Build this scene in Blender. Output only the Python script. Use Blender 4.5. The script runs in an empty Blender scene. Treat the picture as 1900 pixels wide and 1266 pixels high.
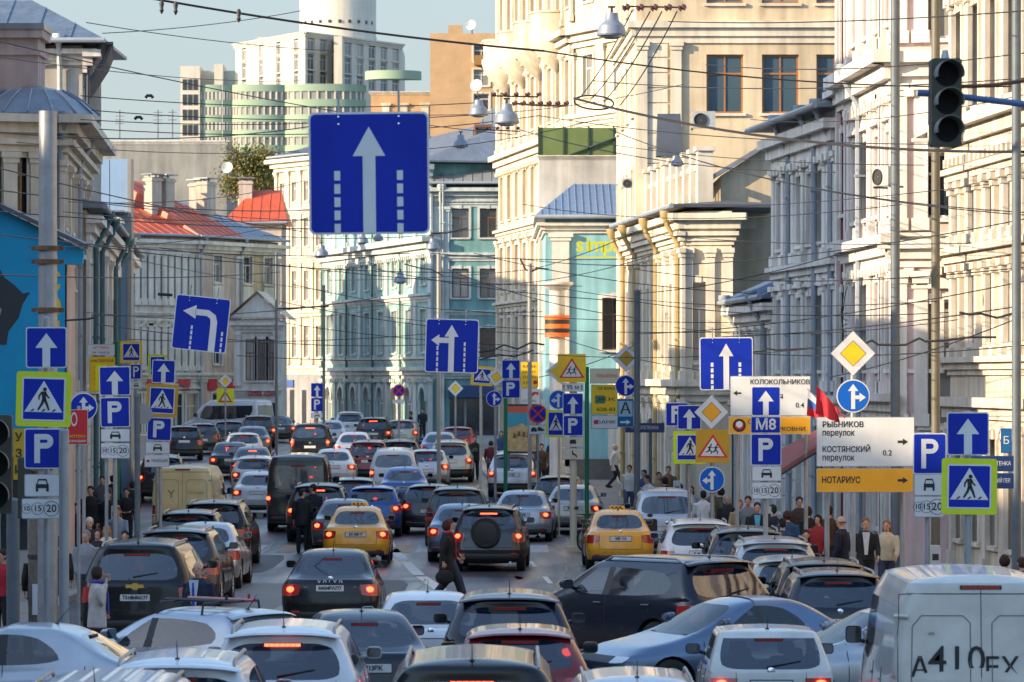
import bpy, bmesh, math, random
from mathutils import Vector, Matrix
from mathutils.bvhtree import BVHTree
random.seed(11)
R = math.radians
V = Vector
scn = bpy.context.scene
COL = scn.collection
# ------------------------------------------------------------------ camera
CAM_H = 4.8                      # eye height above the road
FOC = 7500.0                     # focal length in photograph pixels (1900 wide)
HOR = 700.0                      # row of the horizon in the photograph
cam = bpy.data.cameras.new('camera')
cam_ob = bpy.data.objects.new('camera', cam)
COL.objects.link(cam_ob)
cam.sensor_width = 36
cam.lens = FOC / 1900 * 36
cam.shift_y = (HOR - 633) / 1900
cam.clip_start = 1
cam.clip_end = 6000
cam_ob.location = (0, 0, CAM_H)
cam_ob.rotation_euler = (R(90), 0, 0)
cam.dof.use_dof = True
cam.dof.focus_distance = 84
cam.dof.aperture_fstop = 5.0
scn.camera = cam_ob
# ------------------------------------------------------------------ sky and sun
SUN_EL, SUN_AZ = 18.0, 22.0      # height; degrees from the picture plane towards the viewer (the sun stands at the left)
world = bpy.data.worlds.new('World')
scn.world = world
world.use_nodes = True
wn = world.node_tree
bg = wn.nodes['Background']
sky = wn.nodes.new('ShaderNodeTexSky')
sky.sky_type = 'NISHITA'
sky.sun_disc = False
sky.sun_elevation = R(SUN_EL)
sky.air_density = 1.0
sky.dust_density = 0.8
sky.ozone_density = 1.0
sun_vec = Vector((-math.cos(R(SUN_AZ)) * math.cos(R(SUN_EL)), -math.sin(R(SUN_AZ)) * math.cos(R(SUN_EL)), math.sin(R(SUN_EL))))
sky.sun_rotation = math.atan2(sun_vec.x, sun_vec.y)
# a thin grey blue cloud bank lies along the whole horizon and takes the glare off the sky there
geo = wn.nodes.new('ShaderNodeNewGeometry')
sep = wn.nodes.new('ShaderNodeSeparateXYZ')
wn.links.new(geo.outputs['Incoming'], sep.inputs[0])
ab = wn.nodes.new('ShaderNodeMath'); ab.operation = 'ABSOLUTE'
wn.links.new(sep.outputs['Z'], ab.inputs[0])
mr = wn.nodes.new('ShaderNodeMapRange'); mr.interpolation_type = 'SMOOTHSTEP'
mr.inputs['From Min'].default_value = 0.06
mr.inputs['From Max'].default_value = 0.50
mr.inputs['To Min'].default_value = .88
mr.inputs['To Max'].default_value = 0.0
wn.links.new(ab.outputs[0], mr.inputs['Value'])
mixs = wn.nodes.new('ShaderNodeMix'); mixs.data_type = 'RGBA'
wn.links.new(mr.outputs[0], mixs.inputs['Factor'])
wn.links.new(sky.outputs[0], mixs.inputs['A'])
mixs.inputs['B'].default_value = (.70, .83, .94, 1)
wn.links.new(mixs.outputs['Result'], bg.inputs[0])
bg.inputs[1].default_value = 0.15
sun = bpy.data.lights.new('sun', 'SUN')
sun.energy = 2.8
sun.angle = R(0.5)
sun.color = (1.0, 0.78, 0.52)
sun_ob = bpy.data.objects.new('sun', sun)
COL.objects.link(sun_ob)
sun_ob.rotation_euler = sun_vec.to_track_quat('Z', 'Y').to_euler()
sun_ob.location = sun_vec * 300
scn.view_settings.view_transform = 'Standard'
scn.view_settings.look = 'None'
scn.view_settings.gamma = 1
scn.view_settings.use_curve_mapping = False
scn.view_settings.exposure = 1.85
scn.cycles.max_bounces = 6

# ------------------------------------------------------------------ placing
def lerp(a, b, t):
    return a + (b - a) * t
def gz(Y):
    """height of the road at distance Y"""
    pts = ((0, .2), (50, .2), (75, 0), (125, 0), (141, .12), (160, .5), (183, .9), (214, 1.15), (300, 1.3), (9000, 1.3))
    for (a, za), (b, zb) in zip(pts, pts[1:]):
        if Y <= b:
            t = (Y - a) / (b - a)
            return lerp(za, zb, t * t * (3 - 2 * t))
    return 1.3
def PX(px, s):
    """a place on the ground seen in column px of the photograph at s pixels per metre"""
    return (px - 950) / s, FOC / s
def ZZ(py, s):
    return CAM_H + (HOR - py) / s
def hx(h):
    h = h.lstrip('#')
    f = lambda v: v / 12.92 if v <= .04045 else ((v + .055) / 1.055) ** 2.4
    return tuple(f(int(h[i:i + 2], 16) / 255) for i in (0, 2, 4))

# ------------------------------------------------------------------ materials
_M = {}
def mat(name, color, rough=.6, metal=0., noise=0., scale=3., bump=0., coat=0., spec=.5, emit=0., alpha=1., streak=0., detail=5., bscale=None):
    if name in _M:
        return _M[name]
    if isinstance(color, str):
        color = hx(color)
    m = bpy.data.materials.new(name)
    m.use_nodes = True
    nt = m.node_tree
    b = nt.nodes['Principled BSDF']
    b.inputs['Base Color'].default_value = (*color, 1)
    b.inputs['Roughness'].default_value = rough
    b.inputs['Metallic'].default_value = metal
    b.inputs['Specular IOR Level'].default_value = spec
    b.inputs['Alpha'].default_value = alpha
    if coat:
        b.inputs['Coat Weight'].default_value = coat
        b.inputs['Coat Roughness'].default_value = .04
    if emit:
        b.inputs['Emission Color'].default_value = (*color, 1)
        b.inputs['Emission Strength'].default_value = emit
    if noise or bump or streak:
        tc = nt.nodes.new('ShaderNodeNewGeometry')
        last = None
        if noise:
            n = nt.nodes.new('ShaderNodeTexNoise')
            n.inputs['Scale'].default_value = scale
            n.inputs['Detail'].default_value = detail
            n.inputs['Roughness'].default_value = .65
            nt.links.new(tc.outputs['Position'], n.inputs['Vector'])
            last = n.outputs['Fac']
        if streak:
            mp = nt.nodes.new('ShaderNodeMapping')
            mp.inputs['Scale'].default_value = (1.3, 1.3, .12)
            nt.links.new(tc.outputs['Position'], mp.inputs['Vector'])
            n2 = nt.nodes.new('ShaderNodeTexNoise')
            n2.inputs['Scale'].default_value = 2.2
            n2.inputs['Detail'].default_value = 6
            nt.links.new(mp.outputs[0], n2.inputs['Vector'])
            if last:
                mx = nt.nodes.new('ShaderNodeMath')
                mx.operation = 'ADD'
                mx.use_clamp = False
                nt.links.new(last, mx.inputs[0])
                nt.links.new(n2.outputs['Fac'], mx.inputs[1])
                hf = nt.nodes.new('ShaderNodeMath')
                hf.operation = 'MULTIPLY'
                hf.inputs[1].default_value = .5
                nt.links.new(mx.outputs[0], hf.inputs[0])
                last = hf.outputs[0]
            else:
                last = n2.outputs['Fac']
        if last:
            cr = nt.nodes.new('ShaderNodeMapRange')
            cr.inputs['From Min'].default_value = .3
            cr.inputs['From Max'].default_value = .7
            k = max(noise, streak)
            cr.inputs['To Min'].default_value = 1 - k
            cr.inputs['To Max'].default_value = 1 + k * .5
            nt.links.new(last, cr.inputs['Value'])
            mu = nt.nodes.new('ShaderNodeMix')
            mu.data_type = 'RGBA'
            mu.blend_type = 'MULTIPLY'
            mu.inputs['Factor'].default_value = 1
            mu.inputs['A'].default_value = (*color, 1)
            nt.links.new(cr.outputs[0], mu.inputs['B'])
            nt.links.new(mu.outputs['Result'], b.inputs['Base Color'])
        if bump:
            n3 = nt.nodes.new('ShaderNodeTexNoise')
            n3.inputs['Scale'].default_value = bscale or scale * 6
            n3.inputs['Detail'].default_value = 4
            nt.links.new(tc.outputs['Position'], n3.inputs['Vector'])
            bp = nt.nodes.new('ShaderNodeBump')
            bp.inputs['Strength'].default_value = bump
            bp.inputs['Distance'].default_value = .03
            nt.links.new(n3.outputs['Fac'], bp.inputs['Height'])
            nt.links.new(bp.outputs[0], b.inputs['Normal'])
    _M[name] = m
    return m

# ------------------------------------------------------------------ mesh builder
class MB:
    def __init__(self):
        self.v, self.f, self.mi = [], [], []
    def add(self, vs, fs, mi=0, M=None):
        o = len(self.v)
        for v in vs:
            v = Vector(v)
            self.v.append(M @ v if M else v)
        for f in fs:
            self.f.append([i + o for i in f])
            self.mi.append(mi)
        return self
    def box(self, x0, x1, y0, y1, z0, z1, mi=0, M=None):
        vs = [(x0, y0, z0), (x1, y0, z0), (x1, y1, z0), (x0, y1, z0), (x0, y0, z1), (x1, y0, z1), (x1, y1, z1), (x0, y1, z1)]
        return self.add(vs, [(0, 3, 2, 1), (4, 5, 6, 7), (0, 1, 5, 4), (1, 2, 6, 5), (2, 3, 7, 6), (3, 0, 4, 7)], mi, M)
    def bevbox(self, x0, x1, y0, y1, z0, z1, b, mi=0, M=None):
        """box whose front (-y) outline has chamfered corners: a rounded plate"""
        out = []
        for (cx, cz, a0) in ((x1 - b, z1 - b, 0), (x0 + b, z1 - b, 90), (x0 + b, z0 + b, 180), (x1 - b, z0 + b, 270)):
            for k in range(4):
                a = R(a0 + k * 30)
                out.append((cx + b * math.cos(a), cz + b * math.sin(a)))
        return self.poly(out, y0, y1, mi, M)
    def poly(self, pts, y0, y1, mi=0, M=None):
        """outline in x, z (counter-clockwise seen from -y) given thickness from y0 (front) to y1"""
        n = len(pts)
        vs = [(p[0], y0, p[1]) for p in pts] + [(p[0], y1, p[1]) for p in pts]
        fs = [list(range(n)), list(range(2 * n - 1, n - 1, -1))]
        for i in range(n):
            j = (i + 1) % n
            fs.append((i, i + n, j + n, j))
        return self.add(vs, fs, mi, M)
    def tube(self, pts, r, n=8, mi=0, cap=True, flat=1.0, up=None, M=None):
        pts = [Vector(p) for p in pts]
        rs = r if isinstance(r, (list, tuple)) else [r] * len(pts)
        vs, fs = [], []
        u = None
        for i, p in enumerate(pts):
            d = (pts[min(i + 1, len(pts) - 1)] - pts[max(i - 1, 0)])
            d = d.normalized() if d.length > 1e-9 else Vector((0, 0, 1))
            ref = Vector(up) if up else (u if u is not None else (Vector((1, 0, 0)) if abs(d.x) < .8 else Vector((0, 1, 0))))
            u = ref - d * ref.dot(d)
            u = u.normalized() if u.length > 1e-6 else d.orthogonal().normalized()
            w = d.cross(u)
            rr = rs[i]
            ra, rb = rr if isinstance(rr, (list, tuple)) else (rr, rr * flat)
            for k in range(n):
                a = 2 * math.pi * k / n
                vs.append(p + u * (math.cos(a) * ra) + w * (math.sin(a) * rb))
        for i in range(len(pts) - 1):
            for k in range(n):
                a, b = i * n + k, i * n + (k + 1) % n
                fs.append((a, b, b + n, a + n))
        if cap:
            fs.append(list(range(n - 1, -1, -1)))
            fs.append([len(vs) - n + k for k in range(n)])
        return self.add(vs, fs, mi, M)
    def cyl(self, x, y, z0, z1, r, n=12, mi=0, r1=None, M=None):
        return self.tube([(x, y, z0), (x, y, z1)], [r, r if r1 is None else r1], n, mi, True, 1.0, (1, 0, 0), M)
    def lathe(self, prof, n=16, mi=0, M=None, a0=0, a1=360):
        """prof: list of (radius, z); closed all round when a1-a0 is 360"""
        full = abs(a1 - a0 - 360) < 1e-6
        m = n if full else n + 1
        vs, fs = [], []
        for (r, z) in prof:
            for k in range(m):
                a = R(a0 + (a1 - a0) * k / n)
                vs.append((r * math.cos(a), r * math.sin(a), z))
        for i in range(len(prof) - 1):
            for k in range(n):
                a, b = i * m + k, i * m + (k + 1) % m
                fs.append((a, b, b + m, a + m))
        return self.add(vs, fs, mi, M)
    def ball(self, c, r, n=10, m=6, mi=0, M=None):
        rx, ry, rz = r if isinstance(r, (list, tuple)) else (r, r, r)
        prof = []
        vs, fs = [], []
        for i in range(m + 1):
            t = math.pi * i / m
            for k in range(n):
                a = 2 * math.pi * k / n
                vs.append((c[0] + rx * max(math.sin(t), .01) * math.cos(a), c[1] + ry * max(math.sin(t), .01) * math.sin(a), c[2] - rz * math.cos(t)))
        for i in range(m):
            for k in range(n):
                a, b = i * n + k, i * n + (k + 1) % n
                fs.append((a, b, b + n, a + n))
        return self.add(vs, fs, mi, M)
    def mesh(self, name, mats, smooth=False, angle=40):
        me = bpy.data.meshes.new(name)
        me.from_pydata([tuple(v) for v in self.v], [], self.f)
        for m in (mats if isinstance(mats, (list, tuple)) else [mats]):
            me.materials.append(m)
        if len(me.materials) > 1:
            me.polygons.foreach_set('material_index', self.mi)
        if smooth:
            me.polygons.foreach_set('use_smooth', [True] * len(me.polygons))
            me.set_sharp_from_angle(angle=R(angle))
        me.update()
        return me
    def build(self, name, mats, parent=None, smooth=False, M=None, angle=40):
        return put(name, self.mesh(name, mats, smooth, angle), parent, M)

def put(name, data, parent=None, M=None, material=None):
    o = bpy.data.objects.new(name, data)
    COL.objects.link(o)
    if parent is not None:
        o.parent = parent
    if M is not None:
        o.matrix_local = M
    if material is not None:
        o.material_slots[0].link = 'OBJECT'
        o.material_slots[0].material = material
    return o
def tag(o, label=None, cat=None, group=None, kind=None):
    if label: o['label'] = label
    if cat: o['category'] = cat
    if group: o['group'] = group
    if kind: o['kind'] = kind
    return o
def empty(name, loc=(0, 0, 0), rot=0, label=None, cat=None, group=None):
    o = bpy.data.objects.new(name, None)
    COL.objects.link(o)
    o.location = loc
    o.rotation_euler = (0, 0, rot)
    o.empty_display_size = .2
    return tag(o, label, cat, group)
KIDS = {}
def kids(o):
    return [c for c in bpy.data.objects if c.parent == o]
def copy_tree(o, parent=None, childmap=None):
    c = o.copy()
    COL.objects.link(c)
    if parent is not None:
        c.parent = parent
    for ch in childmap.get(o, ()):
        copy_tree(ch, c, childmap)
    return c
T = Matrix.Translation
def RZ(a):
    return Matrix.Rotation(a, 4, 'Z')
SCR = bpy.data.scenes.new('scratch')      # a bare workbench for evaluating modifiers and lettering; removed at the end
def evaluated(o):
    SCR.collection.objects.link(o)
    vl = SCR.view_layers[0]
    vl.update()
    me = bpy.data.meshes.new_from_object(o.evaluated_get(vl.depsgraph))
    SCR.collection.objects.unlink(o)
    return me
_TXT = {}
def text_mesh(body, size, material, bold=0., ax='CENTER', thick=.004, spacing=1.0):
    """lettering as a thin solid in the x, z plane facing -y, origin at the middle"""
    key = (body, size, material.name, bold, ax, spacing)
    if key in _TXT:
        return _TXT[key]
    cu = bpy.data.curves.new('lettering', 'FONT')
    cu.body = body
    cu.size = size
    cu.align_x = ax
    cu.align_y = 'CENTER'
    cu.extrude = thick / 2
    cu.offset = bold
    cu.space_character = spacing
    cu.resolution_u = 3
    o = bpy.data.objects.new('lettering', cu)
    me = evaluated(o)
    me.transform(Matrix.Rotation(R(90), 4, 'X'))
    me.materials.clear()
    me.materials.append(material)
    bpy.data.objects.remove(o)
    _TXT[key] = me
    return me
# ================================================================== ground
asph = mat('asphalt', (.058, .062, .071), rough=.5, noise=.5, scale=.5, bump=.12, bscale=45, spec=.5)
def asphalt_nodes():
    nt = asph.node_tree
    b = nt.nodes['Principled BSDF']
    g = nt.nodes.new('ShaderNodeNewGeometry')
    mp = nt.nodes.new('ShaderNodeMapping')
    mp.inputs['Scale'].default_value = (1.1, .09, 1)
    nt.links.new(g.outputs['Position'], mp.inputs['Vector'])
    n = nt.nodes.new('ShaderNodeTexNoise')
    n.inputs['Scale'].default_value = 1.0
    n.inputs['Detail'].default_value = 5
    nt.links.new(mp.outputs[0], n.inputs['Vector'])
    r = nt.nodes.new('ShaderNodeMapRange')
    r.inputs['From Min'].default_value = .35
    r.inputs['From Max'].default_value = .65
    r.inputs['To Min'].default_value = .30
    r.inputs['To Max'].default_value = .54
    nt.links.new(n.outputs['Fac'], r.inputs['Value'])
    nt.links.new(r.outputs[0], b.inputs['Roughness'])
asphalt_nodes()
pave = mat('paving', (.22, .20, .18), rough=.8, noise=.25, scale=.8, bump=.2)
earth = mat('earth', (.12, .11, .10), rough=.9, noise=.3, scale=.2)
YS = [0, 20, 40, 50, 58, 66, 75, 85, 95, 110, 125, 130, 135, 141, 146, 151, 156, 160, 166, 172, 178, 183, 190, 198, 206, 214, 240, 270, 300, 360, 460]
def kerb_l(Y):
    pts = ((72, -8.6), (85, -9.4), (100, -9.0), (117, -11.3), (147, -14.5), (190, -16.5), (230, -17.5), (300, -26), (460, -60))
    return interp(pts, Y)
def kerb_r(Y):
    pts = ((72, 6.5), (90, 5.7), (100, 4.7), (112, 4.1), (125, 3.0), (150, .6), (165, -.9), (190, -2.3), (215, -4.4), (245, -9), (300, -21), (460, -55))
    return interp(pts, Y)
def interp(pts, Y):
    if Y <= pts[0][0]:
        return pts[0][1]
    for (a, xa), (b, xb) in zip(pts, pts[1:]):
        if Y <= b:
            return lerp(xa, xb, (Y - a) / (b - a))
    return pts[-1][1]
def strip(mb, fl, fr, ys, dz, cols=4):
    vs, fs = [], []
    for Y in ys:
        for k in range(cols + 1):
            vs.append((lerp(fl(Y), fr(Y), k / cols), Y, gz(Y) + dz))
    n = cols + 1
    for i in range(len(ys) - 1):
        for k in range(cols):
            a = i * n + k
            fs.append((a, a + 1, a + 1 + n, a + n))
    mb.add(vs, fs)
mb = MB()
strip(mb, lambda Y: -900, lambda Y: 900, [-60] + YS + [1200, 3000], -.03, 8)
tag(mb.build('ground', earth), kind='structure')
mb = MB()
strip(mb, lambda Y: -45 if Y < 72 else kerb_l(Y), lambda Y: 45 if Y < 72 else kerb_r(Y), [0, 20, 40, 50, 58, 66, 71.9] + [y for y in YS if y > 72], 0, 6)
tag(mb.build('road', asph), kind='structure')
YW = [72.5] + [y for y in YS if y > 73]
mb = MB()
strip(mb, lambda Y: kerb_r(Y) + .3, lambda Y: kerb_r(Y) + 16, YW, .14, 3)
vs = [(kerb_r(72.5) + .3, 72.5, -.02), (kerb_r(72.5) + 16, 72.5, -.02), (kerb_r(72.5) + 16, 72.5, .14), (kerb_r(72.5) + .3, 72.5, .14)]
mb.add(vs, [(0, 1, 2, 3)])
tag(mb.build('sidewalk', pave), kind='structure')
mb = MB()
strip(mb, lambda Y: kerb_l(Y) - 16, lambda Y: kerb_l(Y) - .3, YW, .14, 3)
tag(mb.build('sidewalk', pave), kind='structure')
# granite kerb stones, one by one
granite = mat('granite', (.30, .29, .28), rough=.7, noise=.2, scale=6)
def kerb(fn, side, label):
    root = empty('kerb', (fn(72.5), 72.5, 0))
    tag(root, kind='structure')
    Y = 72.5
    base = None
    while Y < 196:
        L = 1.6
        mb = MB()
        a, b = fn(Y + .015), fn(Y + L - .015)
        z0, z1 = gz(Y), gz(Y + L)
        x0, x1 = (0, .3) if side > 0 else (-.3, 0)
        vs = [(a + x0, Y + .015, z0 - .1), (a + x1, Y + .015, z0 - .1), (b + x1, Y + L - .015, z1 - .1), (b + x0, Y + L - .015, z1 - .1)]
        vs += [(v[0], v[1], v[2] + .25 + random.uniform(-.006, .006)) for v in vs]
        mb.add(vs, [(0, 3, 2, 1), (4, 5, 6, 7), (0, 1, 5, 4), (1, 2, 6, 5), (2, 3, 7, 6), (3, 0, 4, 7)])
        mb.build('kerb_stone', granite, root, M=T((-fn(72.5), -72.5, 0)))
        Y += L
kerb(kerb_r, 1, 'right')
kerb(kerb_l, -1, 'left')
# painted markings
lpaint = mat('line_paint', (.60, .60, .57), rough=.6, noise=.4, scale=6)
wpaint = mat('road_paint', (.40, .40, .38), rough=.6, noise=.6, scale=5)
ypaint = mat('road_paint_yellow', (.34, .21, .09), rough=.6, noise=.6, scale=5)
def quad_mark(mb, p0, p1, w):
    p0, p1 = Vector((*p0, 0)), Vector((*p1, 0))
    d = (p1 - p0)
    n = max(1, int(d.length / 3))
    s = Vector((d.y, -d.x, 0)).normalized() * w / 2
    for i in range(n):
        a, b = p0 + d * i / n, p0 + d * (i + 1) / n
        vs = [(a - s), (a + s), (b + s), (b - s)]
        mb.add([(v.x, v.y, gz(v.y) + .006) for v in vs], [(0, 1, 2, 3)])
line = [(-.95, 84), (-1.6, 91), (-2.25, 98), (-2.85, 106), (-3.4, 114), (-3.8, 122), (-4.1, 130), (-4.6, 140), (-5.2, 152)]
def lane(pl, root_name, w, gap=None):
    root = empty(root_name, (0, 0, 0))
    tag(root, kind='structure')
    for i, (a, b) in enumerate(zip(pl, pl[1:])):
        mb = MB()
        a, b = Vector(a), Vector(b)
        if gap:
            quad_mark(mb, a, a + (b - a) * gap, w)
        else:
            quad_mark(mb, a, b, w)
        mb.build('painted_dash', lpaint, root)
lane(line, 'lane_line', .28, .88)
lane([(1.3, 78), (1.15, 86), (.9, 94), (.6, 102), (.3, 110)], 'lane_line', .12, .4)
root = tag(empty('crosswalk_markings', (0, 0, 0)), kind='structure')
x = -9.4
k = 0
while x < 4.2:
    mb = MB()
    quad_mark(mb, (x, 110.5), (x, 115.5), .5)
    mb.build('painted_stripe', wpaint if k % 2 else ypaint, root)
    x += .62 + (k % 2) * .35
    k += 1
arrow = MB()
for pts in ([(-.09, 0), (.09, 0), (.09, 3.2), (-.09, 3.2)], [(-.35, 3.2), (.35, 3.2), (0, 5)]):
    arrow.add([(1.0 + x, 84 + y, gz(84 + y) + .006) for x, y in pts], [list(range(len(pts)))])
tag(arrow.build('painted_arrow', wpaint), kind='structure')
iron = mat('cast_iron', (.05, .05, .05), rough=.45, metal=.6)
for (x, y, lb) in ((-3.4, 88, 'behind the lone black saloon'), (-2.2, 80, 'left of the crossing woman'), (2.4, 92, 'before the checkered taxi')):
    o = MB().cyl(0, 0, 0, .012, .32, 20).build('manhole_cover', iron)
    o.location = (x, y, gz(y))
    tag(o, 'round iron manhole cover in the asphalt ' + lb, 'manhole cover', 'manhole covers in the road')

# repairs, tar seams and oil on the asphalt: their own shapes, a few millimetres proud
pr = random.Random(4)
def patch(x, y, w, l, c, nm, rag=.0):
    pts = []
    n = 14
    for i in range(n):
        t = 2 * math.pi * i / n
        k = 1 + pr.uniform(-rag, rag)
        cx, cy = math.cos(t), math.sin(t)
        e = 6 if rag < .1 else 2
        r = (abs(cx) ** e + abs(cy) ** e) ** (-1 / e) * k
        pts.append((x + r * cx * w / 2, y + r * cy * l / 2))
    o = MB().add([(a, b, gz(b) + .004) for a, b in pts], [list(range(n))]).build(nm, c)
    tag(o, kind='structure')
pd = mat('asphalt_patch_dark', (.028, .028, .03), rough=.6, noise=.3, scale=3, bump=.2, bscale=40)
pl_ = mat('asphalt_patch_pale', (.13, .13, .13), rough=.6, noise=.3, scale=3, bump=.2, bscale=40)
oil = mat('oil_stain', (.025, .025, .027), rough=.35, noise=.3, scale=4)
for (x, y, w, l, c) in ((-3.2, 92, 1.6, 7, pd), (-.2, 76, 2.2, 5, pl_), (1.9, 95, 1.4, 9, pl_), (-5.6, 88, 1.5, 12, pl_), (-1.4, 104, 1.2, 5, pd), (2.6, 84, 1.0, 6, pd), (-6.6, 104, 1.2, 10, pd), (-4.6, 77, 2.6, 3, pd), (.8, 120, 1.6, 9, pl_)):
    patch(x, y, w, l, c, 'asphalt_patch')
for i in range(16):
    patch(pr.uniform(-6, 3), pr.uniform(72, 112), pr.uniform(.2, .7), pr.uniform(.5, 2.2), oil, 'oil_stain', .25)
for (a, b) in (((-6.4, 74), (-6.9, 118)), ((-2.4, 74), (-2.0, 96)), ((.4, 74), (1.6, 108)), ((-8, 80), (3, 81.5)), ((-8, 98), (3, 97))):
    mb = MB()
    n = 26
    pts = [(lerp(a[0], b[0], i / n) + pr.uniform(-.06, .06), lerp(a[1], b[1], i / n) + pr.uniform(-.06, .06)) for i in range(n + 1)]
    for p, q in zip(pts, pts[1:]):
        d = V((q[0] - p[0], q[1] - p[1], 0)); s_ = V((d.y, -d.x, 0)).normalized() * .03
        mb.add([(p[0] - s_.x, p[1] - s_.y, gz(p[1]) + .008), (p[0] + s_.x, p[1] + s_.y, gz(p[1]) + .008), (q[0] + s_.x, q[1] + s_.y, gz(q[1]) + .008), (q[0] - s_.x, q[1] - s_.y, gz(q[1]) + .008)], [(0, 1, 2, 3)])
    tag(mb.build('tar_seam', oil), kind='structure')
# ================================================================== buildings: kit
def stucco(name, c, n=.24, st=.46):
    return mat(name, c, rough=.85, noise=n, scale=.45, streak=st, bump=.12, bscale=5, spec=.25)
win_glass = mat('window_glass', (.03, .036, .042), rough=.06, spec=.8, noise=.5, scale=.9)
win_lit = mat('window_curtain', (.20, .19, .17), rough=.5, coat=.8)
win_blind = mat('window_blind', (.34, .32, .28), rough=.45, coat=.7, noise=.25, scale=1.7)
win_sky = mat('window_sky', (.06, .085, .11), rough=.04, spec=1., coat=.6)
win_warm = mat('window_warm', (.55, .36, .14), rough=.5, coat=.5)
f_white = mat('frame_white', (.55, .56, .57), rough=.5)
f_brown = mat('frame_brown', (.16, .07, .03), rough=.5)
f_ochre = mat('frame_ochre', (.30, .13, .04), rough=.5)
zinc = mat('zinc_roof', (.22, .25, .29), rough=.42, metal=.35, noise=.3, scale=.9, streak=.2)
zinc_d = mat('dark_zinc', (.09, .10, .12), rough=.5, metal=.3, noise=.3, scale=.9)
pipe_grey = mat('pipe_grey', (.26, .30, .35), rough=.45, noise=.15, scale=2)
pipe_teal = mat('pipe_teal', (.05, .13, .15), rough=.5, noise=.2, scale=2)
pipe_cream = mat('pipe_cream', (.36, .27, .12), rough=.5, noise=.2, scale=2)
class House:
    def __init__(self, A, B, label, name='town_house', cat='building', group=None):
        self.O = V((A[0], A[1], gz(A[1])))
        self.o = empty(name, self.O, 0, label, cat, group)
    def frame(self, A, B, z=0):
        a, b = V((A[0], A[1], 0)), V((B[0], B[1], 0))
        u = (b - a).normalized()
        y = V((-u.y, u.x, 0))          # depth, away from the street
        M = Matrix(((u.x, y.x, 0, a.x - self.O.x), (u.y, y.y, 0, a.y - self.O.y), (0, 0, 1, z - self.O.z), (0, 0, 0, 1)))
        return M, (b - a).length
_CM = {}
def cached(key, fn):
    if key not in _CM:
        _CM[key] = fn()
    return _CM[key]
def window_meshes(w, h, fm, glass, style):
    def fr():
        mb = MB()
        t = .07 if w > .7 else .05
        mb.box(-w / 2, -w / 2 + t, 0, .07, 0, h).box(w / 2 - t, w / 2, 0, .07, 0, h)
        mb.box(-w / 2 + t, w / 2 - t, 0, .07, 0, t).box(-w / 2 + t, w / 2 - t, 0, .07, h - t, h)
        if style != 'plain':
            mb.box(-t * .45, t * .45, .01, .06, t, h * .66).box(-w / 2 + t, w / 2 - t, .005, .065, h * .66, h * .66 + t)
            if style == 'cross':
                mb.box(-t * .4, t * .4, .01, .06, h * .66 + t, h - t)
        return mb.mesh('window', fm)
    def pn():
        return MB().box(-w / 2 + .03, w / 2 - .03, .045, .055, .03, h - .03).mesh('pane', glass)
    return cached(('fr', w, h, fm.name, style), fr), cached(('pn', w, h, glass.name), pn)
def wall_mesh(L, z0, z1, ops, m, depth=.2, name='wall'):
    """a wall sheet in x, z with the openings cut out and their reveals"""
    us = sorted({0, L} | {o[0] for o in ops} | {o[1] for o in ops})
    vs_ = sorted({z0, z1} | {o[2] for o in ops} | {o[3] for o in ops})
    mb = MB()
    for i in range(len(us) - 1):
        for j in range(len(vs_) - 1):
            cx, cz = (us[i] + us[i + 1]) / 2, (vs_[j] + vs_[j + 1]) / 2
            if any(o[0] < cx < o[1] and o[2] < cz < o[3] for o in ops):
                continue
            mb.add([(us[i], 0, vs_[j]), (us[i + 1], 0, vs_[j]), (us[i + 1], 0, vs_[j + 1]), (us[i], 0, vs_[j + 1])], [(0, 1, 2, 3)])
    for (a, b, c, d) in ops:
        q = [(a, c), (b, c), (b, d), (a, d)]
        for k in range(4):
            p, r = q[k], q[(k + 1) % 4]
            mb.add([(p[0], 0, p[1]), (p[0], depth, p[1]), (r[0], depth, r[1]), (r[0], 0, r[1])], [(0, 1, 2, 3)])
    return mb.mesh(name, m)
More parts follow.
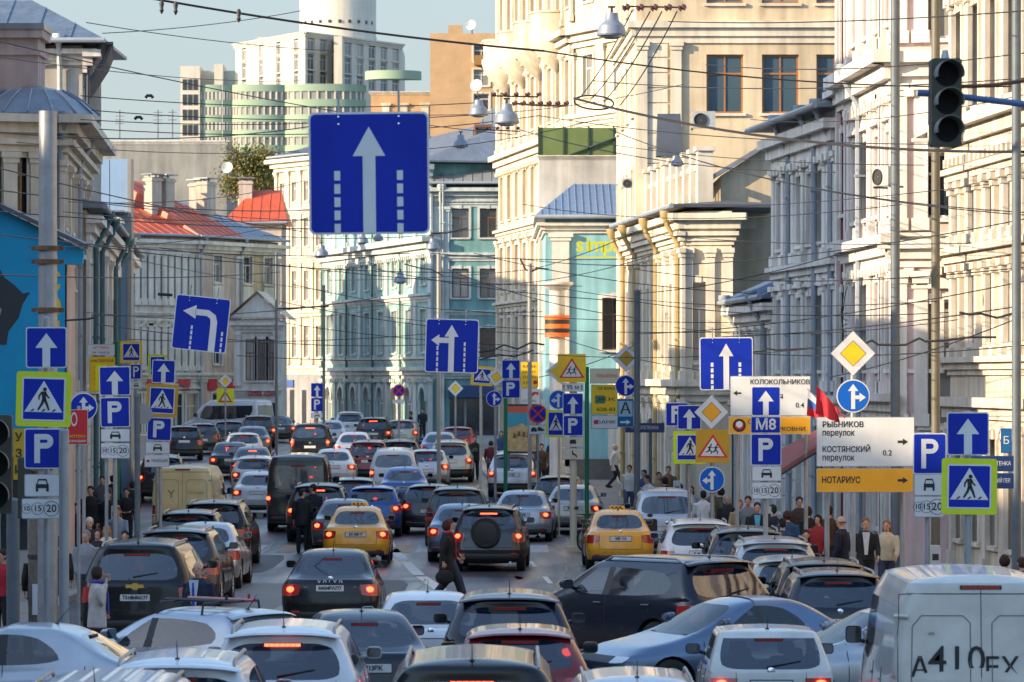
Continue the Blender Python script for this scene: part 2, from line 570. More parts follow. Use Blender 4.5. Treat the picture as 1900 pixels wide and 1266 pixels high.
def facade(H, A, B, z0, z1, rows, n, m, trim, ww=1.1, fm=None, glass=None, style='t', sur=True, cornices=(), pil=(), pilw=.45, off=(0, 0), pipes=(), pipe_m=None, xs=None, hood=False, rustic=None, lit=(), door=None, dent=None, wallname='wall'):
    """rows: (sill height, window height[, width]); cornices: (height, thickness, projection); pil: positions of pilasters (0..1)"""
    M, L = H.frame(A, B)
    fm = fm or f_white
    glass = glass or win_glass
    ops = []
    wins = []
    cols = [x * L for x in xs] if xs else [off[0] + (L - off[0] - off[1]) * (i + .5) / n for i in range(n)]
    for ri, r in enumerate(rows):
        w = r[2] if len(r) > 2 else ww
        for ci, x in enumerate(cols):
            ops.append((x - w / 2, x + w / 2, r[0], r[0] + r[1]))
            wins.append((x, r[0], w, r[1], ri, ci))
    put(wallname, wall_mesh(L, z0, z1, ops, m), H.o, M)
    for (x, z, w, h, ri, ci) in wins:
        hh = (ri * 7 + ci * 3 + int(abs(H.O.x) * 3)) % 9
        g = win_lit if hh in (0, 5) else win_blind if hh == 3 else win_sky if hh in (1, 6) and glass is win_glass else glass
        if (ri, ci) in lit:
            g = win_warm
        a, b = window_meshes(w, h, fm, g, style)
        wo = put('window', a, H.o, M @ T((x, .12, z)))
        put('pane', b, wo)
        sill = cached(('sill', w, trim.name), lambda: MB().box(-w / 2 - .10, w / 2 + .10, -.10, .10, -.10, -.002).mesh('sill', trim))
        put('sill', sill, wo, T((0, -.12, 0)))
        if sur:
            def sm():
                q = MB()
                t = .15
                q.box(-w / 2 - t, -w / 2 - .002, -.06, -.002, 0, h + t).box(w / 2 + .002, w / 2 + t, -.06, -.002, 0, h + t).box(-w / 2 - .002, w / 2 + .002, -.06, -.002, h + .002, h + t)
                q.box(-.10, .10, -.09, -.06, h - .02, h + t + .06)
                if hood:
                    q.box(-w / 2 - t - .08, w / 2 + t + .08, -.16, -.002, h + t + .12, h + t + .20)
                    q.poly([(-w / 2 - t, h + t + .2), (w / 2 + t, h + t + .2), (0, h + t + .48)], -.12, -.002)
                return q.mesh('surround', trim)
            put('surround', cached(('sur', w, h, trim.name, hood), sm), wo, T((0, -.12, 0)))
    for (z, t, p) in cornices:
        q = MB()
        q.box(-p * .6, L + p * .6, -p * .55, -.001, z - t * .55, z)
        q.box(-p, L + p, -p, -.002, z, z + t * .45)
        q.box(-p * .3, L + p * .3, -p * .25, -.001, z - t, z - t * .55)
        q.build('cornice', trim, H.o, M=M)
        if dent and t >= .4:
            k = int(L / .55)
            dm = cached(('dent', trim.name), lambda: MB().box(-.12, .12, -.22, 0, 0, .2).mesh('bracket', trim))
            for i in range(min(k, 60)):
                put('bracket', dm, H.o, M @ T(((i + .5) * L / k, -.005, z - t - .22)))
    for (x, za, zb) in pil:
        pm = cached(('pil', pilw, round(zb - za, 2), trim.name), lambda: MB().box(-pilw / 2, pilw / 2, -.12, -.001, .3, zb - za - .3).box(-pilw * .65, pilw * .65, -.18, -.001, 0, .3).box(-pilw * .6, pilw * .6, -.17, -.001, zb - za - .3, zb - za - .16).box(-pilw * .72, pilw * .72, -.22, -.001, zb - za - .16, zb - za).mesh('pilaster', trim))
        put('pilaster', pm, H.o, M @ T((x * L, 0, za)))
    for (x, za, zb) in pipes:
        q = MB()
        q.tube([(0, -.55, zb + .1), (0, -.50, zb - .15), (0, -.16, zb - .75), (0, -.16, za + .4), (0, -.30, za + .1)], .085, 8)
        q.lathe([(.08, -.1), (.20, .15), (.20, .28), (.17, .28), (.06, -.05)], 10, M=T((0, -.55, zb + .05)))
        for zz in range(int(za) + 2, int(zb) - 1, 2):
            q.box(-.10, .10, -.27, -.0, zz, zz + .06)
        q.build('downpipe', pipe_m or pipe_grey, H.o, True, M=M @ T((x * L, 0, 0)))
    if rustic:
        za, zb, st, rm = rustic
        z = za
        while z < zb - .05:
            # keep the courses clear of the openings
            segs = [(0, L)]
            for (a, b, c, d) in ops:
                if c < z + st and d > z:
                    new = []
                    for (s0, s1) in segs:
                        if b <= s0 or a >= s1:
                            new.append((s0, s1))
                        else:
                            if a - .02 > s0: new.append((s0, a - .02))
                            if b + .02 < s1: new.append((b + .02, s1))
                    segs = new
            for (s0, s1) in segs:
                MB().box(s0, s1, -.05, -.001, z + .02, min(z + st, zb) - .02).build('stone_course', rm, H.o, M=M)
            z += st
    return M, L
def block(H, A, B, D, z0, z1, m, endA=True, endB=True, name='side_wall'):
    """end walls and rear of the body behind a facade"""
    M, L = H.frame(A, B)
    mb = MB()
    if endA: mb.add([(0, 0, z0), (0, 0, z1), (0, D, z1), (0, D, z0)], [(0, 1, 2, 3)])
    if endB: mb.add([(L, 0, z0), (L, D, z0), (L, D, z1), (L, 0, z1)], [(0, 1, 2, 3)])
    mb.add([(0, D, z0), (0, D, z1), (L, D, z1), (L, D, z0)], [(0, 1, 2, 3)])
    mb.build(name, m, H.o, M=M)
def roof(H, A, B, D, z, h, m, over=.5, hipA=0., hipB=0., seams=.9, name='roof', ridge=.5):
    """metal sheet roof: eaves at z, ridge h higher, hips drawn in at either end; the standing seams are raised"""
    M, L = H.frame(A, B)
    o = over
    e = [V((-o, -o, z)), V((L + o, -o, z)), V((L + o, D + o, z)), V((-o, D + o, z))]
    r = [V((hipA, D * ridge, z + h)), V((L - hipB, D * ridge, z + h))]
    mb = MB()
    t = V((0, 0, .10))
    vs = e + r + [p - t for p in e]
    mb.add(vs, [(0, 1, 5, 4), (1, 2, 5), (2, 3, 4, 5), (3, 0, 4), (0, 6, 7, 1), (1, 7, 8, 2), (2, 8, 9, 3), (3, 9, 6, 0), (6, 9, 8, 7)])
    ro = mb.build(name, m, H.o, M=M)
    if seams:
        n = int((L + 2 * o) / seams)
        n = min(n, 70)
        sm = MB()
        for i in range(1, n):
            x = -o + (L + 2 * o) * i / n
            top = r[0].lerp(r[1], 0)
            # where the seam meets the ridge or a hip
            if x < hipA:
                k = (x + o) / max(hipA + o, .01)
            elif x > L - hipB:
                k = (L + o - x) / max(hipB + o, .01)
            else:
                k = 1
            p, q = V((x, -o, z + .012)), V((x, lerp(-o, D * ridge, k), z + h * k + .012))
            sm.tube([p, q], [(.02, .03)] * 2, 4)
        so = sm.build('standing_seam', m, ro)
        so['kind'] = 'stuff'
    g = MB().tube([(-o, -o - .07, z - .05), (L + o, -o - .07, z - .05)], .085, 8)
    g.build('gutter', pipe_grey if m is not None else m, ro, True)
    return ro
def chimney(H, A, B, x, y, z, w, h, m, d=None):
    M, L = H.frame(A, B)
    d = d or w
    c = MB().box(-w / 2, w / 2, -d / 2, d / 2, -1.2, h).box(-w * .58, w * .58, -d * .58, d * .58, h - .22, h - .08).build('chimney', m, H.o, M=M @ T((x, y, z)))
    MB().box(-w * .66, w * .66, -d * .66, d * .66, h + .18, h + .24).box(-w * .4, -w * .3, -.04, .04, h, h + .18).box(w * .3, w * .4, -.04, .04, h, h + .18).build('chimney_cap', zinc, c)
    return c
def flatroof(H, A, B, D, z, m=None):
    M, L = H.frame(A, B)
    MB().add([(0, 0, z), (L, 0, z), (L, D, z), (0, D, z)], [(0, 1, 2, 3)]).build('roof', m or zinc_d, H.o, M=M)
def aircon(px, py, s, label, yaw=0, k=1.):
    X, Y = PX(px, s)
    o = empty('air_conditioner', (X, Y, ZZ(py, s)), R(yaw), label, 'air conditioner')
    o.scale = (k,) * 3
    MB().bevbox(-.42, .42, 0, .32, -.3, .3, .04).build('case', mat('ac_grey', (.36, .38, .38), rough=.5, noise=.2), o)
    MB().lathe([(.02, 0), (.24, 0), (.25, .03), (.22, .03)], 18, M=T((-.12, -.01, -.02)) @ Matrix.Rotation(R(90), 4, 'X')).build('fan', dark_iron_, o)
    MB().box(-.45, -.38, .05, .55, -.36, -.3).box(.38, .45, .05, .55, -.36, -.3).build('shelf', zinc_d, o)
    return o
dark_iron_ = mat('dark_iron', (.025, .026, .03), rough=.6)
Pt_ = lambda px, s: PX(px, s)
# ================================================================== right side of the street
c_cream = stucco('cream_stucco', (.62, .55, .43))
c_creamw = stucco('cream_trim', (.64, .58, .47))
c_beige = stucco('beige_stucco', (.60, .52, .41))
c_beiget = stucco('beige_trim', (.62, .56, .47))
c_white = stucco('white_stucco', (.62, .59, .54))
c_whitet = stucco('white_trim', (.67, .64, .59))
c_pink = stucco('pink_stucco', (.62, .47, .45))
c_red = stucco('dark_red_stucco', (.17, .028, .03))
c_turq = stucco('turquoise_stucco', (.24, .47, .53))
c_teal = stucco('teal_stucco', (.16, .31, .30))
c_teal2 = stucco('pale_teal_stucco', (.26, .44, .42))
c_tealt = stucco('pale_trim', (.50, .54, .52))
c_grey = stucco('grey_stucco', (.26, .26, .27))
c_pinkb = stucco('pinkish_beige_stucco', (.56, .45, .39))
c_tan = stucco('tan_stucco', (.50, .42, .30))
stone = mat('plinth_stone', (.13, .125, .12), rough=.85, noise=.3, scale=2, bump=.3)
z_ = ZZ

# --- beige house at the right edge
A, B = Pt_(1764, 76), (13.4, 62)
H = House(A, B, 'beige house with rows of thin pilasters at the right edge')
n = 34
facade(H, A, B, 0, 21, [(.9, 2.6), (5.6, 2.0), (8.1, 1.4), (11.2, 2.4), (15, 2.4)], 17, c_beige, c_beiget, ww=1.0, cornices=[(4.1, .5, .35), (5.15, .3, .3), (7.75, .35, .35), (9.7, .3, .25), (10.7, .6, .5), (14.4, .4, .4), (20.4, .8, .8)],
       pil=[(i / n + .5 / n, 5.2, 7.5) for i in range(n)] + [(i / n + .5 / n, 7.9, 9.5) for i in range(n)] + [(i / n + .5 / n, 10.9, 14.0) for i in range(0, n, 2)] + [(i / n + .5 / n, .3, 3.7) for i in range(0, n, 2)], pilw=.32, dent=True, sur=True)
block(H, A, B, 14, 0, 21, c_beige)
flatroof(H, A, B, 14, 20.95)
# --- pink and white ornate house
A, B = Pt_(1578, 69.5), Pt_(1663, 75.5)
H = House(A, B, 'ornate pink and white house with cornices beside the traffic light')
facade(H, A, B, 0, 19.5, [(1.0, 2.4), (5.0, 2.2), (8.9, 2.0), (13.6, 2.4)], 4, c_pink, c_whitet, ww=.95, cornices=[(4.2, .45, .4), (8.1, .5, .45), (12.5, .7, .65), (19, .7, .7)],
       pil=[(x, a, b) for x in (.03, .24, .27, .49, .52, .74, .77, .97) for (a, b) in ((.3, 3.8), (4.4, 7.6), (8.4, 11.9), (13.0, 18.4))], pilw=.42, hood=True, dent=True, pipes=[(.33, 0, 12.6)], rustic=(.3, 3.9, .45, c_whitet))
A2, B2 = Pt_(1663, 75.5), Pt_(1768, 75.8)
facade(H, A2, B2, 0, 19.5, [(3.6, 3.1), (8.7, 1.6), (13.1, 2.0)], 1, c_pink, c_whitet, ww=.75, xs=[.72], cornices=[(4.2 - .9, .35, .3), (7.95, .45, .4), (8.25, .2, .25), (12.5, .6, .55), (19, .7, .7)],
       pil=[(.08, 3.6, 7.4), (.08, 8.4, 12.0), (.08, 13, 18.4), (.45, 3.6, 7.4), (.45, 8.4, 12), (.45, 13, 18.4)], pilw=.34, fm=f_white, dent=True, hood=True)
MB().box(.2, 1.25, -.09, -.002, 4.9, 5.0).box(.2, 1.25, -.09, -.002, 6.6, 6.7).box(.2, .3, -.09, -.002, 5.0, 6.6).box(1.15, 1.25, -.09, -.002, 5.0, 6.6).build('wall_panel', c_whitet, H.o, M=H.frame(A2, B2)[0] @ T((-.05, 0, 0)))
block(H, A, B, 13, 0, 19.5, c_pink, endB=False)
flatroof(H, A, B, 13, 19.45)
# --- dark red strip
A, B = Pt_(1556, 68), Pt_(1577, 69.4)
H = House(A, B, 'narrow dark red house front with white strips left of the pink house')
facade(H, A, B, 0, 17.5, [(4.9, 2.2), (9.2, 2.2), (13.2, 2.2)], 1, c_red, c_whitet, ww=.9, cornices=[(4.1, .4, .35), (8.3, .35, .3), (12.4, .4, .4), (17, .6, .6)], pil=[(.12, .3, 17), (.88, .3, 17)], pilw=.3)
block(H, A, B, 10, 0, 17.5, c_red)
flatroof(H, A, B, 10, 17.45)
ir = mat('dark_iron', 0)
gr = empty('iron_grille', (*Pt_(1577, 69.7), ZZ(640, 69.7)), 0, 'black wrought iron lattice on the narrow dark red house front', 'iron grille')
for sx in (-1, 1):
    MB().tube([(sx * .20 + .03 * math.sin(t * .9), 0, t * .16) for t in range(11)], .016, 5).build('upright', ir, gr)
    MB().tube([(sx * (.18 - .012 * t), -.05, .9 + .085 * t + .1 * math.sin(t * .5)) for t in range(10)], .013, 5).build('scroll', ir, gr)
for k in range(6):
    MB().tube([(.10 * math.cos(t * .6283) + (.09 if k % 2 else -.09), -.03, .15 + k * .15 + .10 * math.sin(t * .6283)) for t in range(11)], .011, 4).build('ring', ir, gr)
# --- white house with downpipes
A, B = Pt_(1440, 62), Pt_(1555, 67.8)
H = House(A, B, 'white three storey house with grey downpipes and sloping eaves')
facade(H, A, B, 0, 12.2, [(.8, 2.5), (5.0, 2.1), (8.6, 2.0)], 6, c_white, c_whitet, ww=1.0, cornices=[(4.1, .45, .35), (7.9, .35, .3), (11.6, .6, .5)], pil=[(i / 6, a, b) for i in range(7) for (a, b) in ((4.4, 7.5), (8.1, 11.0))], pilw=.4, hood=True, dent=True,
       pipes=[(.30, 0, 12.1), (.72, 0, 12.1), (.97, 0, 12.1)], rustic=(.3, 3.8, .5, c_whitet))
block(H, A, B, 12, 0, 12.2, c_white)
roof(H, A, B, 12, 12.25, 2.4, zinc, .7, 1, 1)
# --- low house with the dormer
A, B = Pt_(1365, 57), Pt_(1440, 61.8)
H = House(A, B, 'low white house with a blue grey roof and a dormer')
facade(H, A, B, 0, 7.2, [(.8, 2.4), (4.6, 1.7)], 5, c_white, c_whitet, ww=1.0, cornices=[(3.9, .35, .3), (6.8, .5, .5)], pil=[(i / 5, 4.1, 6.4) for i in range(6)], pilw=.35, pipes=[(.15, 0, 7.1), (.82, 0, 7.1)])
block(H, A, B, 11, 0, 7.2, c_white)
A2, B2 = Pt_(1357, 61.8), Pt_(1470, 61.9)
A2, B2 = Pt_(1440, 61.8), Pt_(1475, 61.9)
facade(H, A2, B2, 0, 7.2, [(4.4, 1.6)], 1, c_white, c_whitet, ww=.5, xs=[.45], cornices=[(6.8, .5, .4)])
rb = roof(H, A, B, 11, 7.25, 2.6, mat('blue_grey_roof', (.10, .15, .22), rough=.4, metal=.3, noise=.25, scale=1), .5, 2.5, 2.5)
M, L = H.frame(A, B)
D_ = M @ T((L * .78, 2.2, 7.6))
RD = Matrix.Rotation(-R(75), 4, 'Z')
q = MB().box(-.55, .55, -.5, 1.5, 0, 1.9).build('dormer', c_whitet, H.o, M=T(D_.to_translation()))
MB().box(-.7, .7, -.65, 1.6, 1.9, 2.05).box(-.6, .6, -.55, 1.5, 2.05, 2.35).box(-.72, .72, -.68, 1.6, 2.35, 2.45).build('dormer_cap', c_whitet, q)
a_, b_ = window_meshes(.5, .9, f_white, win_glass, 't')
w_ = put('window', a_, q, T((0, -.55, .5)))
# awning
aw = empty('awning', (*Pt_(1487, 86), ZZ(830, 86)), 0, 'sloping dark red awning below the orange church board', 'awning')
MB().add([(-.5, -.9, -.45), (.45, -1.0, .15), (.45, .5, .42), (-.5, .6, -.1), (-.5, -.9, -.55), (.45, -1.0, .05), (.45, .5, .32), (-.5, .6, -.2)], [(0, 1, 2, 3), (7, 6, 5, 4), (0, 4, 5, 1), (1, 5, 6, 2), (2, 6, 7, 3), (3, 7, 4, 0)]).build('canvas', mat('awning_red', (.22, .07, .07), rough=.8, noise=.15), aw)
MB().tube([(-.5, -.9, -.56), (.45, -1.0, .04)], .03, 6).tube([(-.5, -.9, -.56), (-.5, .6, -.95)], .025, 6).tube([(.45, -1, .04), (.45, .5, -.6)], .025, 6).build('frame', mat('dark_iron', 0), aw)
# --- tan gable wall behind
A, B = Pt_(1338, 55), Pt_(1478, 55)
H = House(A, B, 'tan blank gable wall with a grey roof behind the dormer house', cat='building')
M, L = H.frame(A, B)
MB().add([(0, 0, 0), (L, 0, 0), (L, 0, 13.2), (L * .62, 0, 12.6), (0, 0, 11.6)], [(0, 1, 2, 3, 4)]).build('wall', c_tan, H.o, M=M)
block(H, A, B, 9, 0, 11.6, c_tan)
q = MB().add([(-.5, -.4, 11.5), (L * .62, -.4, 12.75), (L + .2, -.4, 13.4), (L + .2, 9, 13.4), (L * .62, 9, 12.75), (-.5, 9, 11.5), (-.5, -.4, 11.35), (L * .62, -.4, 12.6), (L + .2, -.4, 13.25)], [(0, 1, 4, 5), (1, 2, 3, 4), (0, 6, 7, 1), (1, 7, 8, 2)])
q.build('roof', zinc, H.o, M=M)
MB().box(.5, 1.2, -.03, -.001, 9.8, 10.2).build('vent_panel', c_beiget, H.o, M=M)
# --- big cream house behind
A, B = Pt_(1180, 51), Pt_(1575, 51)
H = House(A, B, 'tall cream house with brown framed windows above the low roofs')
L = H.frame(A, B)[1]
xs = [(1215 - 1180) / 395, (1345 - 1180) / 395, (1448 - 1180) / 395, (1549 - 1180) / 395]
facade(H, A, B, 0, 26, [(14.4, 2.14, 1.34), (18.4, 2.14, 1.34), (22.2, 2.1, 1.34)], 3, c_tan if False else stucco('warm_cream_stucco', (.58, .48, .33)), c_creamw, xs=xs[1:], fm=f_ochre, glass=mat('blue_window_glass', (.05, .09, .12), rough=.05, spec=.9), style='cross', sur=False,
       cornices=[(17.5, .55, .3), (25.4, .8, .7)], pil=[(.03, 8, 17), (.19, 8, 17)], pilw=.36)
M, L = H.frame(A, B)
z = 8.2
while z < 17:
    MB().box(.3, 1.15, -.04, -.001, z, z + .5).build('stone_course', c_creamw, H.o, M=M)
    z += .55
block(H, A, B, 14, 0, 26, c_cream, endB=True, endA=False)
A2, B2 = (PX(1180, 51)[0] - .35, PX(1180, 51)[1] + 14), A
facade(H, A2, A, 0, 26, [(10.4, 2.0), (14.4, 2.0), (18.4, 2.0), (22.2, 2.0)], 4, c_cream, c_creamw, cornices=[(17.5, .5, .3), (25.4, .8, .7)], wallname='wall')
flatroof(H, A, B, 14, 25.95)
aircon(1306, 222, 51.5, 'white air conditioner under the first brown framed window')
aircon(1633, 327, 76.5, 'grey air conditioner on the pink house front', yaw=-60, k=.8)
aircon(1167, 340, 50.5, 'small round fan unit at the white blank wall', k=.6)
dk = empty('roof_hatch', (*Pt_(1242, 53), ZZ(250, 53)), 0, 'grey metal chimney hood before the cream wall', 'chimney hood')
MB().add([(-.45, 0, -.75), (.5, 0, -.75), (.4, .3, .75), (-.4, .3, .75), (-.45, .9, -.75), (.5, .9, -.75), (.4, .6, .75), (-.4, .6, .75)], [(0, 1, 2, 3), (5, 4, 7, 6), (1, 5, 6, 2), (4, 0, 3, 7), (3, 2, 6, 7)]).build('hood', zinc_d, dk)
MB().box(-.3, .35, .1, .8, -2.6, -.75).build('stack', c_creamw, dk)
# --- sunlit cream house with the balustrade
A, B = Pt_(1160, 50.4), Pt_(1270, 57)
H = House(A, B, 'sunlit cream house with funnel topped downpipes and a roof balustrade')
facade(H, A, B, 0, 10.2, [(.9, 2.4, .9), (5.3, 2.6, .8)], 8, c_cream, c_creamw, ww=.8, cornices=[(4.5, .5, .4), (9.4, .3, .3), (9.9, .5, .45)], pil=[(i / 8, 4.7, 9.0) for i in range(9)] + [(i / 8, .3, 4.1) for i in range(9)], pilw=.5, pipes=[(.03, 0, 9.9), (.25, 0, 9.9), (.62, 0, 9.9), (.97, 0, 9.9)], pipe_m=pipe_cream, dent=False, rustic=(.3, 4.0, .6, c_creamw))
A2, B2 = Pt_(1270, 57), Pt_(1358, 57.1)
facade(H, A2, B2, 0, 10.2, [(5.3, 2.6, .55)], 1, c_cream, c_creamw, xs=[.30], cornices=[(4.5, .5, .35), (9.4, .3, .25), (9.9, .5, .5)], pil=[(.08, 4.7, 9.0), (.55, 4.7, 9.0), (.93, 4.7, 9.0)], pilw=.3)
block(H, A, B, 1.6, 0, 10.2, c_cream, endB=False)
M, L = H.frame(A, B)
roof(H, A, B, 3, 10.42, .15, zinc_d, .4, .5, .5, seams=0)
for i in range(9):
    x = L * (.12 + .84 * i / 8)
    p = MB().box(-.25, .25, .5, 1.0, 10.3, 12.2).box(-.32, .32, .42, 1.08, 12.2, 12.34).build('balustrade_post', c_creamw, H.o, M=M @ T((x, 0, 0)))
    if i < 8:
        for k in range(1, 6):
            put('baluster', cached('bal', lambda: MB().lathe([(.06, 0), (.10, .25), (.05, .6), (.07, .9), (.06, 1.0)], 8).mesh('baluster', c_creamw, True)), H.o, M @ T((x + L * .84 / 8 * k / 6, 0.75, 10.6)))
        MB().box(0, L * .84 / 8 - .5, .6, .9, 11.62, 11.78).build('rail', c_creamw, H.o, M=M @ T((x + .25, 0, 0)))
# --- turquoise house
A, B = Pt_(1012, 46), Pt_(1178, 46)
H = House(A, B, 'turquoise house with yellow letters and a blue metal roof')
facade(H, A, B, .4, 11.2, [(5.9, 2.1, .9)], 1, c_turq, c_whitet, xs=[.76], cornices=[(10.9, .3, .35)], pil=[(.17, .9, 10.6)], pilw=.7, fm=f_brown)
M, L = H.frame(A, B)
MB().box(-.05, L + .05, -.12, -.002, .2, 1.5).build('stone_plinth', stone, H.o, M=M)
MB().box(L * .70, L * .80, -.06, -.002, 1.5, 4.6).build('pale_strip', c_whitet, H.o, M=M)
A2 = Pt_(1002, 42)
facade(H, A2, A, .4, 11.2, [(1.5, 2.2), (6, 2.2)], 4, c_turq, c_whitet, cornices=[(10.9, .3, .35)])
block(H, A, B, 10, .4, 11.2, c_turq, endA=False)
roof(H, A, B, 9, 11.3, 1.5, mat('blue_metal_roof', (.16, .24, .36), rough=.4, metal=.3, noise=.2), .45, 1.2, .2, seams=.28)
sy = mat('letters_yellow', (.36, .40, .03), rough=.4)
sg = empty('shop_lettering', (*Pt_(1116, 46.6), ZZ(455, 46.6)), 0, 'yellow lettering reading simple on the turquoise wall', 'shop sign')
for i, ch in enumerate('simple'):
    me = text_mesh(ch, .84, sy, .02, thick=.10)
    put('letter', me, sg, T((-.86 + i * .33 + (.12 if i > 2 else 0) - (.06 if i > 3 else 0), 0, 0)))
MB().box(-1.0, 1.2, -.05, .05, -.52, -.46).build('underline', sy, sg)
# white round column with the striped band
cl = empty('column', (*Pt_(1034, 48), gz(156) + .14), 0, 'white round column with an orange and black striped banner round it', 'column')
zt = ZZ(540, 48) - gz(156) - .14
MB().cyl(0, 0, 0, zt, .30, 20).build('shaft', c_whitet, cl, True)
MB().lathe([(.30, zt), (.62, zt + .25), (.62, zt + .34), (.02, zt + .36)], 20).build('flared_top', c_whitet, cl)
bo_ = mat('banner_orange', (.72, .13, .01), rough=.6)
bk_ = mat('banner_black', (.015, .015, .015), rough=.6)
zb0 = ZZ(626, 48) - gz(156) - .14
for i, m_ in enumerate((bo_, bk_, bo_, bk_, bo_)):
    MB().lathe([(.47, zb0 + i * .17), (.475, zb0 + i * .17 + .169)], 18).build('banner_stripe', m_, cl, True)
# --- white blank wall and green fence
A, B = Pt_(1000, 44), Pt_(1186, 44)
H = House(A, B, 'white blank wall with a small chimney above the turquoise house', cat='building')
facade(H, A, B, 0, 14.1, [], 0, stucco('plain_white_stucco', (.50, .48, .43)), c_creamw, cornices=[(14.1, .12, .12)])
block(H, A, B, 8, 0, 14.1, c_creamw)
flatroof(H, A, B, 8, 14.05)
chimney(H, A, B, .5, 1, 12.6, .7, .8, c_whitet)
M, L = H.frame(A, B)
gf = mat('green_sheet', (.12, .17, .055), rough=.6, noise=.2, scale=1)
fo = empty('roof_fence', (A[0], A[1] + .5, 14.1), 0, 'green sheet metal fence on the white blank wall', 'fence')
for i in range(4):
    w_ = L / 4
    MB().box(i * w_ + .03, (i + 1) * w_ - .03, 0, .05, .0, 1.25).build('panel', gf, fo)
    MB().box(i * w_ - .04, i * w_ + .03, -.06, 0, 0, 1.3).build('fence_post', mat('green_dark', (.03, .06, .04)), fo)
MB().tube([(L * .25, -.08, .0), (L, -.08, 1.2)], .05, 6).build('diagonal_brace', mat('green_dark', (.03, .06, .04)), fo)
# --- ornate cream tower house
A, B = Pt_(925, 35), Pt_(1062, 39.5)
H = House(A, B, 'tall ornate cream house with curved balconies, sunlit above and shaded below')
facade(H, A, B, 0, 29, [(1.5, 2.6), (5.6, 2.3), (9.3, 2.3), (13.0, 2.3), (17.2, 2.6), (22.3, 2.6)], 9, stucco('ornate_stucco', (.60, .52, .39)), c_creamw, ww=1.2, fm=f_ochre, cornices=[(4.8, .5, .4), (8.6, .3, .3), (12.4, .3, .3), (16.2, .6, .5), (20.8, .6, .7), (28, .9, .9)], pil=[(i / 9, 16.5, 20.2) for i in range(10)] + [(i / 9, 5, 12) for i in range(10)] + [(i / 9, 21.5, 27) for i in range(10)], pilw=.6, hood=True, dent=True)
M, L = H.frame(A, B)
for i in (1, 3, 5, 7):
    x = L * (i + .5) / 9
    MB().lathe([(.05, 19.4), (.6, 19.9), (1.2, 20.6), (1.35, 21.1), (1.35, 21.3), (.05, 21.3)], 18, M=T((x, -.1, 0))).build('balcony_bowl', c_creamw, H.o, True, M=M)
    MB().lathe([(1.25, 21.3), (1.28, 22.2), (1.34, 22.2), (1.34, 22.3), (1.2, 22.3)], 18, M=T((x, -.1, 0))).build('balcony_wall', stucco('ornate_stucco', 0), H.o, True, M=M)
A2, B2 = Pt_(1062, 39.5), Pt_(1186, 41)
facade(H, A2, B2, 0, 29, [(14, .2, .2), (17.9, 1.9, 1.1), (22.3, 2.2, 1.1)], 3, stucco('ornate_stucco', 0), c_creamw, xs=[.25, .72], cornices=[(16.9, .4, .3), (20.8, .6, .6), (28, .9, .9)], pil=[(.02, 14, 20), (.47, 17, 20.2), (.95, 14, 20)], pilw=.6, fm=f_white)
block(H, A, B, 14, 0, 29, c_cream, endB=False)
flatroof(H, A, B, 14, 28.9)
# --- teal house, camera side and long arched side
A, B = Pt_(805, 31), Pt_(928, 31)
H = House(A, B, 'teal house with white window surrounds and a seamed grey roof')
facade(H, A, B, .6, 16.2, [(6.0, 1.75), (9.55, 1.75), (13.15, 1.75)], 2, c_teal, c_tealt, ww=1.0, xs=[.40, .82], fm=f_brown, cornices=[(5.1, .4, .35), (8.7, .2, .2), (12.1, .35, .25), (15.3, .3, .2), (15.9, .5, .6)], pil=[(.03, 5.4, 15), (.18, 5.4, 15)], pilw=.4, pipes=[(.10, .6, 16), (.14, .6, 16)], pipe_m=c_tealt)
M, L = H.frame(A, B)
sh = MB().box(L * .22, L * .98, -.5, -.01, 3.6, 4.3).build('shop_fascia', mat('shop_blue', (.02, .05, .14), rough=.5), H.o, M=M)
for i in range(3):
    a, b = L * (.24 + .25 * i), L * (.24 + .25 * i + .22)
    MB().box(a, b, -.04, -.002, 1.0, 3.5).build('shop_window', win_glass, H.o, M=M)
    MB().box(b, b + L * .03, -.10, -.002, .8, 3.6).build('shop_pier', c_grey, H.o, M=M)
block(H, A, B, 16, .6, 16.2, c_teal, endA=False)
rr = roof(H, A, B, 15, 16.45, 5.0, mat('pale_zinc_roof', (.27, .28, .27), rough=.5, metal=.25, noise=.25, scale=.7, streak=.2), .6, 3.5, 0, seams=.55)
dm = MB().box(-.55, .55, -.2, 1.6, 0, 1.25).build('roof_dormer', f_brown, H.o, M=M @ T((L * .74, 3.6, 18.9)))
MB().box(-.42, .42, -.23, -.2, .15, 1.1).build('dormer_pane', win_glass, dm)
MB().tube([(.4, .0, 16.9), (3.2, 6, 20.3)], .09, 6).build('roof_ladder', zinc, H.o, M=M)
A, B = Pt_(600, 27.5), Pt_(800, 31)
H = House(A, B, 'long teal and white house with arched ground floor windows and pilasters')
M, L = H.frame(A, B)
nb = 8
facade(H, A, B, .6, 17.6, [(1.0, 3.2, 1.7), (6.3, 2.6, 1.5), (10.4, 1.9, 1.3), (14.2, 2.0, 1.4)], nb, c_teal2, c_tealt, ww=1.5, fm=f_white, glass=win_lit, cornices=[(5.2, .5, .4), (5.9, .25, .2), (9.7, .35, .3), (12.9, .7, .75), (17.2, .7, .8)],
       pil=[(i / nb, 5.9, 12.2) for i in range(nb + 1)] + [(i / nb, .8, 4.7) for i in range(nb + 1)] + [(i / nb, 13.3, 16.6) for i in range(nb + 1)], pilw=.75, hood=False, dent=True, pipes=[((i + .06) / nb, .6, 17.2) for i in (0, 2, 4, 6)], pipe_m=mat('pipe_green', (.035, .10, .085), rough=.5))
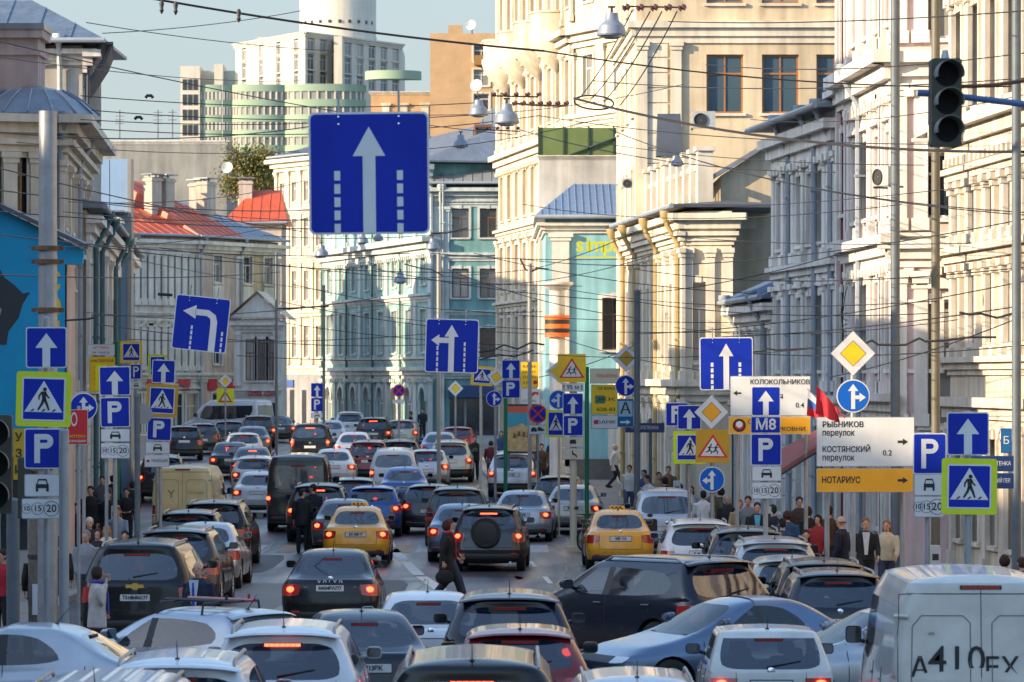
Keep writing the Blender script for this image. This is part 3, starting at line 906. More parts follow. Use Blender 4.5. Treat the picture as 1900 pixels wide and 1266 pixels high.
for i in range(nb):
    x = L * (i + .5) / nb
    q = MB()
    pts = [(.85 + .22, 0)]
    for k in range(13):
        a0, a1 = R(180 * k / 13), R(180 * (k + 1) / 13)
        q.poly([(.83 * math.cos(a0), .83 * math.sin(a0)), (1.12 * math.cos(a0), 1.12 * math.sin(a0)), (1.12 * math.cos(a1), 1.12 * math.sin(a1)), (.83 * math.cos(a1), .83 * math.sin(a1))], -.14, -.002)
    for sx in (-1, 1):
        for k in range(6):
            a0, a1 = R(90 * k / 6), R(90 * (k + 1) / 6)
            p0, p1 = (sx * .84 * math.cos(a0), .84 * math.sin(a0)), (sx * .84 * math.cos(a1), .84 * math.sin(a1))
            pl = [p0, (sx * .85, p0[1]), (sx * .85, p1[1]), p1]
            q.poly(pl if sx > 0 else pl[::-1], -.02, .1)
    q.build('arch', c_tealt, H.o, M=M @ T((x, 0, 3.35)))
MB().box(L * 7.5 / nb - .8, L * 7.5 / nb + .8, .02, .1, .7, 4.1).build('door', mat('door_green', (.01, .07, .06), rough=.5), H.o, M=M)
block(H, A, B, 14, .6, 17.6, c_teal)
roof(H, A, B, 14, 17.75, 3.2, zinc, .7, 3, 3, seams=.8)
# ================================================================== closing the street
A, B = Pt_(514, 26), Pt_(603, 26.6)
H = House(A, B, 'pale cream house with the sunlit top behind the huge lane sign')
facade(H, A, B, .6, 20.4, [(6.2, 2.2), (10.2, 2.1), (14.0, 2.0), (17.2, 1.4)], 4, stucco('pale_cream_stucco', (.50, .44, .34)), c_creamw, ww=.75, fm=f_white, glass=win_lit, cornices=[(5.4, .4, .35), (9.3, .35, .3), (13.2, .35, .3), (16.6, .3, .3), (20, .6, .7)], pil=[(i / 4, 5.7, 19.4) for i in range(5)], pilw=.4)
M, L = H.frame(A, B)
MB().box(-.1, L + .1, -.2, -.002, .6, 5.0).build('stone_plinth', c_grey, H.o, M=M)
for i in range(4):
    MB().box(L * (i + .32) / 4, L * (i + .68) / 4, -.22, -.2, 1.0, 3.9).build('shop_window', win_glass, H.o, M=M)
MB().box(L * .25, L * .42, -.3, -.2, 4.1, 4.6).build('shop_sign', blue if False else mat('small_blue_sign', (.03, .08, .25)), H.o, M=M)
block(H, A, B, 14, .6, 20.4, c_cream)
roof(H, A, B, 14, 20.5, 2.0, zinc, .5, 2, 2)
for x in (.22, .42, .6):
    chimney(H, A, B, L * x, 3, 21.2, .75, 1.5, stucco('chimney_tan', (.42, .30, .16)))
# ================================================================== left side
redroof = mat('red_metal_roof', (.52, .085, .03), rough=.5, noise=.35, scale=.5, streak=.3)
segs = [((240, 30.5), (366, 30), 5, 'white house with columns under the red metal roof', c_white, c_whitet, redroof, 2.8),
        ((366, 30), (440, 29.5), 1, 'pinkish house with two white framed windows left of the grey gable', c_pinkb, c_whitet, redroof, 3.6),
        ((440, 29.5), (516, 29), 2, 'beige house with white window panels behind the small grey gable', stucco('warm_beige_stucco', (.50, .40, .28)), c_whitet, zinc, 2.6)]
for (a, b, n, lab, m_, t_, r_, rh) in segs:
    A, B = Pt_(*a), Pt_(*b)
    H = House(A, B, lab)
    facade(H, A, B, .6, 13.4, [(1.4, 2.4, 1.3), (5.6, 1.7), (10.7, 1.7)] if n != 5 else [(1.4, 2.4, 1.2), (5.2, 2.4, .8), (9.6, 2.6, .8)], n, m_, t_, ww=1.0, fm=f_white, cornices=[(4.9, .4, .3), (8.7, .25, .25), (13.0, .5, .6)] , pil=[(i / (2 * n), 9.2, 12.5) for i in range(2 * n + 1)] + [(i / (2 * n), 5.2, 8.4) for i in range(2 * n + 1)] if n == 5 else [(.02, 5.2, 12.4), (.98, 5.2, 12.4)], pilw=.4, sur=True, hood=(n == 5), pipes=[(.03, .6, 13.2)], pipe_m=pipe_grey)
    M, L = H.frame(A, B)
    if n != 5:
        for i in range(n):
            MB().box(L * (i + .5) / n - .62, L * (i + .5) / n + .62, -.07, -.002, 9.5, 10.5).build('white_panel', c_whitet, H.o, M=M)
    block(H, A, B, 12, .6, 13.4, m_)
    roof(H, A, B, 12, 13.55, rh, r_, .5, 3 if n == 5 else .3, .3 if n == 5 else 2, seams=.7)
    for k in range(2 + (n == 5)):
        chimney(H, A, B, L * (.22 + .3 * k), 3.0 + 1.5 * (k % 2), 15.0, 1.0 if n < 5 else .8, 2.2, stucco('chimney_white', (.46, .40, .34)), .8)
    for i in range(2):
        s_o = MB().box(0, 1.0, -.12, -.002, 4.0, 4.75).build('shop_sign', mat('shop_red', (.55, .04, .06), rough=.5, noise=.3, scale=3), H.o, M=M @ T((L * (.25 + .45 * i), 0, 0)))
A, B = Pt_(424, 27.4), Pt_(522, 27.4)
H = House(A, B, 'house with a bright red metal roof behind the beige house')
facade(H, A, B, .6, 15.2, [], 0, c_pinkb, c_whitet)
block(H, A, B, 6, .6, 15.2, c_pinkb)
roof(H, A, B, 6, 15.3, 2.3, redroof, .4, 1.5, .2, seams=.6)
chimney(H, A, B, 1.0, 2.5, 16.6, .9, 1.6, stucco('chimney_white', (.46, .40, .34)), .8)
# small house with the grey gable
A, B = Pt_(437, 32), Pt_(518, 32)
H = House(A, B, 'small white house with a grey gable and red shop letters')
facade(H, A, B, .5, 8.1, [(4.6, 2.4, .5)], 3, c_white, c_whitet, xs=[.33, .6, .85], fm=f_brown, cornices=[(4.0, .3, .25), (7.8, .4, .4)], pil=[(.04, 4.3, 7.4), (.96, 4.3, 7.4)], pilw=.35)
M, L = H.frame(A, B)
MB().poly([(-.3, 8.25), (L + .3, 8.25), (L / 2, 9.6)], -.25, .3).build('gable', c_whitet, H.o, M=M)
MB().add([(-.6, -.5, 8.15), (L / 2, -.5, 9.8), (L / 2, 9, 9.9), (-.6, 9, 8.15), (L + .6, -.5, 8.15), (L + .6, 9, 8.15)], [(0, 1, 2, 3), (1, 4, 5, 2)]).build('roof', zinc, H.o, M=M)
block(H, A, B, 8, .5, 8.1, c_white)
for i, t in enumerate(('РЕСТО', 'БАР')):
    sb = MB().box(L * (.30 + .36 * i), L * (.30 + .36 * i) + .78, -.14, -.002, 3.75, 4.25 - .3 + .1).build('shop_sign', mat('shop_deep_red', (.42, .02, .04), rough=.5), H.o, M=M)
    put('lettering', text_mesh(t, .34, mat('shop_pale', (.6, .35, .35)), .005), sb, T((L * (.30 + .36 * i) + .39, -.15, 3.9)))
MB().box(.2, L - .2, -.1, -.002, 1.0, 3.3).build('shop_window', win_glass, H.o, M=M)
# left street side with teal pipes
A, B = Pt_(160, 62), Pt_(240, 44)
H = House(A, B, 'beige street side with dark teal downpipes at the left')
facade(H, A, B, 0, 9.8, [(1.0, 2.4), (5.4, 2.2)], 9, c_beige, c_whitet, ww=1.1, cornices=[(4.3, .4, .3), (9.4, .5, .5)], pil=[(i / 9, 4.6, 8.9) for i in range(10)], pilw=.4, pipes=[(.08, 0, 9.6), (.2, 0, 9.6), (.5, 0, 9.6), (.58, 0, 9.6)], pipe_m=pipe_teal, lit=((1, 4),), rustic=(.3, 4.0, .5, c_beiget))
block(H, A, B, 12, 0, 9.8, c_beige)
roof(H, A, B, 12, 9.95, 1.8, zinc, .5, 1, 1)
A, B = Pt_(100, 50), Pt_(238, 50)
H = House(A, B, 'plain pale blue metal clad wall above the beige street side', cat='building')
M, L = H.frame(A, B)
bluecl = mat('pale_blue_cladding', (.24, .36, .52), rough=.5, metal=.05, noise=.15, scale=.6, streak=.15)
for i in range(4):
    MB().box(L * i / 4 + .015, L * (i + 1) / 4 - .015, 0, .06, 0, 12.9).build('cladding_panel', bluecl, H.o, M=M)
MB().box(L - .03, L + .12, -.06, .9, 0, 12.9).build('edge_strip', stucco('grey_strip', (.33, .32, .30)), H.o, M=M)
MB().box(0, L, .06, .9, 0, 12.85).build('core_wall', bluecl, H.o, M=M)
chimney(H, A, B, L * .68, -.6, 9.7, 1.3, 1.0, c_whitet)
# pinkish corner house with the conical roof
A, B = Pt_(-140, 68), Pt_(112, 67)
H = House(A, B, 'pinkish corner house with a rounded zinc corner roof at the left')
facade(H, A, B, 0, 12.0, [(.9, 2.4), (5.0, 2.0), (9.2, 1.75, .9)], 5, c_pinkb, c_creamw, xs=[.1, .3, .5, .715, .9], ww=1.0, fm=f_ochre, cornices=[(4.2, .4, .3), (8.3, .3, .3), (11.2, .35, .35), (11.8, .5, .7)], pil=[(.62, 4.4, 11), (.82, 4.4, 11)], pilw=.4, pipes=[(.985, 0, 11.8)], pipe_m=pipe_grey)
A2 = Pt_(160, 59)
facade(H, B, A2, 0, 12.0, [(.9, 2.4), (5.0, 2.0), (9.0, 1.8)], 4, c_pinkb, c_creamw, ww=1.1, cornices=[(4.2, .4, .35), (8.3, .3, .3), (11.2, .35, .4), (11.8, .5, .9)], pil=[(i / 4, 4.4, 10.8) for i in range(5)], pilw=.5, dent=True, pipes=[(.5, 0, 11.8)], hood=True)
block(H, A, B, 8, 0, 12.0, c_pinkb, endB=False)
cx, cy = PX(58, 64)
M0 = T((cx - H.O.x, cy + 1.0 - H.O.y, -H.O.z))
cn = MB().lathe([(1.9, 12.28), (1.9, 12.42), (1.4, 12.85), (.9, 13.15), (.2, 13.3)], 16, M=M0).build('conical_roof', zinc, H.o)
for k in range(16):
    a = 2 * math.pi * k / 16
    MB().tube([(1.9 * math.cos(a), 1.9 * math.sin(a), 12.45), (1.4 * math.cos(a), 1.4 * math.sin(a), 12.87), (.9 * math.cos(a), .9 * math.sin(a), 13.17)], .03, 4, M=M0).build('roof_seam', zinc, cn)
MB().box(-3.2, .1, -.2, 1.6, 12.6, 14.7, M=M0).box(-3.3, .25, -.35, 1.7, 14.7, 14.95, M=M0).box(-3.3, .18, -.28, 1.7, 14.2, 14.32, M=M0).build('attic_block', stucco('attic_pink', (.40, .31, .28)), H.o)
MB().box(-3.35, .3, -.4, 1.75, 14.95, 15.12, M=M0).build('attic_cap', zinc, H.o)
# taller grey white house behind
A, B = Pt_(-140, 57), Pt_(153, 57)
H = House(A, B, 'taller grey white house with wide dark eaves at the top left')
facade(H, A, B, 0, 15.6, [], 0, stucco('pale_grey_stucco', (.40, .385, .35)), c_whitet, pipes=[(.86, 9, 15.6)], pipe_m=mat('pipe_white', (.5, .5, .48)), cornices=[(15.3, .35, .5)])
A2 = Pt_(157, 54.6)
facade(H, B, A2, 0, 15.6, [(9.8, 2.0), (12.9, 1.8)], 2, stucco('pale_grey_stucco', 0), c_whitet, cornices=[(15.2, .5, .6)], pipes=[(.02, 0, 15.5)], pipe_m=zinc_d)
block(H, A, B, 6, 0, 15.6, c_white, endB=False)
roof(H, A, B, 6, 15.75, 1.6, mat('weathered_blue_roof', (.13, .17, .22), rough=.5, metal=.3, noise=.35), .8, 2, 2, seams=1.0)
M, L = H.frame(B, A2)
for i in range(9):
    x = L * (i + .3) / 9
    MB().tube([(x, -.1, 14.2), (x, -.75, 15.2), (x, -.9, 15.6)], [(.05, .09)] * 3, 5).build('eave_bracket', zinc_d, H.o, M=M)
MB().box(-.3, L, -1.0, -.05, 15.62, 15.70).build('eave_board', zinc_d, H.o, M=M)
# blue painted gable
A, B = Pt_(-120, 82), Pt_(121, 82)
H = House(A, B, 'low building with a bright blue painted gable wall at the left', name='low_building')
M, L = H.frame(A, B)
bluew = mat('mural_blue', (.004, .30, .56), rough=.7, noise=.12, scale=1.2)
xk = (0 + 120) / 82
MB().poly([(0, .1), (L, .1), (L, 7.35), (L + .38, 7.35), (L + .42, 7.68), (xk, 8.62), (0, 8.95)], 0, .3).build('gable_wall', bluew, H.o, M=M)
q = MB().add([(0, -.35, 9.1), (xk, -.35, 8.74), (L + .55, -.35, 7.78), (L + .55, 2, 7.78), (xk, 2, 8.74), (0, 2, 9.1), (0, -.35, 8.98), (xk, -.35, 8.64), (L + .55, -.35, 7.68)], [(0, 1, 4, 5), (1, 2, 3, 4), (0, 6, 7, 1), (1, 7, 8, 2)])
q.build('roof', zinc_d, H.o, M=M)
block(H, A, B, 2, 0, 7.4, c_pinkb)
mg = mat('mural_grey', (.035, .045, .055), rough=.8)
px2 = lambda px, py: ((px + 120) / 82, ZZ(py, 82))
MB().poly([px2(*p) for p in ((-20, 640), (12, 640), (16, 615), (35, 590), (42, 565), (56, 542), (42, 545), (28, 530), (8, 515), (0, 500), (-20, 490))], -.012, -.002).build('painted_shape', mg, H.o, M=M)
MB().poly([px2(*p) for p in ((-20, 600), (-2, 592), (3, 575), (-4, 565), (-20, 570))], -.018, -.012).build('painted_patch', mat('mural_pale', (.35, .38, .42), rough=.8), H.o, M=M)
my = mat('mural_yellow', (.72, .50, .02), rough=.7)
for (py, ch) in ((525, 'С'), (572, 'О'), (622, 'Н')):
    x, z = px2(92, py)
    put('painted_letter', text_mesh(ch, .72, my, .02, thick=.01), H.o, M @ T((x, -.008, z)))
MB().box(0, L - .05, -.10, -.002, .1, 3.6).build('shop_wall', stucco('shop_wall_white', (.42, .43, .44)), H.o, M=M)
for x0, x1 in ((.5, 1.2), (1.5, 2.1), (2.3, 2.75)):
    MB().box(x0, x1, -.13, -.10, .9, 3.0).build('shop_window', win_glass, H.o, M=M)
MB().box(px2(27, 0)[0], px2(47, 0)[0], -.22, -.10, ZZ(890, 82), ZZ(795, 82)).build('yellow_shop_sign', syel_ if False else mat('shop_yellow', (.55, .38, .02), rough=.5), H.o, M=M)
for i, ch in enumerate('УЗИ'):
    put('sign_letter', text_mesh(ch, .26, mat('black_ink_', (.02, .02, .02)), .006), H.o, M @ T((px2(37, 0)[0], -.23, ZZ(812 + i * 30, 82))))
# rough statue-like cornice scroll on the pink corner
# ================================================================== beyond: roofs, tree, towers
A, B = Pt_(190, 24), Pt_(421, 24)
H = House(A, B, 'plain grey flat roofed house behind the red roofs')
facade(H, A, B, 0, 23, [], 0, stucco('dull_grey_stucco', (.27, .27, .25)), c_whitet, cornices=[(23, .2, .2)])
block(H, A, B, 12, 0, 23, c_grey)
flatroof(H, A, B, 12, 22.95)
A, B = Pt_(238, 22.5), Pt_(345, 22.5)
H = House(A, B, 'small red rooftop house beside the white high rise')
facade(H, A, B, 0, 24.3, [(22.9, .5)], 5, mat('brick_red', (.42, .12, .08), rough=.8, noise=.2), c_pink, ww=.4, sur=False)
block(H, A, B, 5, 0, 24.3, c_red)
flatroof(H, A, B, 5, 24.3, zinc_d)
for i, x in enumerate((293, 320, 222)):
    X, Y = PX(x, 23.5)
    an = empty('roof_aerial', (X, Y, ZZ(258, 23.5)), 0, ['thin aerial on the grey roof', 'second thin aerial on the grey roof', 'short aerial by the left houses'][i], 'aerial')
    MB().tube([(0, 0, 0), (0, 0, 2.3)], .05, 5).build('rod', zinc_d, an)
    for k in range(4):
        MB().tube([(-.35, 0, 1.2 + k * .3), (.35, 0, 1.2 + k * .3)], .02, 4).build('cross_rod', zinc_d, an)
# white high rise
hw = stucco('tower_white', (.58, .54, .45), .10, .2)
tg = mat('tower_window', (.13, .14, .14), rough=.3, noise=.5, scale=.6)
hg = mat('tower_green', (.26, .36, .26), rough=.8, noise=.1, scale=.3)
S18 = 18.
A, B = Pt_(437, S18), Pt_(745, S18)
H = House(A, B, 'white high rise with a round tower and curved green balconies', name='high_rise', cat='high rise')
L = H.frame(A, B)[1]
A1, Mid, B1 = Pt_(437, 17.35), Pt_(566, S18), Pt_(745, 17.35)
facade(H, Mid, B1, 0, ZZ(62, S18), [(ZZ(155, S18), 1.5), (ZZ(128, S18), 1.7), (ZZ(94, S18), 1.7)], 8, hw, hw, ww=1.3, sur=False, glass=tg, cornices=[(ZZ(62, S18), .4, .3)])
facade(H, A1, Mid, 0, ZZ(62, S18), [(ZZ(155, S18), 1.5), (ZZ(128, S18), 1.7), (ZZ(94, S18), 1.7)], 4, hw, hw, ww=1.1, sur=False, glass=tg, cornices=[(ZZ(62, S18), .4, .3)])
block(H, A1, B1, 14, 0, ZZ(62, S18), hw)
flatroof(H, A1, B1, 14, ZZ(62, S18) - .05)
M, L = H.frame(A, B)
MB().box(L * .59, L * .64, .9, 9, 5, ZZ(66, S18)).build('stair_strip', hw, H.o, M=M)
for k in range(3):
    xx = L * (.07 + .08 * k)
    MB().box(xx, xx + 1.4, 16, 19, ZZ(62, S18), ZZ(45, S18)).build('roof_cabin', hw, H.o, M=M)
xc = (617 - 437) / S18
rad = 73 / S18
cyl_ = MB().lathe([(rad * 1.02, ZZ(62, S18)), (rad * 1.02, ZZ(52, S18)), (rad, ZZ(50, S18)), (rad, ZZ(-140, S18)), (.1, ZZ(-142, S18))], 40, M=T((xc, 13, 0))).build('round_tower', hw, H.o, True, M=M)
for k in range(10):
    a = R(200 + k * 15)
    MB().box(-.14, .14, -.05, .05, -.16, .16).build('porthole', win_glass, cyl_, M=T((xc + (rad + .02) * math.cos(a), 13 + (rad + .02) * math.sin(a), ZZ(25, S18))) @ RZ(a + R(90)))
# curved balcony floors: left bay, middle bay, right bay
zs = [160, 188, 216, 244, 272, 300]
for (cx_, w_, lab) in ((400, 36, 'l'), (487, 58, 'm'), (600, 80, 'r')):
    bx = (cx_ - 437) / S18
    rw = w_ / S18
    for i, y in enumerate(zs):
        zt, zb = ZZ(y, S18), ZZ(y + 28, S18)
        f = MB()
        arc = [(bx + rw * math.cos(R(a)), -1.0 + rw * .55 * math.sin(R(a))) for a in range(180, 361, 12)]
        def band(z0, z1, k, nm, mm, par=None):
            q = MB()
            n_ = len(arc)
            ar = [(bx + (x - bx) * k, y * k) for x, y in arc]
            q.add([(x, y, z0) for x, y in ar] + [(x, y, z1) for x, y in ar], [(j, j + 1, n_ + j + 1, n_ + j) for j in range(n_ - 1)])
            q.add([(x, y, z1) for x, y in ar], [list(range(n_))])
            q.add([(x, y, z0) for x, y in ar], [list(range(n_ - 1, -1, -1))])
            return q.build(nm, mm, par or H.o, nm != 'x', M=M if par is None else None)
        bo = band(lerp(zb, zt, .52), zt, 1.0, 'balcony_band', hg)
        gl = band(zb, lerp(zb, zt, .52), .96, 'glazing', mat('tower_glazing', (.22, .24, .22), rough=.3))
        for j in range(1, len(arc) - 1):
            x, y = arc[j]
            MB().box(-.09, .09, -.06, .06, zb, lerp(zb, zt, .52)).build('mullion', hw, gl, M=T((bx + (x - bx) * .975, y * .975, 0)))
MB().box((338 - 437) / S18, (374 - 437) / S18, -2.2, 4, 0, ZZ(126, S18)).box((400 - 437) / S18, (416 - 437) / S18, -2, 4, 20, ZZ(122, S18)).box((374 - 437) / S18, 0, -.4, 4, 20, ZZ(132, S18)).build('end_wing', hw, H.o, M=M)
for k in range(3):
    for i in range(5):
        MB().box(-.22, .22, -.02, .04, 0, 1.1).build('window', win_glass, H.o, M=M @ T(((346 + 10 * k - 437) / S18, -2.22, ZZ(170 + i * 28, S18))))
rb_ = MB()
ar = [((730 - 437) / S18 + 2.9 * math.cos(R(a)), -.5 + 2.4 * math.sin(R(a))) for a in range(180, 361, 15)]
rb_.add([(x, y, ZZ(150, S18)) for x, y in ar] + [(x, y, ZZ(134, S18)) for x, y in ar], [(j, j + 1, len(ar) + j + 1, len(ar) + j) for j in range(len(ar) - 1)] + [list(range(len(ar), 2 * len(ar)))] + [list(range(len(ar) - 1, -1, -1))])
rb_.build('round_terrace', hg, H.o, True, M=M)
# orange brick house
obr = mat('orange_brick', (.46, .30, .16), rough=.85, noise=.15, scale=.8, bump=.2)
A, B = Pt_(798, 22), Pt_(930, 22)
H = House(A, B, 'orange brick apartment house left of the ornate cream house', name='apartment_house')
facade(H, A, B, 0, ZZ(62, 22), [(ZZ(115, 22), 1.4), (ZZ(160, 22), 1.4), (ZZ(205, 22), 1.4)], 1, obr, c_creamw, xs=[.72], ww=1.3)
block(H, A, B, 12, 0, ZZ(62, 22), obr)
flatroof(H, A, B, 12, ZZ(62, 22) - .05)
M, L = H.frame(A, B)
MB().box(L * .62, L * .85, -.9, -.01, ZZ(122, 22), ZZ(104, 22)).build('balcony', mat('balcony_brown', (.28, .14, .04)), H.o, M=M)
MB().box(L * .25, L * .45, 1, 3, ZZ(62, 22), ZZ(45, 22)).build('lift_house', obr, H.o, M=M)
for (x, y, r, lab) in ((875, 48, .42, 'white satellite dish on the orange brick roof'), (885, 160, .5, 'large white satellite dish by the ornate cream house'), (424, 313, .35, 'small white satellite dish by the autumn tree')):
    X, Y = PX(x, 22.6 if y < 300 else 30)
    d = empty('satellite_dish', (X, Y, ZZ(y, 22.6 if y < 300 else 30)), R(-20), lab, 'satellite dish')
    MB().lathe([(.01, 0), (r * .6, .08), (r, .22), (r * 1.02, .22), (r * .6, .05)], 20, M=Matrix.Rotation(R(75), 4, 'X')).build('bowl', mat('dish_white', (.6, .6, .58), rough=.5), d, True)
    MB().tube([(0, .1, 0), (0, .1, -r * 1.6)], .06, 6).build('mast', zinc_d, d)
A, B = Pt_(688, 21), Pt_(800, 21)
H = House(A, B, 'low orange brick block under the round green terrace')
facade(H, A, B, 0, ZZ(172, 21), [], 0, obr, c_creamw, cornices=[(ZZ(172, 21), .2, .2)], pil=[(.25, 20, 29), (.55, 20, 29), (.9, 20, 29)], pilw=.6)
block(H, A, B, 6, 0, ZZ(172, 21), obr)
flatroof(H, A, B, 6, ZZ(172, 21))
# autumn tree by the red roofs
def leaf_tree(px, s, py_top, py_bot, wpx, label, cols):
    X, Y = PX(px, s)
    g = gz(Y)
    o = empty('tree', (X, Y, g), 0, label, 'tree')
    zt, zb = ZZ(py_top, s) - g, ZZ(py_bot, s) - g
    rw = wpx / s / 2
    bark = mat('bark', (.10, .075, .05), rough=.9, noise=.3, scale=4)
    tr = MB().tube([(0, 0, 0), (.1, 0, zb * .5), (-.1, .1, zb), (0, 0, zt * .9)], [.35, .26, .18, .05], 8)
    rnd = random.Random(5)
    tips = []
    for k in range(16):
        a = rnd.uniform(0, 6.28)
        z = lerp(zb, zt, rnd.uniform(.05, .8))
        e = V((rw * .8 * math.cos(a), rw * .6 * math.sin(a), min(z + rnd.uniform(.5, 1.5), zt)))
        tr.tube([(0, 0, z - .8), e * .5 + V((0, 0, z * .5)), e], [.09, .06, .02], 5)
        tips.append(e)
    tr.build('trunk', bark, o, True)
    for ci, c in enumerate(cols):
        mb = MB()
        for t in tips + [V((rnd.uniform(-.5, .5) * rw, rnd.uniform(-.5, .5) * rw, lerp(zb, zt, rnd.uniform(.2, 1)))) for _ in range(10)]:
            for _ in range(80):
                p = t + V((rnd.gauss(0, .5), rnd.gauss(0, .5), rnd.gauss(0, .45)))
                n = V((rnd.gauss(0, 1), rnd.gauss(0, 1), rnd.gauss(0, 1))).normalized()
                u = n.orthogonal().normalized() * rnd.uniform(.07, .13)
                w = n.cross(u)
                mb.add([p - u, p - w * .6, p + u, p + w * .6], [(0, 1, 2, 3)])
        lo = mb.build('crown', mat('leaf_%d' % ci, c, rough=.7), o)
        lo['kind'] = 'stuff'
    return o
leaf_tree(458, 25, 288, 372, 84, 'green and yellow autumn tree between the high rise and the red roofs', [(.05, .085, .02), (.10, .10, .02), (.22, .15, .02)])
leaf_tree(497, 24.5, 318, 372, 44, 'darker green tree beside the chimneyed cream house', [(.03, .06, .02), (.05, .08, .02), (.09, .09, .03)])
# ================================================================== unseen houses added to shade the junction and the right facades
for (A, B, D, h, lab) in (((-17, 6), (-17, 50), 16, 19, 'unseen house added at the near left corner to shade the junction'),
                          ((-26, 178), (-26, 236), 12, 19, 'unseen house added behind the left street side to shade the ornate house'),
                          ((-60, 30), (-60, 92), 14, 27, 'unseen house added across the side street to block the low sun'),
                          ((-34, 84), (-14.2, 84), 12.5, 14.5, 'unseen house added behind the blue gable, its height set for the shade'),
                          ((-34, 97), (-14.2, 97), 15, 21.5, 'unseen taller house added behind the blue gable to shade the white house')):
    H = House(A, B, lab)
    facade(H, A, B, 0, h, [(1, 2.2), (5, 2.2), (9, 2.2), (13, 2.2)][:4], 8, c_grey, c_whitet, sur=False)
    block(H, A, B, D, 0, h, c_grey)
    flatroof(H, A, B, D, h - .05)
# ================================================================== cars
glass_dark = mat('tinted_glass', (.006, .014, .032), rough=.03, spec=1., coat=.9, alpha=.80)
glass_side = mat('clear_glass', (.008, .014, .024), rough=.03, spec=1., coat=.5, alpha=.56)
cabin = mat('cabin_dark', (.022, .021, .021), rough=.8)
seat_m = mat('seat_cloth', (.05, .05, .052), rough=.85)
trim_black = mat('black_trim', (.018, .018, .019), rough=.5)
rubber = mat('rubber', (.02, .02, .02), rough=.85)
alloy = mat('alloy_rim', (.45, .46, .48), rough=.3, metal=.85)
chrome = mat('chrome', (.75, .76, .78), rough=.12, metal=1)
lens_red = mat('red_lens', (.36, .012, .01), rough=.15, coat=.8)
lens_lit = mat('red_lens_lit', (1.0, .06, .02), rough=.3, emit=2.6)
lens_amber = mat('amber_lens_lit', (1.0, .22, .02), rough=.3, emit=3.2)
lens_clear = mat('clear_lens', (.62, .63, .65), rough=.08, coat=.8)
plate_white = mat('plate_white', (.62, .62, .62), rough=.5)
ink = mat('black_ink', (.015, .015, .018), rough=.6)
def paint(name, color, metal=.25, rough=.28, dirt=.16):
    return mat(name, color, rough=rough, metal=metal, coat=.6, noise=dirt, scale=1.6, spec=.4)
def dust(m):
    """road dust thrown up on the lower flanks and tail, its edge broken by noise"""
    nt = m.node_tree
    b = nt.nodes['Principled BSDF']
    tc = nt.nodes.new('ShaderNodeTexCoord')
    sp = nt.nodes.new('ShaderNodeSeparateXYZ')
    nt.links.new(tc.outputs['Object'], sp.inputs[0])
    n = nt.nodes.new('ShaderNodeTexNoise')
    n.inputs['Scale'].default_value = 4
    n.inputs['Detail'].default_value = 6
    nt.links.new(tc.outputs['Object'], n.inputs['Vector'])
    a = nt.nodes.new('ShaderNodeMath'); a.operation = 'MULTIPLY_ADD'
    nt.links.new(n.outputs['Fac'], a.inputs[0]); a.inputs[1].default_value = -.9
    nt.links.new(sp.outputs['Z'], a.inputs[2])
    r = nt.nodes.new('ShaderNodeMapRange'); r.interpolation_type = 'SMOOTHSTEP'
    for k, v in (('From Min', -.25), ('From Max', .40), ('To Min', .34), ('To Max', .0)):
        r.inputs[k].default_value = v
    nt.links.new(a.outputs[0], r.inputs['Value'])
    mx = nt.nodes.new('ShaderNodeMix'); mx.data_type = 'RGBA'
    old = b.inputs['Base Color'].links[0].from_socket
    nt.links.new(r.outputs[0], mx.inputs['Factor'])
    nt.links.new(old, mx.inputs['A'])
    mx.inputs['B'].default_value = (.075, .070, .064, 1)
    nt.links.new(mx.outputs['Result'], b.inputs['Base Color'])
    q = nt.nodes.new('ShaderNodeMapRange')
    q.inputs['To Min'].default_value = b.inputs['Coat Weight'].default_value
    q.inputs['To Max'].default_value = 0
    nt.links.new(r.outputs[0], q.inputs['Value'])
    nt.links.new(q.outputs[0], b.inputs['Coat Weight'])
PAINT = dict(
    black=mat('black_paint', (.005, .005, .006), rough=.22, coat=.25, spec=.3, noise=.1, scale=1.6),
    graphite=paint('graphite_paint', (.018, .019, .022), .1),
    grey=paint('grey_paint', (.10, .105, .11), .5),
    silver=paint('silver_paint', (.40, .425, .46), .5, .3),
    white=paint('white_paint', (.62, .63, .64), 0., .32),
    cream=paint('cream_paint', (.74, .58, .28), 0., .4),
    taxi=paint('taxi_yellow_paint', (.78, .36, .012), 0., .32),
    blue=paint('deep_blue_paint', (.012, .07, .27), .4),
    greyblue=paint('grey_blue_paint', (.10, .155, .25), .5, .3),
    navy=mat('navy_paint', (.004, .007, .018), rough=.22, coat=.35, spec=.35, noise=.1, scale=1.6),
    beige=paint('beige_silver_paint', (.40, .37, .31), .5, .32),
    red=paint('dark_red_paint', (.18, .012, .014), .3),
    olive=paint('olive_grey_paint', (.055, .06, .05), .4),
    vanwhite=paint('dusty_white_paint', (.50, .50, .46), 0., .45, .22),
)
for m_ in PAINT.values():
    dust(m_)
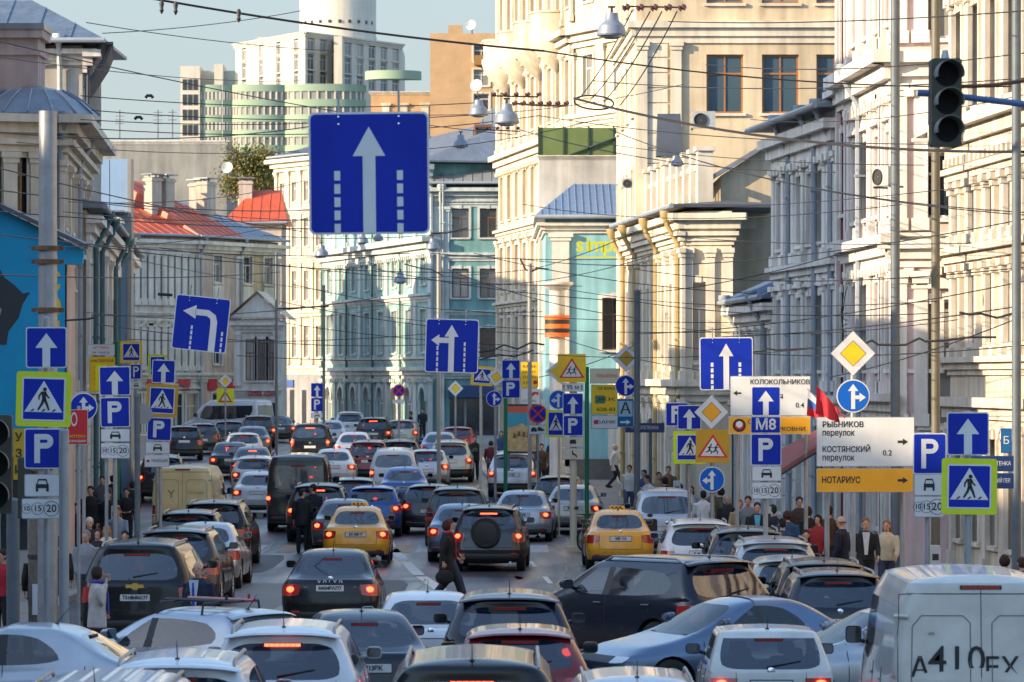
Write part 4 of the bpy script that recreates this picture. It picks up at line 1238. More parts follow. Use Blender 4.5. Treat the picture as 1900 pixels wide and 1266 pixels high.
# every level: height at the rear, height at the front, half width, rear y, front inset from the nose
def spec(kind):
    S = dict(L=4.5, W=1.80, H=1.48, ra=.95, fa=.88, wr=.325, light=(3, 4), lx=.60, cp=.36, dark=(), top=2, cw=.86)
    if kind in ('sedan', 'big_sedan', 'taxi'):
        S['lv'] = [(.20, .20, .78, .35, .35), (.28, .26, .86, .07, .10), (.52, .46, .90, .0, .0), (.68, .60, .90, .03, .03), (.90, .68, .885, .07, .16),
                   (.985, .78, .82, .14, .42), (1.02, .95, .795, .66, 1.28), (1.36, 1.37, .61, 1.20, 2.05), (1.43, 1.43, .54, 1.42, 2.30), (1.47, 1.47, .30, 1.65, 2.5)]
        if kind == 'big_sedan':
            S.update(L=4.85, W=1.86, H=1.50)
        if kind == 'taxi':
            S.update(L=4.35, W=1.70, H=1.47)
    elif kind == 'hatch':
        S.update(L=4.15, W=1.76, H=1.52, cp=.20)
        S['lv'] = [(.20, .20, .78, .30, .35), (.28, .26, .85, .06, .10), (.55, .46, .88, .0, .0), (.74, .60, .88, .04, .03), (.98, .70, .865, .10, .14),
                   (1.03, .80, .85, .13, .40), (1.06, .97, .83, .17, 1.10), (1.40, 1.40, .66, .55, 1.85), (1.47, 1.47, .57, .66, 2.10), (1.52, 1.52, .3, .95, 2.35)]
    elif kind in ('suv', 'big_suv', 'soft_suv'):
        S.update(L=4.6, W=1.85, H=1.70, ra=.98, fa=.92, wr=.37, cp=.14, dark=(1,), lx=.66, light=(3, 4))
        S['lv'] = [(.26, .26, .80, .25, .30), (.36, .34, .88, .05, .08), (.62, .56, .92, .0, .0), (.80, .74, .92, .05, .03), (1.04, .90, .90, .10, .12),
                   (1.10, 1.00, .885, .13, .40), (1.13, 1.12, .87, .16, 1.15), (1.53, 1.53, .70, .46, 1.75), (1.64, 1.64, .60, .44, 2.00), (1.70, 1.70, .33, .8, 2.3)]
        if kind == 'big_suv':
            S.update(L=5.0, W=2.0, H=1.88, wr=.40, cp=.12, dark=(), lx=.78)
            S['lv'] = [(a * 1.09, b * 1.09, w, r_ * .75, f) for (a, b, w, r_, f) in S['lv']]
        if kind == 'soft_suv':
            S.update(L=4.4, W=1.80, H=1.62, cp=.2)
    elif kind == 'minivan':
        S.update(L=4.5, W=1.82, H=1.80, ra=.85, fa=.9, cp=.10, lx=.80, light=(3, 5), wr=.33)
        S['lv'] = [(.22, .22, .80, .2, .30), (.30, .30, .88, .04, .08), (.58, .52, .91, .0, .0), (.78, .70, .91, .03, .03), (1.02, .86, .90, .06, .12),
                   (1.10, .96, .89, .08, .36), (1.14, 1.06, .88, .10, .95), (1.62, 1.62, .74, .26, 1.60), (1.74, 1.74, .64, .30, 1.85), (1.80, 1.80, .36, .6, 2.1)]
    elif kind in ('van', 'cargo'):
        S.update(L=5.3, W=2.0, H=2.40, ra=1.05, fa=1.0, cp=.10, lx=.86, light=(3, 4), wr=.35)
        S['lv'] = [(.28, .28, .90, .12, .30), (.36, .36, .96, .03, .08), (.62, .60, 1.0, .0, .0), (.85, .80, 1.0, .015, .03), (1.22, 1.00, .995, .025, .12),
                   (1.30, 1.12, .985, .03, .40), (1.36, 1.24, .98, .035, .85), (2.08, 2.05, .90, .09, 1.50), (2.32, 2.32, .80, .12, 1.95), (2.40, 2.40, .45, .4, 2.3)]
    elif kind == 'lada':
        S.update(L=4.0, W=1.62, H=1.42, cp=.22, wr=.29, lx=.52, cw=.90)
        S['lv'] = [(.22, .22, .74, .22, .30), (.30, .28, .79, .02, .06), (.50, .46, .81, .0, .0), (.66, .60, .81, .03, .03), (.86, .74, .80, .06, .06),
                   (.92, .80, .785, .08, .30), (.95, .90, .775, .12, 1.05), (1.32, 1.32, .645, .60, 1.75), (1.385, 1.385, .60, .70, 1.92), (1.42, 1.42, .33, .95, 2.1)]
    return S

class Proto:
    pass
_P = {}
def proto(kind):
    if kind in _P:
        return _P[kind]
    S = spec(kind)
    L, W, H, lv = S['L'], S['W'], S['H'], S['lv']
    kx = (W / 2) / max(l[2] for l in lv)
    kz = H / lv[-1][0]
    boxy = kind in ('van', 'cargo', 'minivan', 'lada')
    bm = bmesh.new()
    def half(j):
        zr, zf, hw, yr, yi = lv[j]
        hw *= kx
        yf = L - yi
        glass = j >= 6
        yB = L * .47
        cv = .05 if not boxy else .02
        if not glass:
            xs = [0, .34, S['lx'], .945, 1, 1, 1, 1, 1, .975, .90, .58, 0]
            ys = [yr - cv, yr - cv * .85, yr - cv * .4, yr + .05, yr + (.32 if not boxy else .20), 1.12, yB - .05, yB + .05, L - 1.45, yf - .42, yf - .10, yf - .02, yf]
            if j == 5:
                ys[8] = L - 1.3
        else:
            cw = S['cw']
            xs = [0, .36, cw, .975, 1, 1, 1, 1, .995, .97, .88, .5, 0]
            rc = .05 if boxy else .08
            cp = S['cp']
            ys = [yr - cv * .6, yr - cv * .5, yr, yr + rc, yr + rc + .05, yr + rc + .06 + cp, yB - .05, yB + .05, yf - .34, yf - .16, yf - .05, yf + .02, yf + .04]
            if ys[5] > yB - .3:
                ys[5] = yB - .3
        pts = []
        for x, y in zip(xs, ys):
            t = min(max(y / L, 0), 1)
            if glass:
                t = (y - yr) / max(yf - yr, .1)
            pts.append((x * hw, y, lerp(zr, zf, t) * kz))
        return pts
    NL = len(lv)
    rings = []
    for j in range(NL):
        h = half(j)
        rgt = [bm.verts.new(p) for p in h]
        lft = [rgt[0]] + [bm.verts.new((-p[0], p[1], p[2])) for p in h[1:-1]] + [rgt[-1]]
        rings.append((rgt, lft))
    cr = bm.edges.layers.float.new('crease_edge')
    faces = {}
    def mi_of(j, i):
        # 0 paint 1 rear glass 2 side glass 3 windscreen 4 rear light 5 black 6 headlight
        if j == 6:
            if i in (0, 1) and kind not in ('cargo',):
                return 1
            if i in (5, 7) and not (kind == 'cargo' and i == 5):
                return 2
            if i == 6 and kind != 'cargo':
                return 5
            if i == 4 and kind in ('suv', 'big_suv', 'minivan', 'van', 'soft_suv'):
                return 0
            if i in (10, 11):
                return 3
        if S['light'][0] <= j < S['light'][1] and i in (2, 3) and not (boxy and i == 3):
            return 4
        if j == 3 and i == 10:
            return 6
        if j == 3 and i == 11 or (j == 1 and i in (10, 11)):
            return 5
        if j == 0 or j in S['dark']:
            return 5
        return 0
    for j in range(NL - 1):
        for side in (0, 1):
            lo, hi = rings[j][side], rings[j + 1][side]
            for i in range(12):
                vs = [lo[i], lo[i + 1], hi[i + 1], hi[i]]
                if side:
                    vs.reverse()
                f = bm.faces.new(vs)
                f.material_index = mi_of(j, i)
    for j, rev, m in ((0, True, 5), (NL - 1, False, 0)):
        r, l = rings[j]
        for i in range(12):
            if i == 0:
                vs = [r[0], r[1], l[1]]
            elif i == 11:
                vs = [r[11], r[12], l[11]]
            else:
                vs = [r[i], r[i + 1], l[i + 1], l[i]]
            if rev:
                vs.reverse()
            f = bm.faces.new(vs)
            f.material_index = m
    bm.normal_update()
    for e in bm.edges:
        if len(e.link_faces) == 2 and e.link_faces[0].material_index != e.link_faces[1].material_index:
            e[cr] = .92 if {f.material_index for f in e.link_faces} & {1, 2, 3, 4} else .8
    for j, c in ((4, .35), (5, .55 if not boxy else .3), (2, .35), (8, .25)):
        r, l = rings[j]
        for side in (r, l):
            for i in range(12):
                e = bm.edges.get((side[i], side[i + 1]))
                if e and e[cr] < c:
                    e[cr] = c
    if kind in ('lada', 'cargo', 'van'):
        for j, c in ((2, .6), (4, .75), (5, .75), (7, .6), (8, .7)):
            for side in rings[j]:
                for i in range(12):
                    e = bm.edges.get((side[i], side[i + 1]))
                    if e:
                        e[cr] = max(e[cr], c)
    if boxy:
        for j in range(1, 8):
            for side in rings[j]:
                e = bm.edges.get((side[3], rings[j + 1][rings[j].index(side)][3]))
                if e:
                    e[cr] = max(e[cr], .85 if kind == 'lada' else .6)
    bmesh.ops.recalc_face_normals(bm, faces=bm.faces)
    me = bpy.data.meshes.new('car_cage')
    bm.to_mesh(me)
    bm.free()
    mats = [PAINT['silver'], glass_dark, glass_side, glass_side, lens_red, trim_black, lens_clear]
    for m in mats:
        me.materials.append(m)
    o = bpy.data.objects.new('car_cage', me)
    ss = o.modifiers.new('s', 'SUBSURF')
    ss.levels = ss.render_levels = 2
    me2 = evaluated(o)
    xs = [v.co.x for v in me2.vertices]; ys = [v.co.y for v in me2.vertices]; zs = [v.co.z for v in me2.vertices]
    y0, y1, z0, z1, x1 = min(ys), max(ys), min(zs), max(zs), max(xs)
    for v in me2.vertices:
        c = v.co
        v.co = (c.x * (W / 2) / x1, (c.y - y0) * L / (y1 - y0), .2 + (c.z - z0) * (H - .2) / (z1 - z0))
    o.modifiers.clear()
    o.data = me2
    # wheel arches
    wr = S['wr']
    cut = MB()
    for wy in (S['ra'], L - S['fa']):
        for sx in (-1, 1):
            xa, xb = sorted((sx * (W / 2 - .30), sx * (W / 2 + .2)))
            cut.tube([(xa, wy, wr), (xb, wy, wr)], wr * 1.15, 20, 5, up=(0, 0, 1))
    cm = cut.mesh('arch_cut', mats)
    co = bpy.data.objects.new('arch_cut', cm)
    SCR.collection.objects.link(co)
    b = o.modifiers.new('b', 'BOOLEAN')
    b.operation = 'DIFFERENCE'
    b.solver = 'EXACT'
    b.object = co
    full = evaluated(o)
    bpy.data.objects.remove(o)
    bpy.data.objects.remove(co)
    bm = bmesh.new()
    bm.from_mesh(full)
    tree = BVHTree.FromBMesh(bm)
    P = Proto()
    P.S = S
    P.parts = []          # (name, mesh, smooth)
    def split(keep, name, sel=None):
        b2 = bm.copy()
        b2.faces.ensure_lookup_table()
        kill = [f for f in b2.faces if f.material_index not in keep or (sel and not sel(f.calc_center_median()))]
        bmesh.ops.delete(b2, geom=kill, context='FACES')
        if not b2.faces:
            b2.free()
            return None
        m = bpy.data.meshes.new(name)
        b2.to_mesh(m)
        b2.free()
        m.materials.clear()
        m.materials.append(mats[min(keep)] if min(keep) != 0 else mats[0])
        m.polygons.foreach_set('material_index', [0] * len(m.polygons))
        m.polygons.foreach_set('use_smooth', [True] * len(m.polygons))
        m.set_sharp_from_angle(angle=R(42))
        return m
    P.body = split({0}, 'body')
    P.under = split({5}, 'underbody', lambda c: c.z < .95)
    P.pill = [split({5}, 'door_pillar', lambda c, sg=sg: c.z >= .95 and c.x * sg > 0) for sg in (-1, 1)]
    P.rear = split({1}, 'rear_window')
    P.front = split({3}, 'windscreen')
    P.sides = []
    for sg in (-1, 1):
        for (a, b_) in ((-9, L * .47), (L * .47, 99)):
            P.sides.append(split({2}, 'side_window', lambda c, sg=sg, a=a, b_=b_: c.x * sg > 0 and a <= c.y < b_))
    P.tails = [split({4}, 'tail_light', lambda c, sg=sg: c.x * sg > 0) for sg in (-1, 1)]
    P.heads = [split({6}, 'headlight', lambda c, sg=sg: c.x * sg > 0) for sg in (-1, 1)]
    def back(x, z):
        h = tree.ray_cast(Vector((x, -2, z)), Vector((0, 1, 0)))
        return h[0].y if h[0] is not None else 0
    def side(y, z):
        h = tree.ray_cast(Vector((3, y, z)), Vector((-1, 0, 0)))
        return h[0].x if h[0] is not None else W / 2
    def roof(x, y):
        h = tree.ray_cast(Vector((x, y, 5)), Vector((0, 0, -1)))
        return h[0].z if h[0] is not None else H
    P.back, P.side, P.roof = back, side, roof
    lv2 = [l[0] * kz for l in lv]
    P.z = lv2
    # wheels
    tyre = MB()
    prof = [(wr * .64, -.09), (wr * .80, -.108), (wr * .96, -.10), (wr, -.07), (wr, .07), (wr * .96, .10), (wr * .80, .108), (wr * .64, .09)]
    RX = Matrix.Rotation(R(90), 4, 'Y')
    tyre.lathe(prof, 22, M=RX)
    tyre.lathe([(.01, -.02), (wr * .66, -.02)], 16, M=RX)
    P.tyre = tyre.mesh('tyre', rubber, True)
    rim = MB()
    rim.lathe([(wr * .66, .085), (wr * .60, .088), (wr * .58, .04), (wr * .66, .03)], 20, M=RX)
    for k in range(5):
        a = 2 * math.pi * k / 5
        for da in (-.13, .13):
            rim.tube([(.07, wr * .1 * math.cos(a), wr * .1 * math.sin(a)), (.07, wr * .61 * math.cos(a + da), wr * .61 * math.sin(a + da))], .022, 4)
    rim.lathe([(.01, .09), (wr * .14, .085), (wr * .16, .05)], 10, M=RX)
    P.rim = rim.mesh('rim', alloy, True)
    # mirror
    zb = lv2[6] + .05
    ym = L - S['lv'][6][4] - .45
    xm = side(ym, zb)
    P.mirror_pos = (xm, ym, zb)
    mr = MB()
    k = 1.5 if kind in ('van', 'cargo') else 1.0
    for (ya, yb2, g) in ((-.05, .0, 0), (.0, .06, .012), (.06, .10, .035)):
        mr.bevbox(.045 + g, .235 - g, ya, yb2, -.005 + g, .135 * k - g, .045 - g * .5)
    mr.tube([(-.03, .03, 0), (.08, .01, .03)], [.03, .024], 6)
    P.mirror = mr.mesh('mirror', trim_black, True, 30)
    gl = MB()
    gl.bevbox(.055, .225, -.054, -.05, .006, .124 * k, .038)
    P.mglass = gl.mesh('mirror_glass', mat('mirror_glass', (.16, .18, .20), rough=.05, metal=1))
    # plate and its holder
    zp = {'sedan': .80, 'big_sedan': .84, 'taxi': .80, 'hatch': .72, 'suv': .88, 'big_suv': .92, 'soft_suv': .90, 'minivan': .74, 'van': .72, 'cargo': .72, 'lada': .76}[kind]
    yp = min(back(.2, zp), back(0, zp), back(0, zp + .05), back(0, zp - .05)) - .012
    P.plate_pos = (0, yp, zp)
    pm = MB()
    pm.bevbox(-.26, .26, 0, .012, -.056, .056, .012)
    P.plate = pm.mesh('number_plate', plate_white)
    fr = MB()
    for (a, b_, c, d) in ((-.27, .27, .056, .068), (-.27, .27, -.068, -.056), (-.27, -.26, -.056, .056), (.26, .27, -.056, .056)):
        fr.box(a, b_, .0, .03, c, d)
    P.pframe = fr.mesh('plate_frame', trim_black)
    # high brake light at the top of the rear glass
    zt = lv2[7] - .03 if kind != 'cargo' else lv2[8] - .05
    if kind in ('sedan', 'big_sedan', 'taxi'):
        zt = lv2[7] - .055
    w3 = .16 if kind in ('sedan', 'taxi', 'big_sedan', 'lada') else .21
    y3 = back(0, zt)
    bl = MB()
    n = 7
    for i in range(n):
        xa = -w3 + 2 * w3 * i / n
        bl.box(xa + .003, xa + 2 * w3 / n - .003, back(xa, zt) - .02, back(xa, zt) + .03, zt - .014, zt + .016)
    P.third = bl.mesh('brake_light', lens_red)
    bx = MB()
    bx.box(-w3 - .02, w3 + .02, y3 - .012, y3 + .06, zt - .022, zt + .024)
    P.third_box = bx.mesh('brake_light_housing', trim_black)
    # spoiler over the rear glass of hatchbacks and utility bodies
    P.spoiler = None
    if kind in ('hatch', 'suv', 'soft_suv'):
        sp = MB()
        zs = lv2[8] - .01
        ws = S['lv'][7][2] * kx * .93
        ysp = back(0, zs)
        pts = []
        for i in range(9):
            x = -ws + 2 * ws * i / 8
            pts.append((x, ysp - .07 + .10 * (abs(x) / ws) ** 3, zs + .012 - .05 * (abs(x) / ws) ** 3))
        sp.tube(pts, [(.10, .018)] * 9, 8, up=(0, 1, .12))
        P.spoiler = sp.mesh('roof_spoiler', PAINT['silver'], True)
    # bumper strip of unpainted plastic, fog reflectors
    bp = MB()
    zz = lv2[1] + .06
    ws = W / 2 * .84
    pts = [(-ws + 2 * ws * i / 10, back(-ws + 2 * ws * i / 10, zz) - .004, zz) for i in range(11)]
    bp.tube(pts, [(.075, .02)] * 11, 6, up=(0, 0, 1))
    P.bstrip = bp.mesh('bumper_insert', trim_black, True)
    rf = MB()
    xr = W / 2 * .70
    rf.box(-.075, .075, -.015, .02, -.018, .018)
    P.refl = rf.mesh('reflector', lens_red)
    P.refl_pos = [(s_ * xr, back(s_ * xr, zz + .05) - .012, zz + .055) for s_ in (-1, 1)]
    # shut line of the tailgate / boot lid: a thin dark groove strip laid on the panel
    gv = MB()
    zl0 = lv2[2] + .02
    zl1 = lv2[5]
    wl = W / 2 * (S['lx'] + (.02 if kind not in ('van', 'cargo') else .06))
    rows = [lerp(zl0, zl1, i / 6) for i in range(7)]
    for sx in (-1, 1):
        gv.tube([(sx * wl, back(sx * wl, z) - .001, z) for z in rows], .004, 4)
    xs_ = [-wl + 2 * wl * i / 12 for i in range(13)]
    gv.tube([(x, back(x, zl0) - .001, zl0) for x in xs_], .004, 4)
    if kind in ('van', 'cargo'):
        gv.tube([(0, back(0, z) - .001, z) for z in [lerp(lv2[1], lv2[8] - .06, i / 8) for i in range(9)]], .005, 4)
        ztp = lv2[8] - .12
        gv.tube([(x, back(x, ztp) - .001, ztp) for x in xs_], .006, 4)
        for sx in (-1, 1):
            gv.tube([(sx * wl, back(sx * wl, z) - .001, z) for z in [lerp(zl1, ztp, i / 6) for i in range(7)]], .005, 4)
    P.groove = gv.mesh('panel_gap', trim_black)
    # door gaps and handles on both sides
    P.handle_pos = []
    yB = L * .47
    zh = lv2[4] - .06
    for sx in (-1, 1):
        for y in (yB - .98, yB + .17):
            P.handle_pos.append((sx * (side(y, zh) + .012), y, zh))
    hm = MB()
    hm.tube([(0, -.09, 0), (0, 0, .005), (0, .09, 0)], [(.012, .018), (.02, .02), (.012, .018)], 6)
    P.handle = hm.mesh('door_handle', PAINT['silver'], True)
    P.dgap = []
    for sx in (-1, 1):
        for y in (yB - 1.05, yB + .0, L - 1.42):
            dg_ = MB()
            zs_ = [lerp(lv2[1] + .06, lv2[5], i / 6) for i in range(7)]
            dg_.tube([(sx * (side(y, z) + .001), y, z) for z in zs_], .006, 4)
            P.dgap.append(dg_.mesh('door_gap', trim_black))
    an = MB()
    an.tube([(0, 0, 0), (0, -.16, .20)], [.008, .003], 5)
    an.ball((0, 0, 0), (.03, .04, .015), 8, 4)
    P.aerial = an.mesh('aerial', trim_black)
    ya = S['lv'][9][3] - .05
    P.aerial_pos = (0, ya, roof(0, ya))
    rl = []
    if kind in ('suv', 'big_suv', 'soft_suv', 'minivan'):
        y0_, y1_ = S['lv'][8][3] + .18, L - S['lv'][8][4] - .1
        for sx in (-1, 1):
            q = MB()
            xr = sx * S['lv'][8][2] * kx * .98
            pts = []
            for i in range(11):
                t = i / 10
                y = lerp(y0_, y1_, t)
                lift = .055 if .06 < t < .94 else -.01
                pts.append((xr, y, roof(xr, y) + lift))
            q.tube(pts, [(.02, .02)] * 11, 6)
            rl.append(q.mesh('roof_rail', mat('rail_grey', (.25, .25, .26), rough=.35, metal=.6), True))
    P.rails = rl
    # cabin: a dark tub below the windows, front seats, rear bench with head rests, dashboard and wheel
    q = MB()
    zt_ = lv2[6] - .03
    yr_, yf_ = S['lv'][6][3] + .12, L - S['lv'][6][4] - .1
    wi = W / 2 * .80
    q.box(-wi, wi, yr_, yf_, .35, zt_ - .25)
    q.box(-wi, wi, yf_ - .35, yf_ + .1, zt_ - .25, zt_ - .02)
    P.tub = q.mesh('cabin_floor', cabin)
    P.seats = []
    if kind not in ('cargo',):
        yB2 = L * .47
        for (x, y) in ((-wi * .48, yB2 + .05), (wi * .48, yB2 + .05)) + (((-wi * .5, yr_ + .35), (wi * .5, yr_ + .35)) if kind != 'van' else ()):
            st_ = MB()
            st_.bevbox(x - .22, x + .22, y, y + .14, zt_ - .35, zt_ + .08, .06)
            st_.bevbox(x - .11, x + .11, y + .02, y + .10, zt_ + .11, zt_ + .27, .05)
            st_.box(x - .03, x + .03, y + .04, y + .07, zt_ + .06, zt_ + .13)
            P.seats.append(st_.mesh('seat', seat_m, True, 30))
    P.exhaust = None
    if kind not in ('van', 'cargo'):
        ex = MB()
        ex.tube([(0, -.04, 0), (0, .3, 0)], [.035, .035], 10)
        P.exhaust = ex.mesh('exhaust_pipe', chrome, True)
        P.ex_pos = (.55, back(.5, lv2[1]) + .03, .24)
    wp = MB()
    if P.rear:
        zw = lv2[6] + .05
        wp.tube([(-.05, back(-.05, zw - .02) - .02, zw - .02), (.38, back(.38, zw + .05) - .012, zw + .05)], [.012, .007], 5)
    P.wiper = wp.mesh('rear_wiper', trim_black) if P.rear and kind in ('hatch', 'suv', 'big_suv', 'soft_suv', 'minivan', 'lada') else None
    em = MB()
    em.lathe([(.001, .0), (.045, .0), (.05, .008), (.04, .014), (.001, .012)], 14, M=Matrix.Rotation(R(90), 4, 'X'))
    P.emblem = em.mesh('emblem', chrome, True)
    ze = zp + (.17 if kind not in ('hatch',) else .20)
    P.emblem_pos = (0, back(0, ze) - .004, ze)
    bm.free()
    _P[kind] = P
    return P

def car(kind, px, s, label, color, name=None, yaw=0., lit=True, plate=None, third=True, cat='car', center=False, group=None, lamp=None, emblem=True, dx=0., kscale=1.0, hi=False, rails=True):
    """px, s: column of its middle in the photograph and pixels per metre at its rear; yaw: heading in degrees, anticlockwise from straight ahead"""
    P = proto(kind)
    S = P.S
    x, y = PX(px, s)
    h = R(yaw)
    hd = Vector((-math.sin(h), math.cos(h), 0))
    c = Vector((x, y, 0)) - (hd * (S['L'] / 2) * kscale if center else Vector((0, 0, 0)))
    rear = Vector((c.x, c.y, 0))
    nose = rear + hd * S['L']
    za, zb = gz(rear.y), gz(nose.y)
    root = empty(name or {'sedan': 'sedan_car', 'big_sedan': 'sedan_car', 'taxi': 'taxi_car', 'hatch': 'hatchback_car', 'suv': 'utility_car', 'big_suv': 'utility_car', 'soft_suv': 'utility_car', 'minivan': 'minivan', 'van': 'van', 'cargo': 'cargo_van', 'lada': 'hatchback_car'}[kind],
                 (rear.x, rear.y, za), 0, label, cat, group)
    root.rotation_euler = (math.atan2(zb - za, S['L']), 0, h)
    root.scale = (kscale,) * 3
    pm = PAINT[color]
    put('body', P.body, root, material=pm)
    def small(n, m, pos=None, material=None, parent=root):
        if m is None:
            return None
        return put(n, m, parent, T(pos) if pos else None, material)
    small('underbody', P.under)
    for m in P.pill:
        small('door_pillar', m)
    rw = small('rear_window', P.rear)
    small('windscreen', P.front)
    for m in P.sides:
        small('side_window', m)
    for m in P.tails:
        small('tail_light', m, None, lens_red)
    for m in P.heads:
        small('headlight', m)
    small('cabin_floor', P.tub)
    for m in P.seats:
        small('seat', m)
    L = S['L']
    for wy in (S['ra'], L - S['fa']):
        for sx in (-1, 1):
            M_ = T((sx * (S['W'] / 2 - .12), wy, S['wr'])) @ (RZ(math.pi) if sx < 0 else Matrix())
            w = empty('wheel')
            w.parent = root
            w.matrix_local = M_
            put('tyre', P.tyre, w)
            put('rim', P.rim, w)
    for sx in (-1, 1):
        xm, ym, zm = P.mirror_pos
        mo = put('mirror', P.mirror, root, T((sx * xm, ym, zm)) @ (RZ(math.pi) @ Matrix.Diagonal((1, -1, 1, 1)) if sx < 0 else Matrix()), pm if color not in ('black',) and kind not in ('lada', 'cargo', 'van') else trim_black)
        put('mirror_glass', P.mglass, mo)
    po = small('number_plate', P.plate, P.plate_pos)
    put('plate_frame', P.pframe, po)
    if plate:
        tm = text_mesh(plate, .088, ink, .003, spacing=.92)
        xw = [v.co.x for v in tm.vertices]
        k = min(1, .49 / (max(xw) - min(xw)))
        put('plate_lettering', tm, po, T((0, -.004, 0)) @ Matrix.Diagonal((k, 1, 1, 1)))
    if third:
        bo = small('brake_light_housing', P.third_box)
        put('brake_light', P.third, bo, None, lens_lit if hi else lens_red)
    if lit:
        for sx in (-1, 1):
            zc = (P.z[S['light'][0]] * .45 + P.z[S['light'][1]] * .55)
            xx = sx * S['W'] / 2 * (S['lx'] * .42 + .55)
            q = _lit(kind, P, xx, zc)
            put('lit_bulb', q, root, T((xx, P.back(xx, zc) - .016, zc)))
    if P.spoiler: small('roof_spoiler', P.spoiler, None, pm)
    small('bumper_insert', P.bstrip)
    for p in P.refl_pos:
        small('reflector', P.refl, p)
    small('panel_gap', P.groove)
    for m in P.dgap:
        small('door_gap', m)
    for p in P.handle_pos:
        small('door_handle', P.handle, p, pm)
    if kind not in ('cargo', 'van'):
        small('aerial', P.aerial, P.aerial_pos)
    if rails:
        for m in P.rails:
            small('roof_rail', m)
    if P.exhaust: small('exhaust_pipe', P.exhaust, P.ex_pos)
    if P.wiper and rw: put('rear_wiper', P.wiper, rw)
    if emblem: small('emblem', P.emblem, P.emblem_pos)
    return root
_LIT = {}
def _lit(kind, P, x, z):
    if kind not in _LIT:
        q = MB()
        q.ball((0, 0, 0), (.075, .02, .055), 10, 6)
        _LIT[kind] = q.mesh('lit_bulb', lens_lit, True)
    return _LIT[kind]
# ================================================================== the traffic
# left: cars parked along the kerb
car('big_suv', 250, 106, 'big black utility car behind the woman in the pale jacket, first at the left kerb', 'black', plate='Т518ММ177', lit=False, yaw=-1.2, kscale=1.0)
car('suv', 322, 91, 'dark grey utility car with roof rails parked just ahead of the big black one', 'graphite', lit=False, yaw=-1)
car('sedan', 369, 82.5, 'silver saloon parked between the dark utility cars at the left kerb', 'silver', lit=False, yaw=-1)
car('soft_suv', 345, 78.5, 'black utility car parked half hidden ahead of the silver saloon', 'black', lit=False)
car('suv', 392, 74.5, 'black utility car with roof rails parked nearest behind the pale yellow van', 'black', lit=False, yaw=-1)
van_yellow = car('cargo', 338, 64, 'pale yellow panel van parked at the left kerb', 'cream', lit=False, third=True, kscale=.93, yaw=-2)
car('suv', 300, 51, 'dark utility car stopped ahead of the pale yellow van', 'navy', lit=True, yaw=4)
car('soft_suv', 342, 40, 'black utility car in the far parked row below the van with the sloping nose', 'black', lit=False, yaw=6)
car('hatch', 376, 38, 'dark hatchback parked rightmost in the far row before the big white van', 'graphite', lit=False, yaw=6)
car('van', 420, 33, 'big white van turning far off in front of the red shop signs', 'white', lit=False, yaw=62, center=True)
# left lane queue
G1 = 'cars queueing in the left lane'
car('suv', 480, 36, 'dark utility car heading the far queue beside the black minivan with hazard lights', 'graphite', group=G1, yaw=5)
car('sedan', 469, 39, 'grey saloon second in the far left queue', 'grey', group=G1, yaw=4)
car('hatch', 452, 42.5, 'pale grey hatchback third in the far left queue', 'silver', group=G1, yaw=4)
car('sedan', 468, 46.5, 'grey saloon with a wide brake light ahead of the white hatchback', 'grey', group=G1, yaw=3, hi=True)
car('hatch', 472, 50, 'white hatchback left of the tall black van', 'white', group=G1, yaw=2)
car('sedan', 478, 55, 'white saloon half hidden by the left flank of the tall black van', 'white', group=G1, yaw=1)
car('van', 553, 60, 'tall black van with a large dark rear window', 'graphite', lit=True, yaw=1)
car('suv', 588, 64, 'dark utility car behind the two people in dark clothes crossing', 'graphite', hi=True)
car('sedan', 638, 69, 'dark grey saloon half hidden ahead of the yellow taxi', 'grey', yaw=1)
taxi1 = car('taxi', 660, 73, 'yellow taxi with a roof lamp ahead of the black saloon', 'taxi', name='taxi_car', cat='taxi', plate='ЕК 308 77')
volvo = car('big_sedan', 612, 99, 'black saloon with wide red lights stopped alone in the left lane', 'black', plate='М434ВА777')
car('minivan', 575, 41, 'black minivan with glowing hazard lights before the grey house', 'black', hi=True)
car('suv', 692, 37, 'black utility car farthest up the hill before the teal house', 'black', hi=True)
car('sedan', 655, 42, 'silver saloon right of the black minivan with hazard lights', 'silver')
car('suv', 682, 46, 'dark red utility car left of the white van', 'red', yaw=-1)
car('minivan', 730, 50, 'white minivan standing behind the deep blue saloon', 'white', yaw=0)
car('sedan', 749, 53, 'deep blue saloon in the middle lane', 'blue', plate='Х909ОО')
car('suv', 835, 46, 'beige silver utility car with tall red tail lights', 'beige', yaw=-.5)
car('sedan', 815, 42, 'grey blue saloon just beyond the beige utility car', 'greyblue', lit=False)
car('hatch', 849, 39.5, 'red hatchback farthest in the right lane', 'red', lit=False)
car('suv', 848, 66, 'olive grey utility car ahead of the one with the spare wheel', 'olive', plate='О771')
car('hatch', 796, 61, 'dark hatchback squeezed left of the olive grey utility car', 'graphite')
car('sedan', 856, 71.8, 'grey blue saloon hidden ahead of the utility car with the spare wheel', 'greyblue')
niva = car('soft_suv', 905, 75.5, 'dark grey utility car with a spare wheel on its tailgate', 'graphite', plate='Т555НР199', yaw=-2.5, emblem=False, hi=True)
car('suv', 950, 50, 'silver utility car by the children warning sign', 'silver', yaw=-1, plate='Н 707')
car('hatch', 1036, 57, 'dark hatchback right of the silver utility car', 'graphite', lit=False, yaw=-2)
car('sedan', 966, 64, 'white silver saloon just right of the utility car with the spare wheel', 'silver', yaw=-3, plate='С226УК')
car('sedan', 1062, 61, 'beige silver saloon left of the parked motorcycles', 'beige', yaw=-3, plate='Р077ХА')
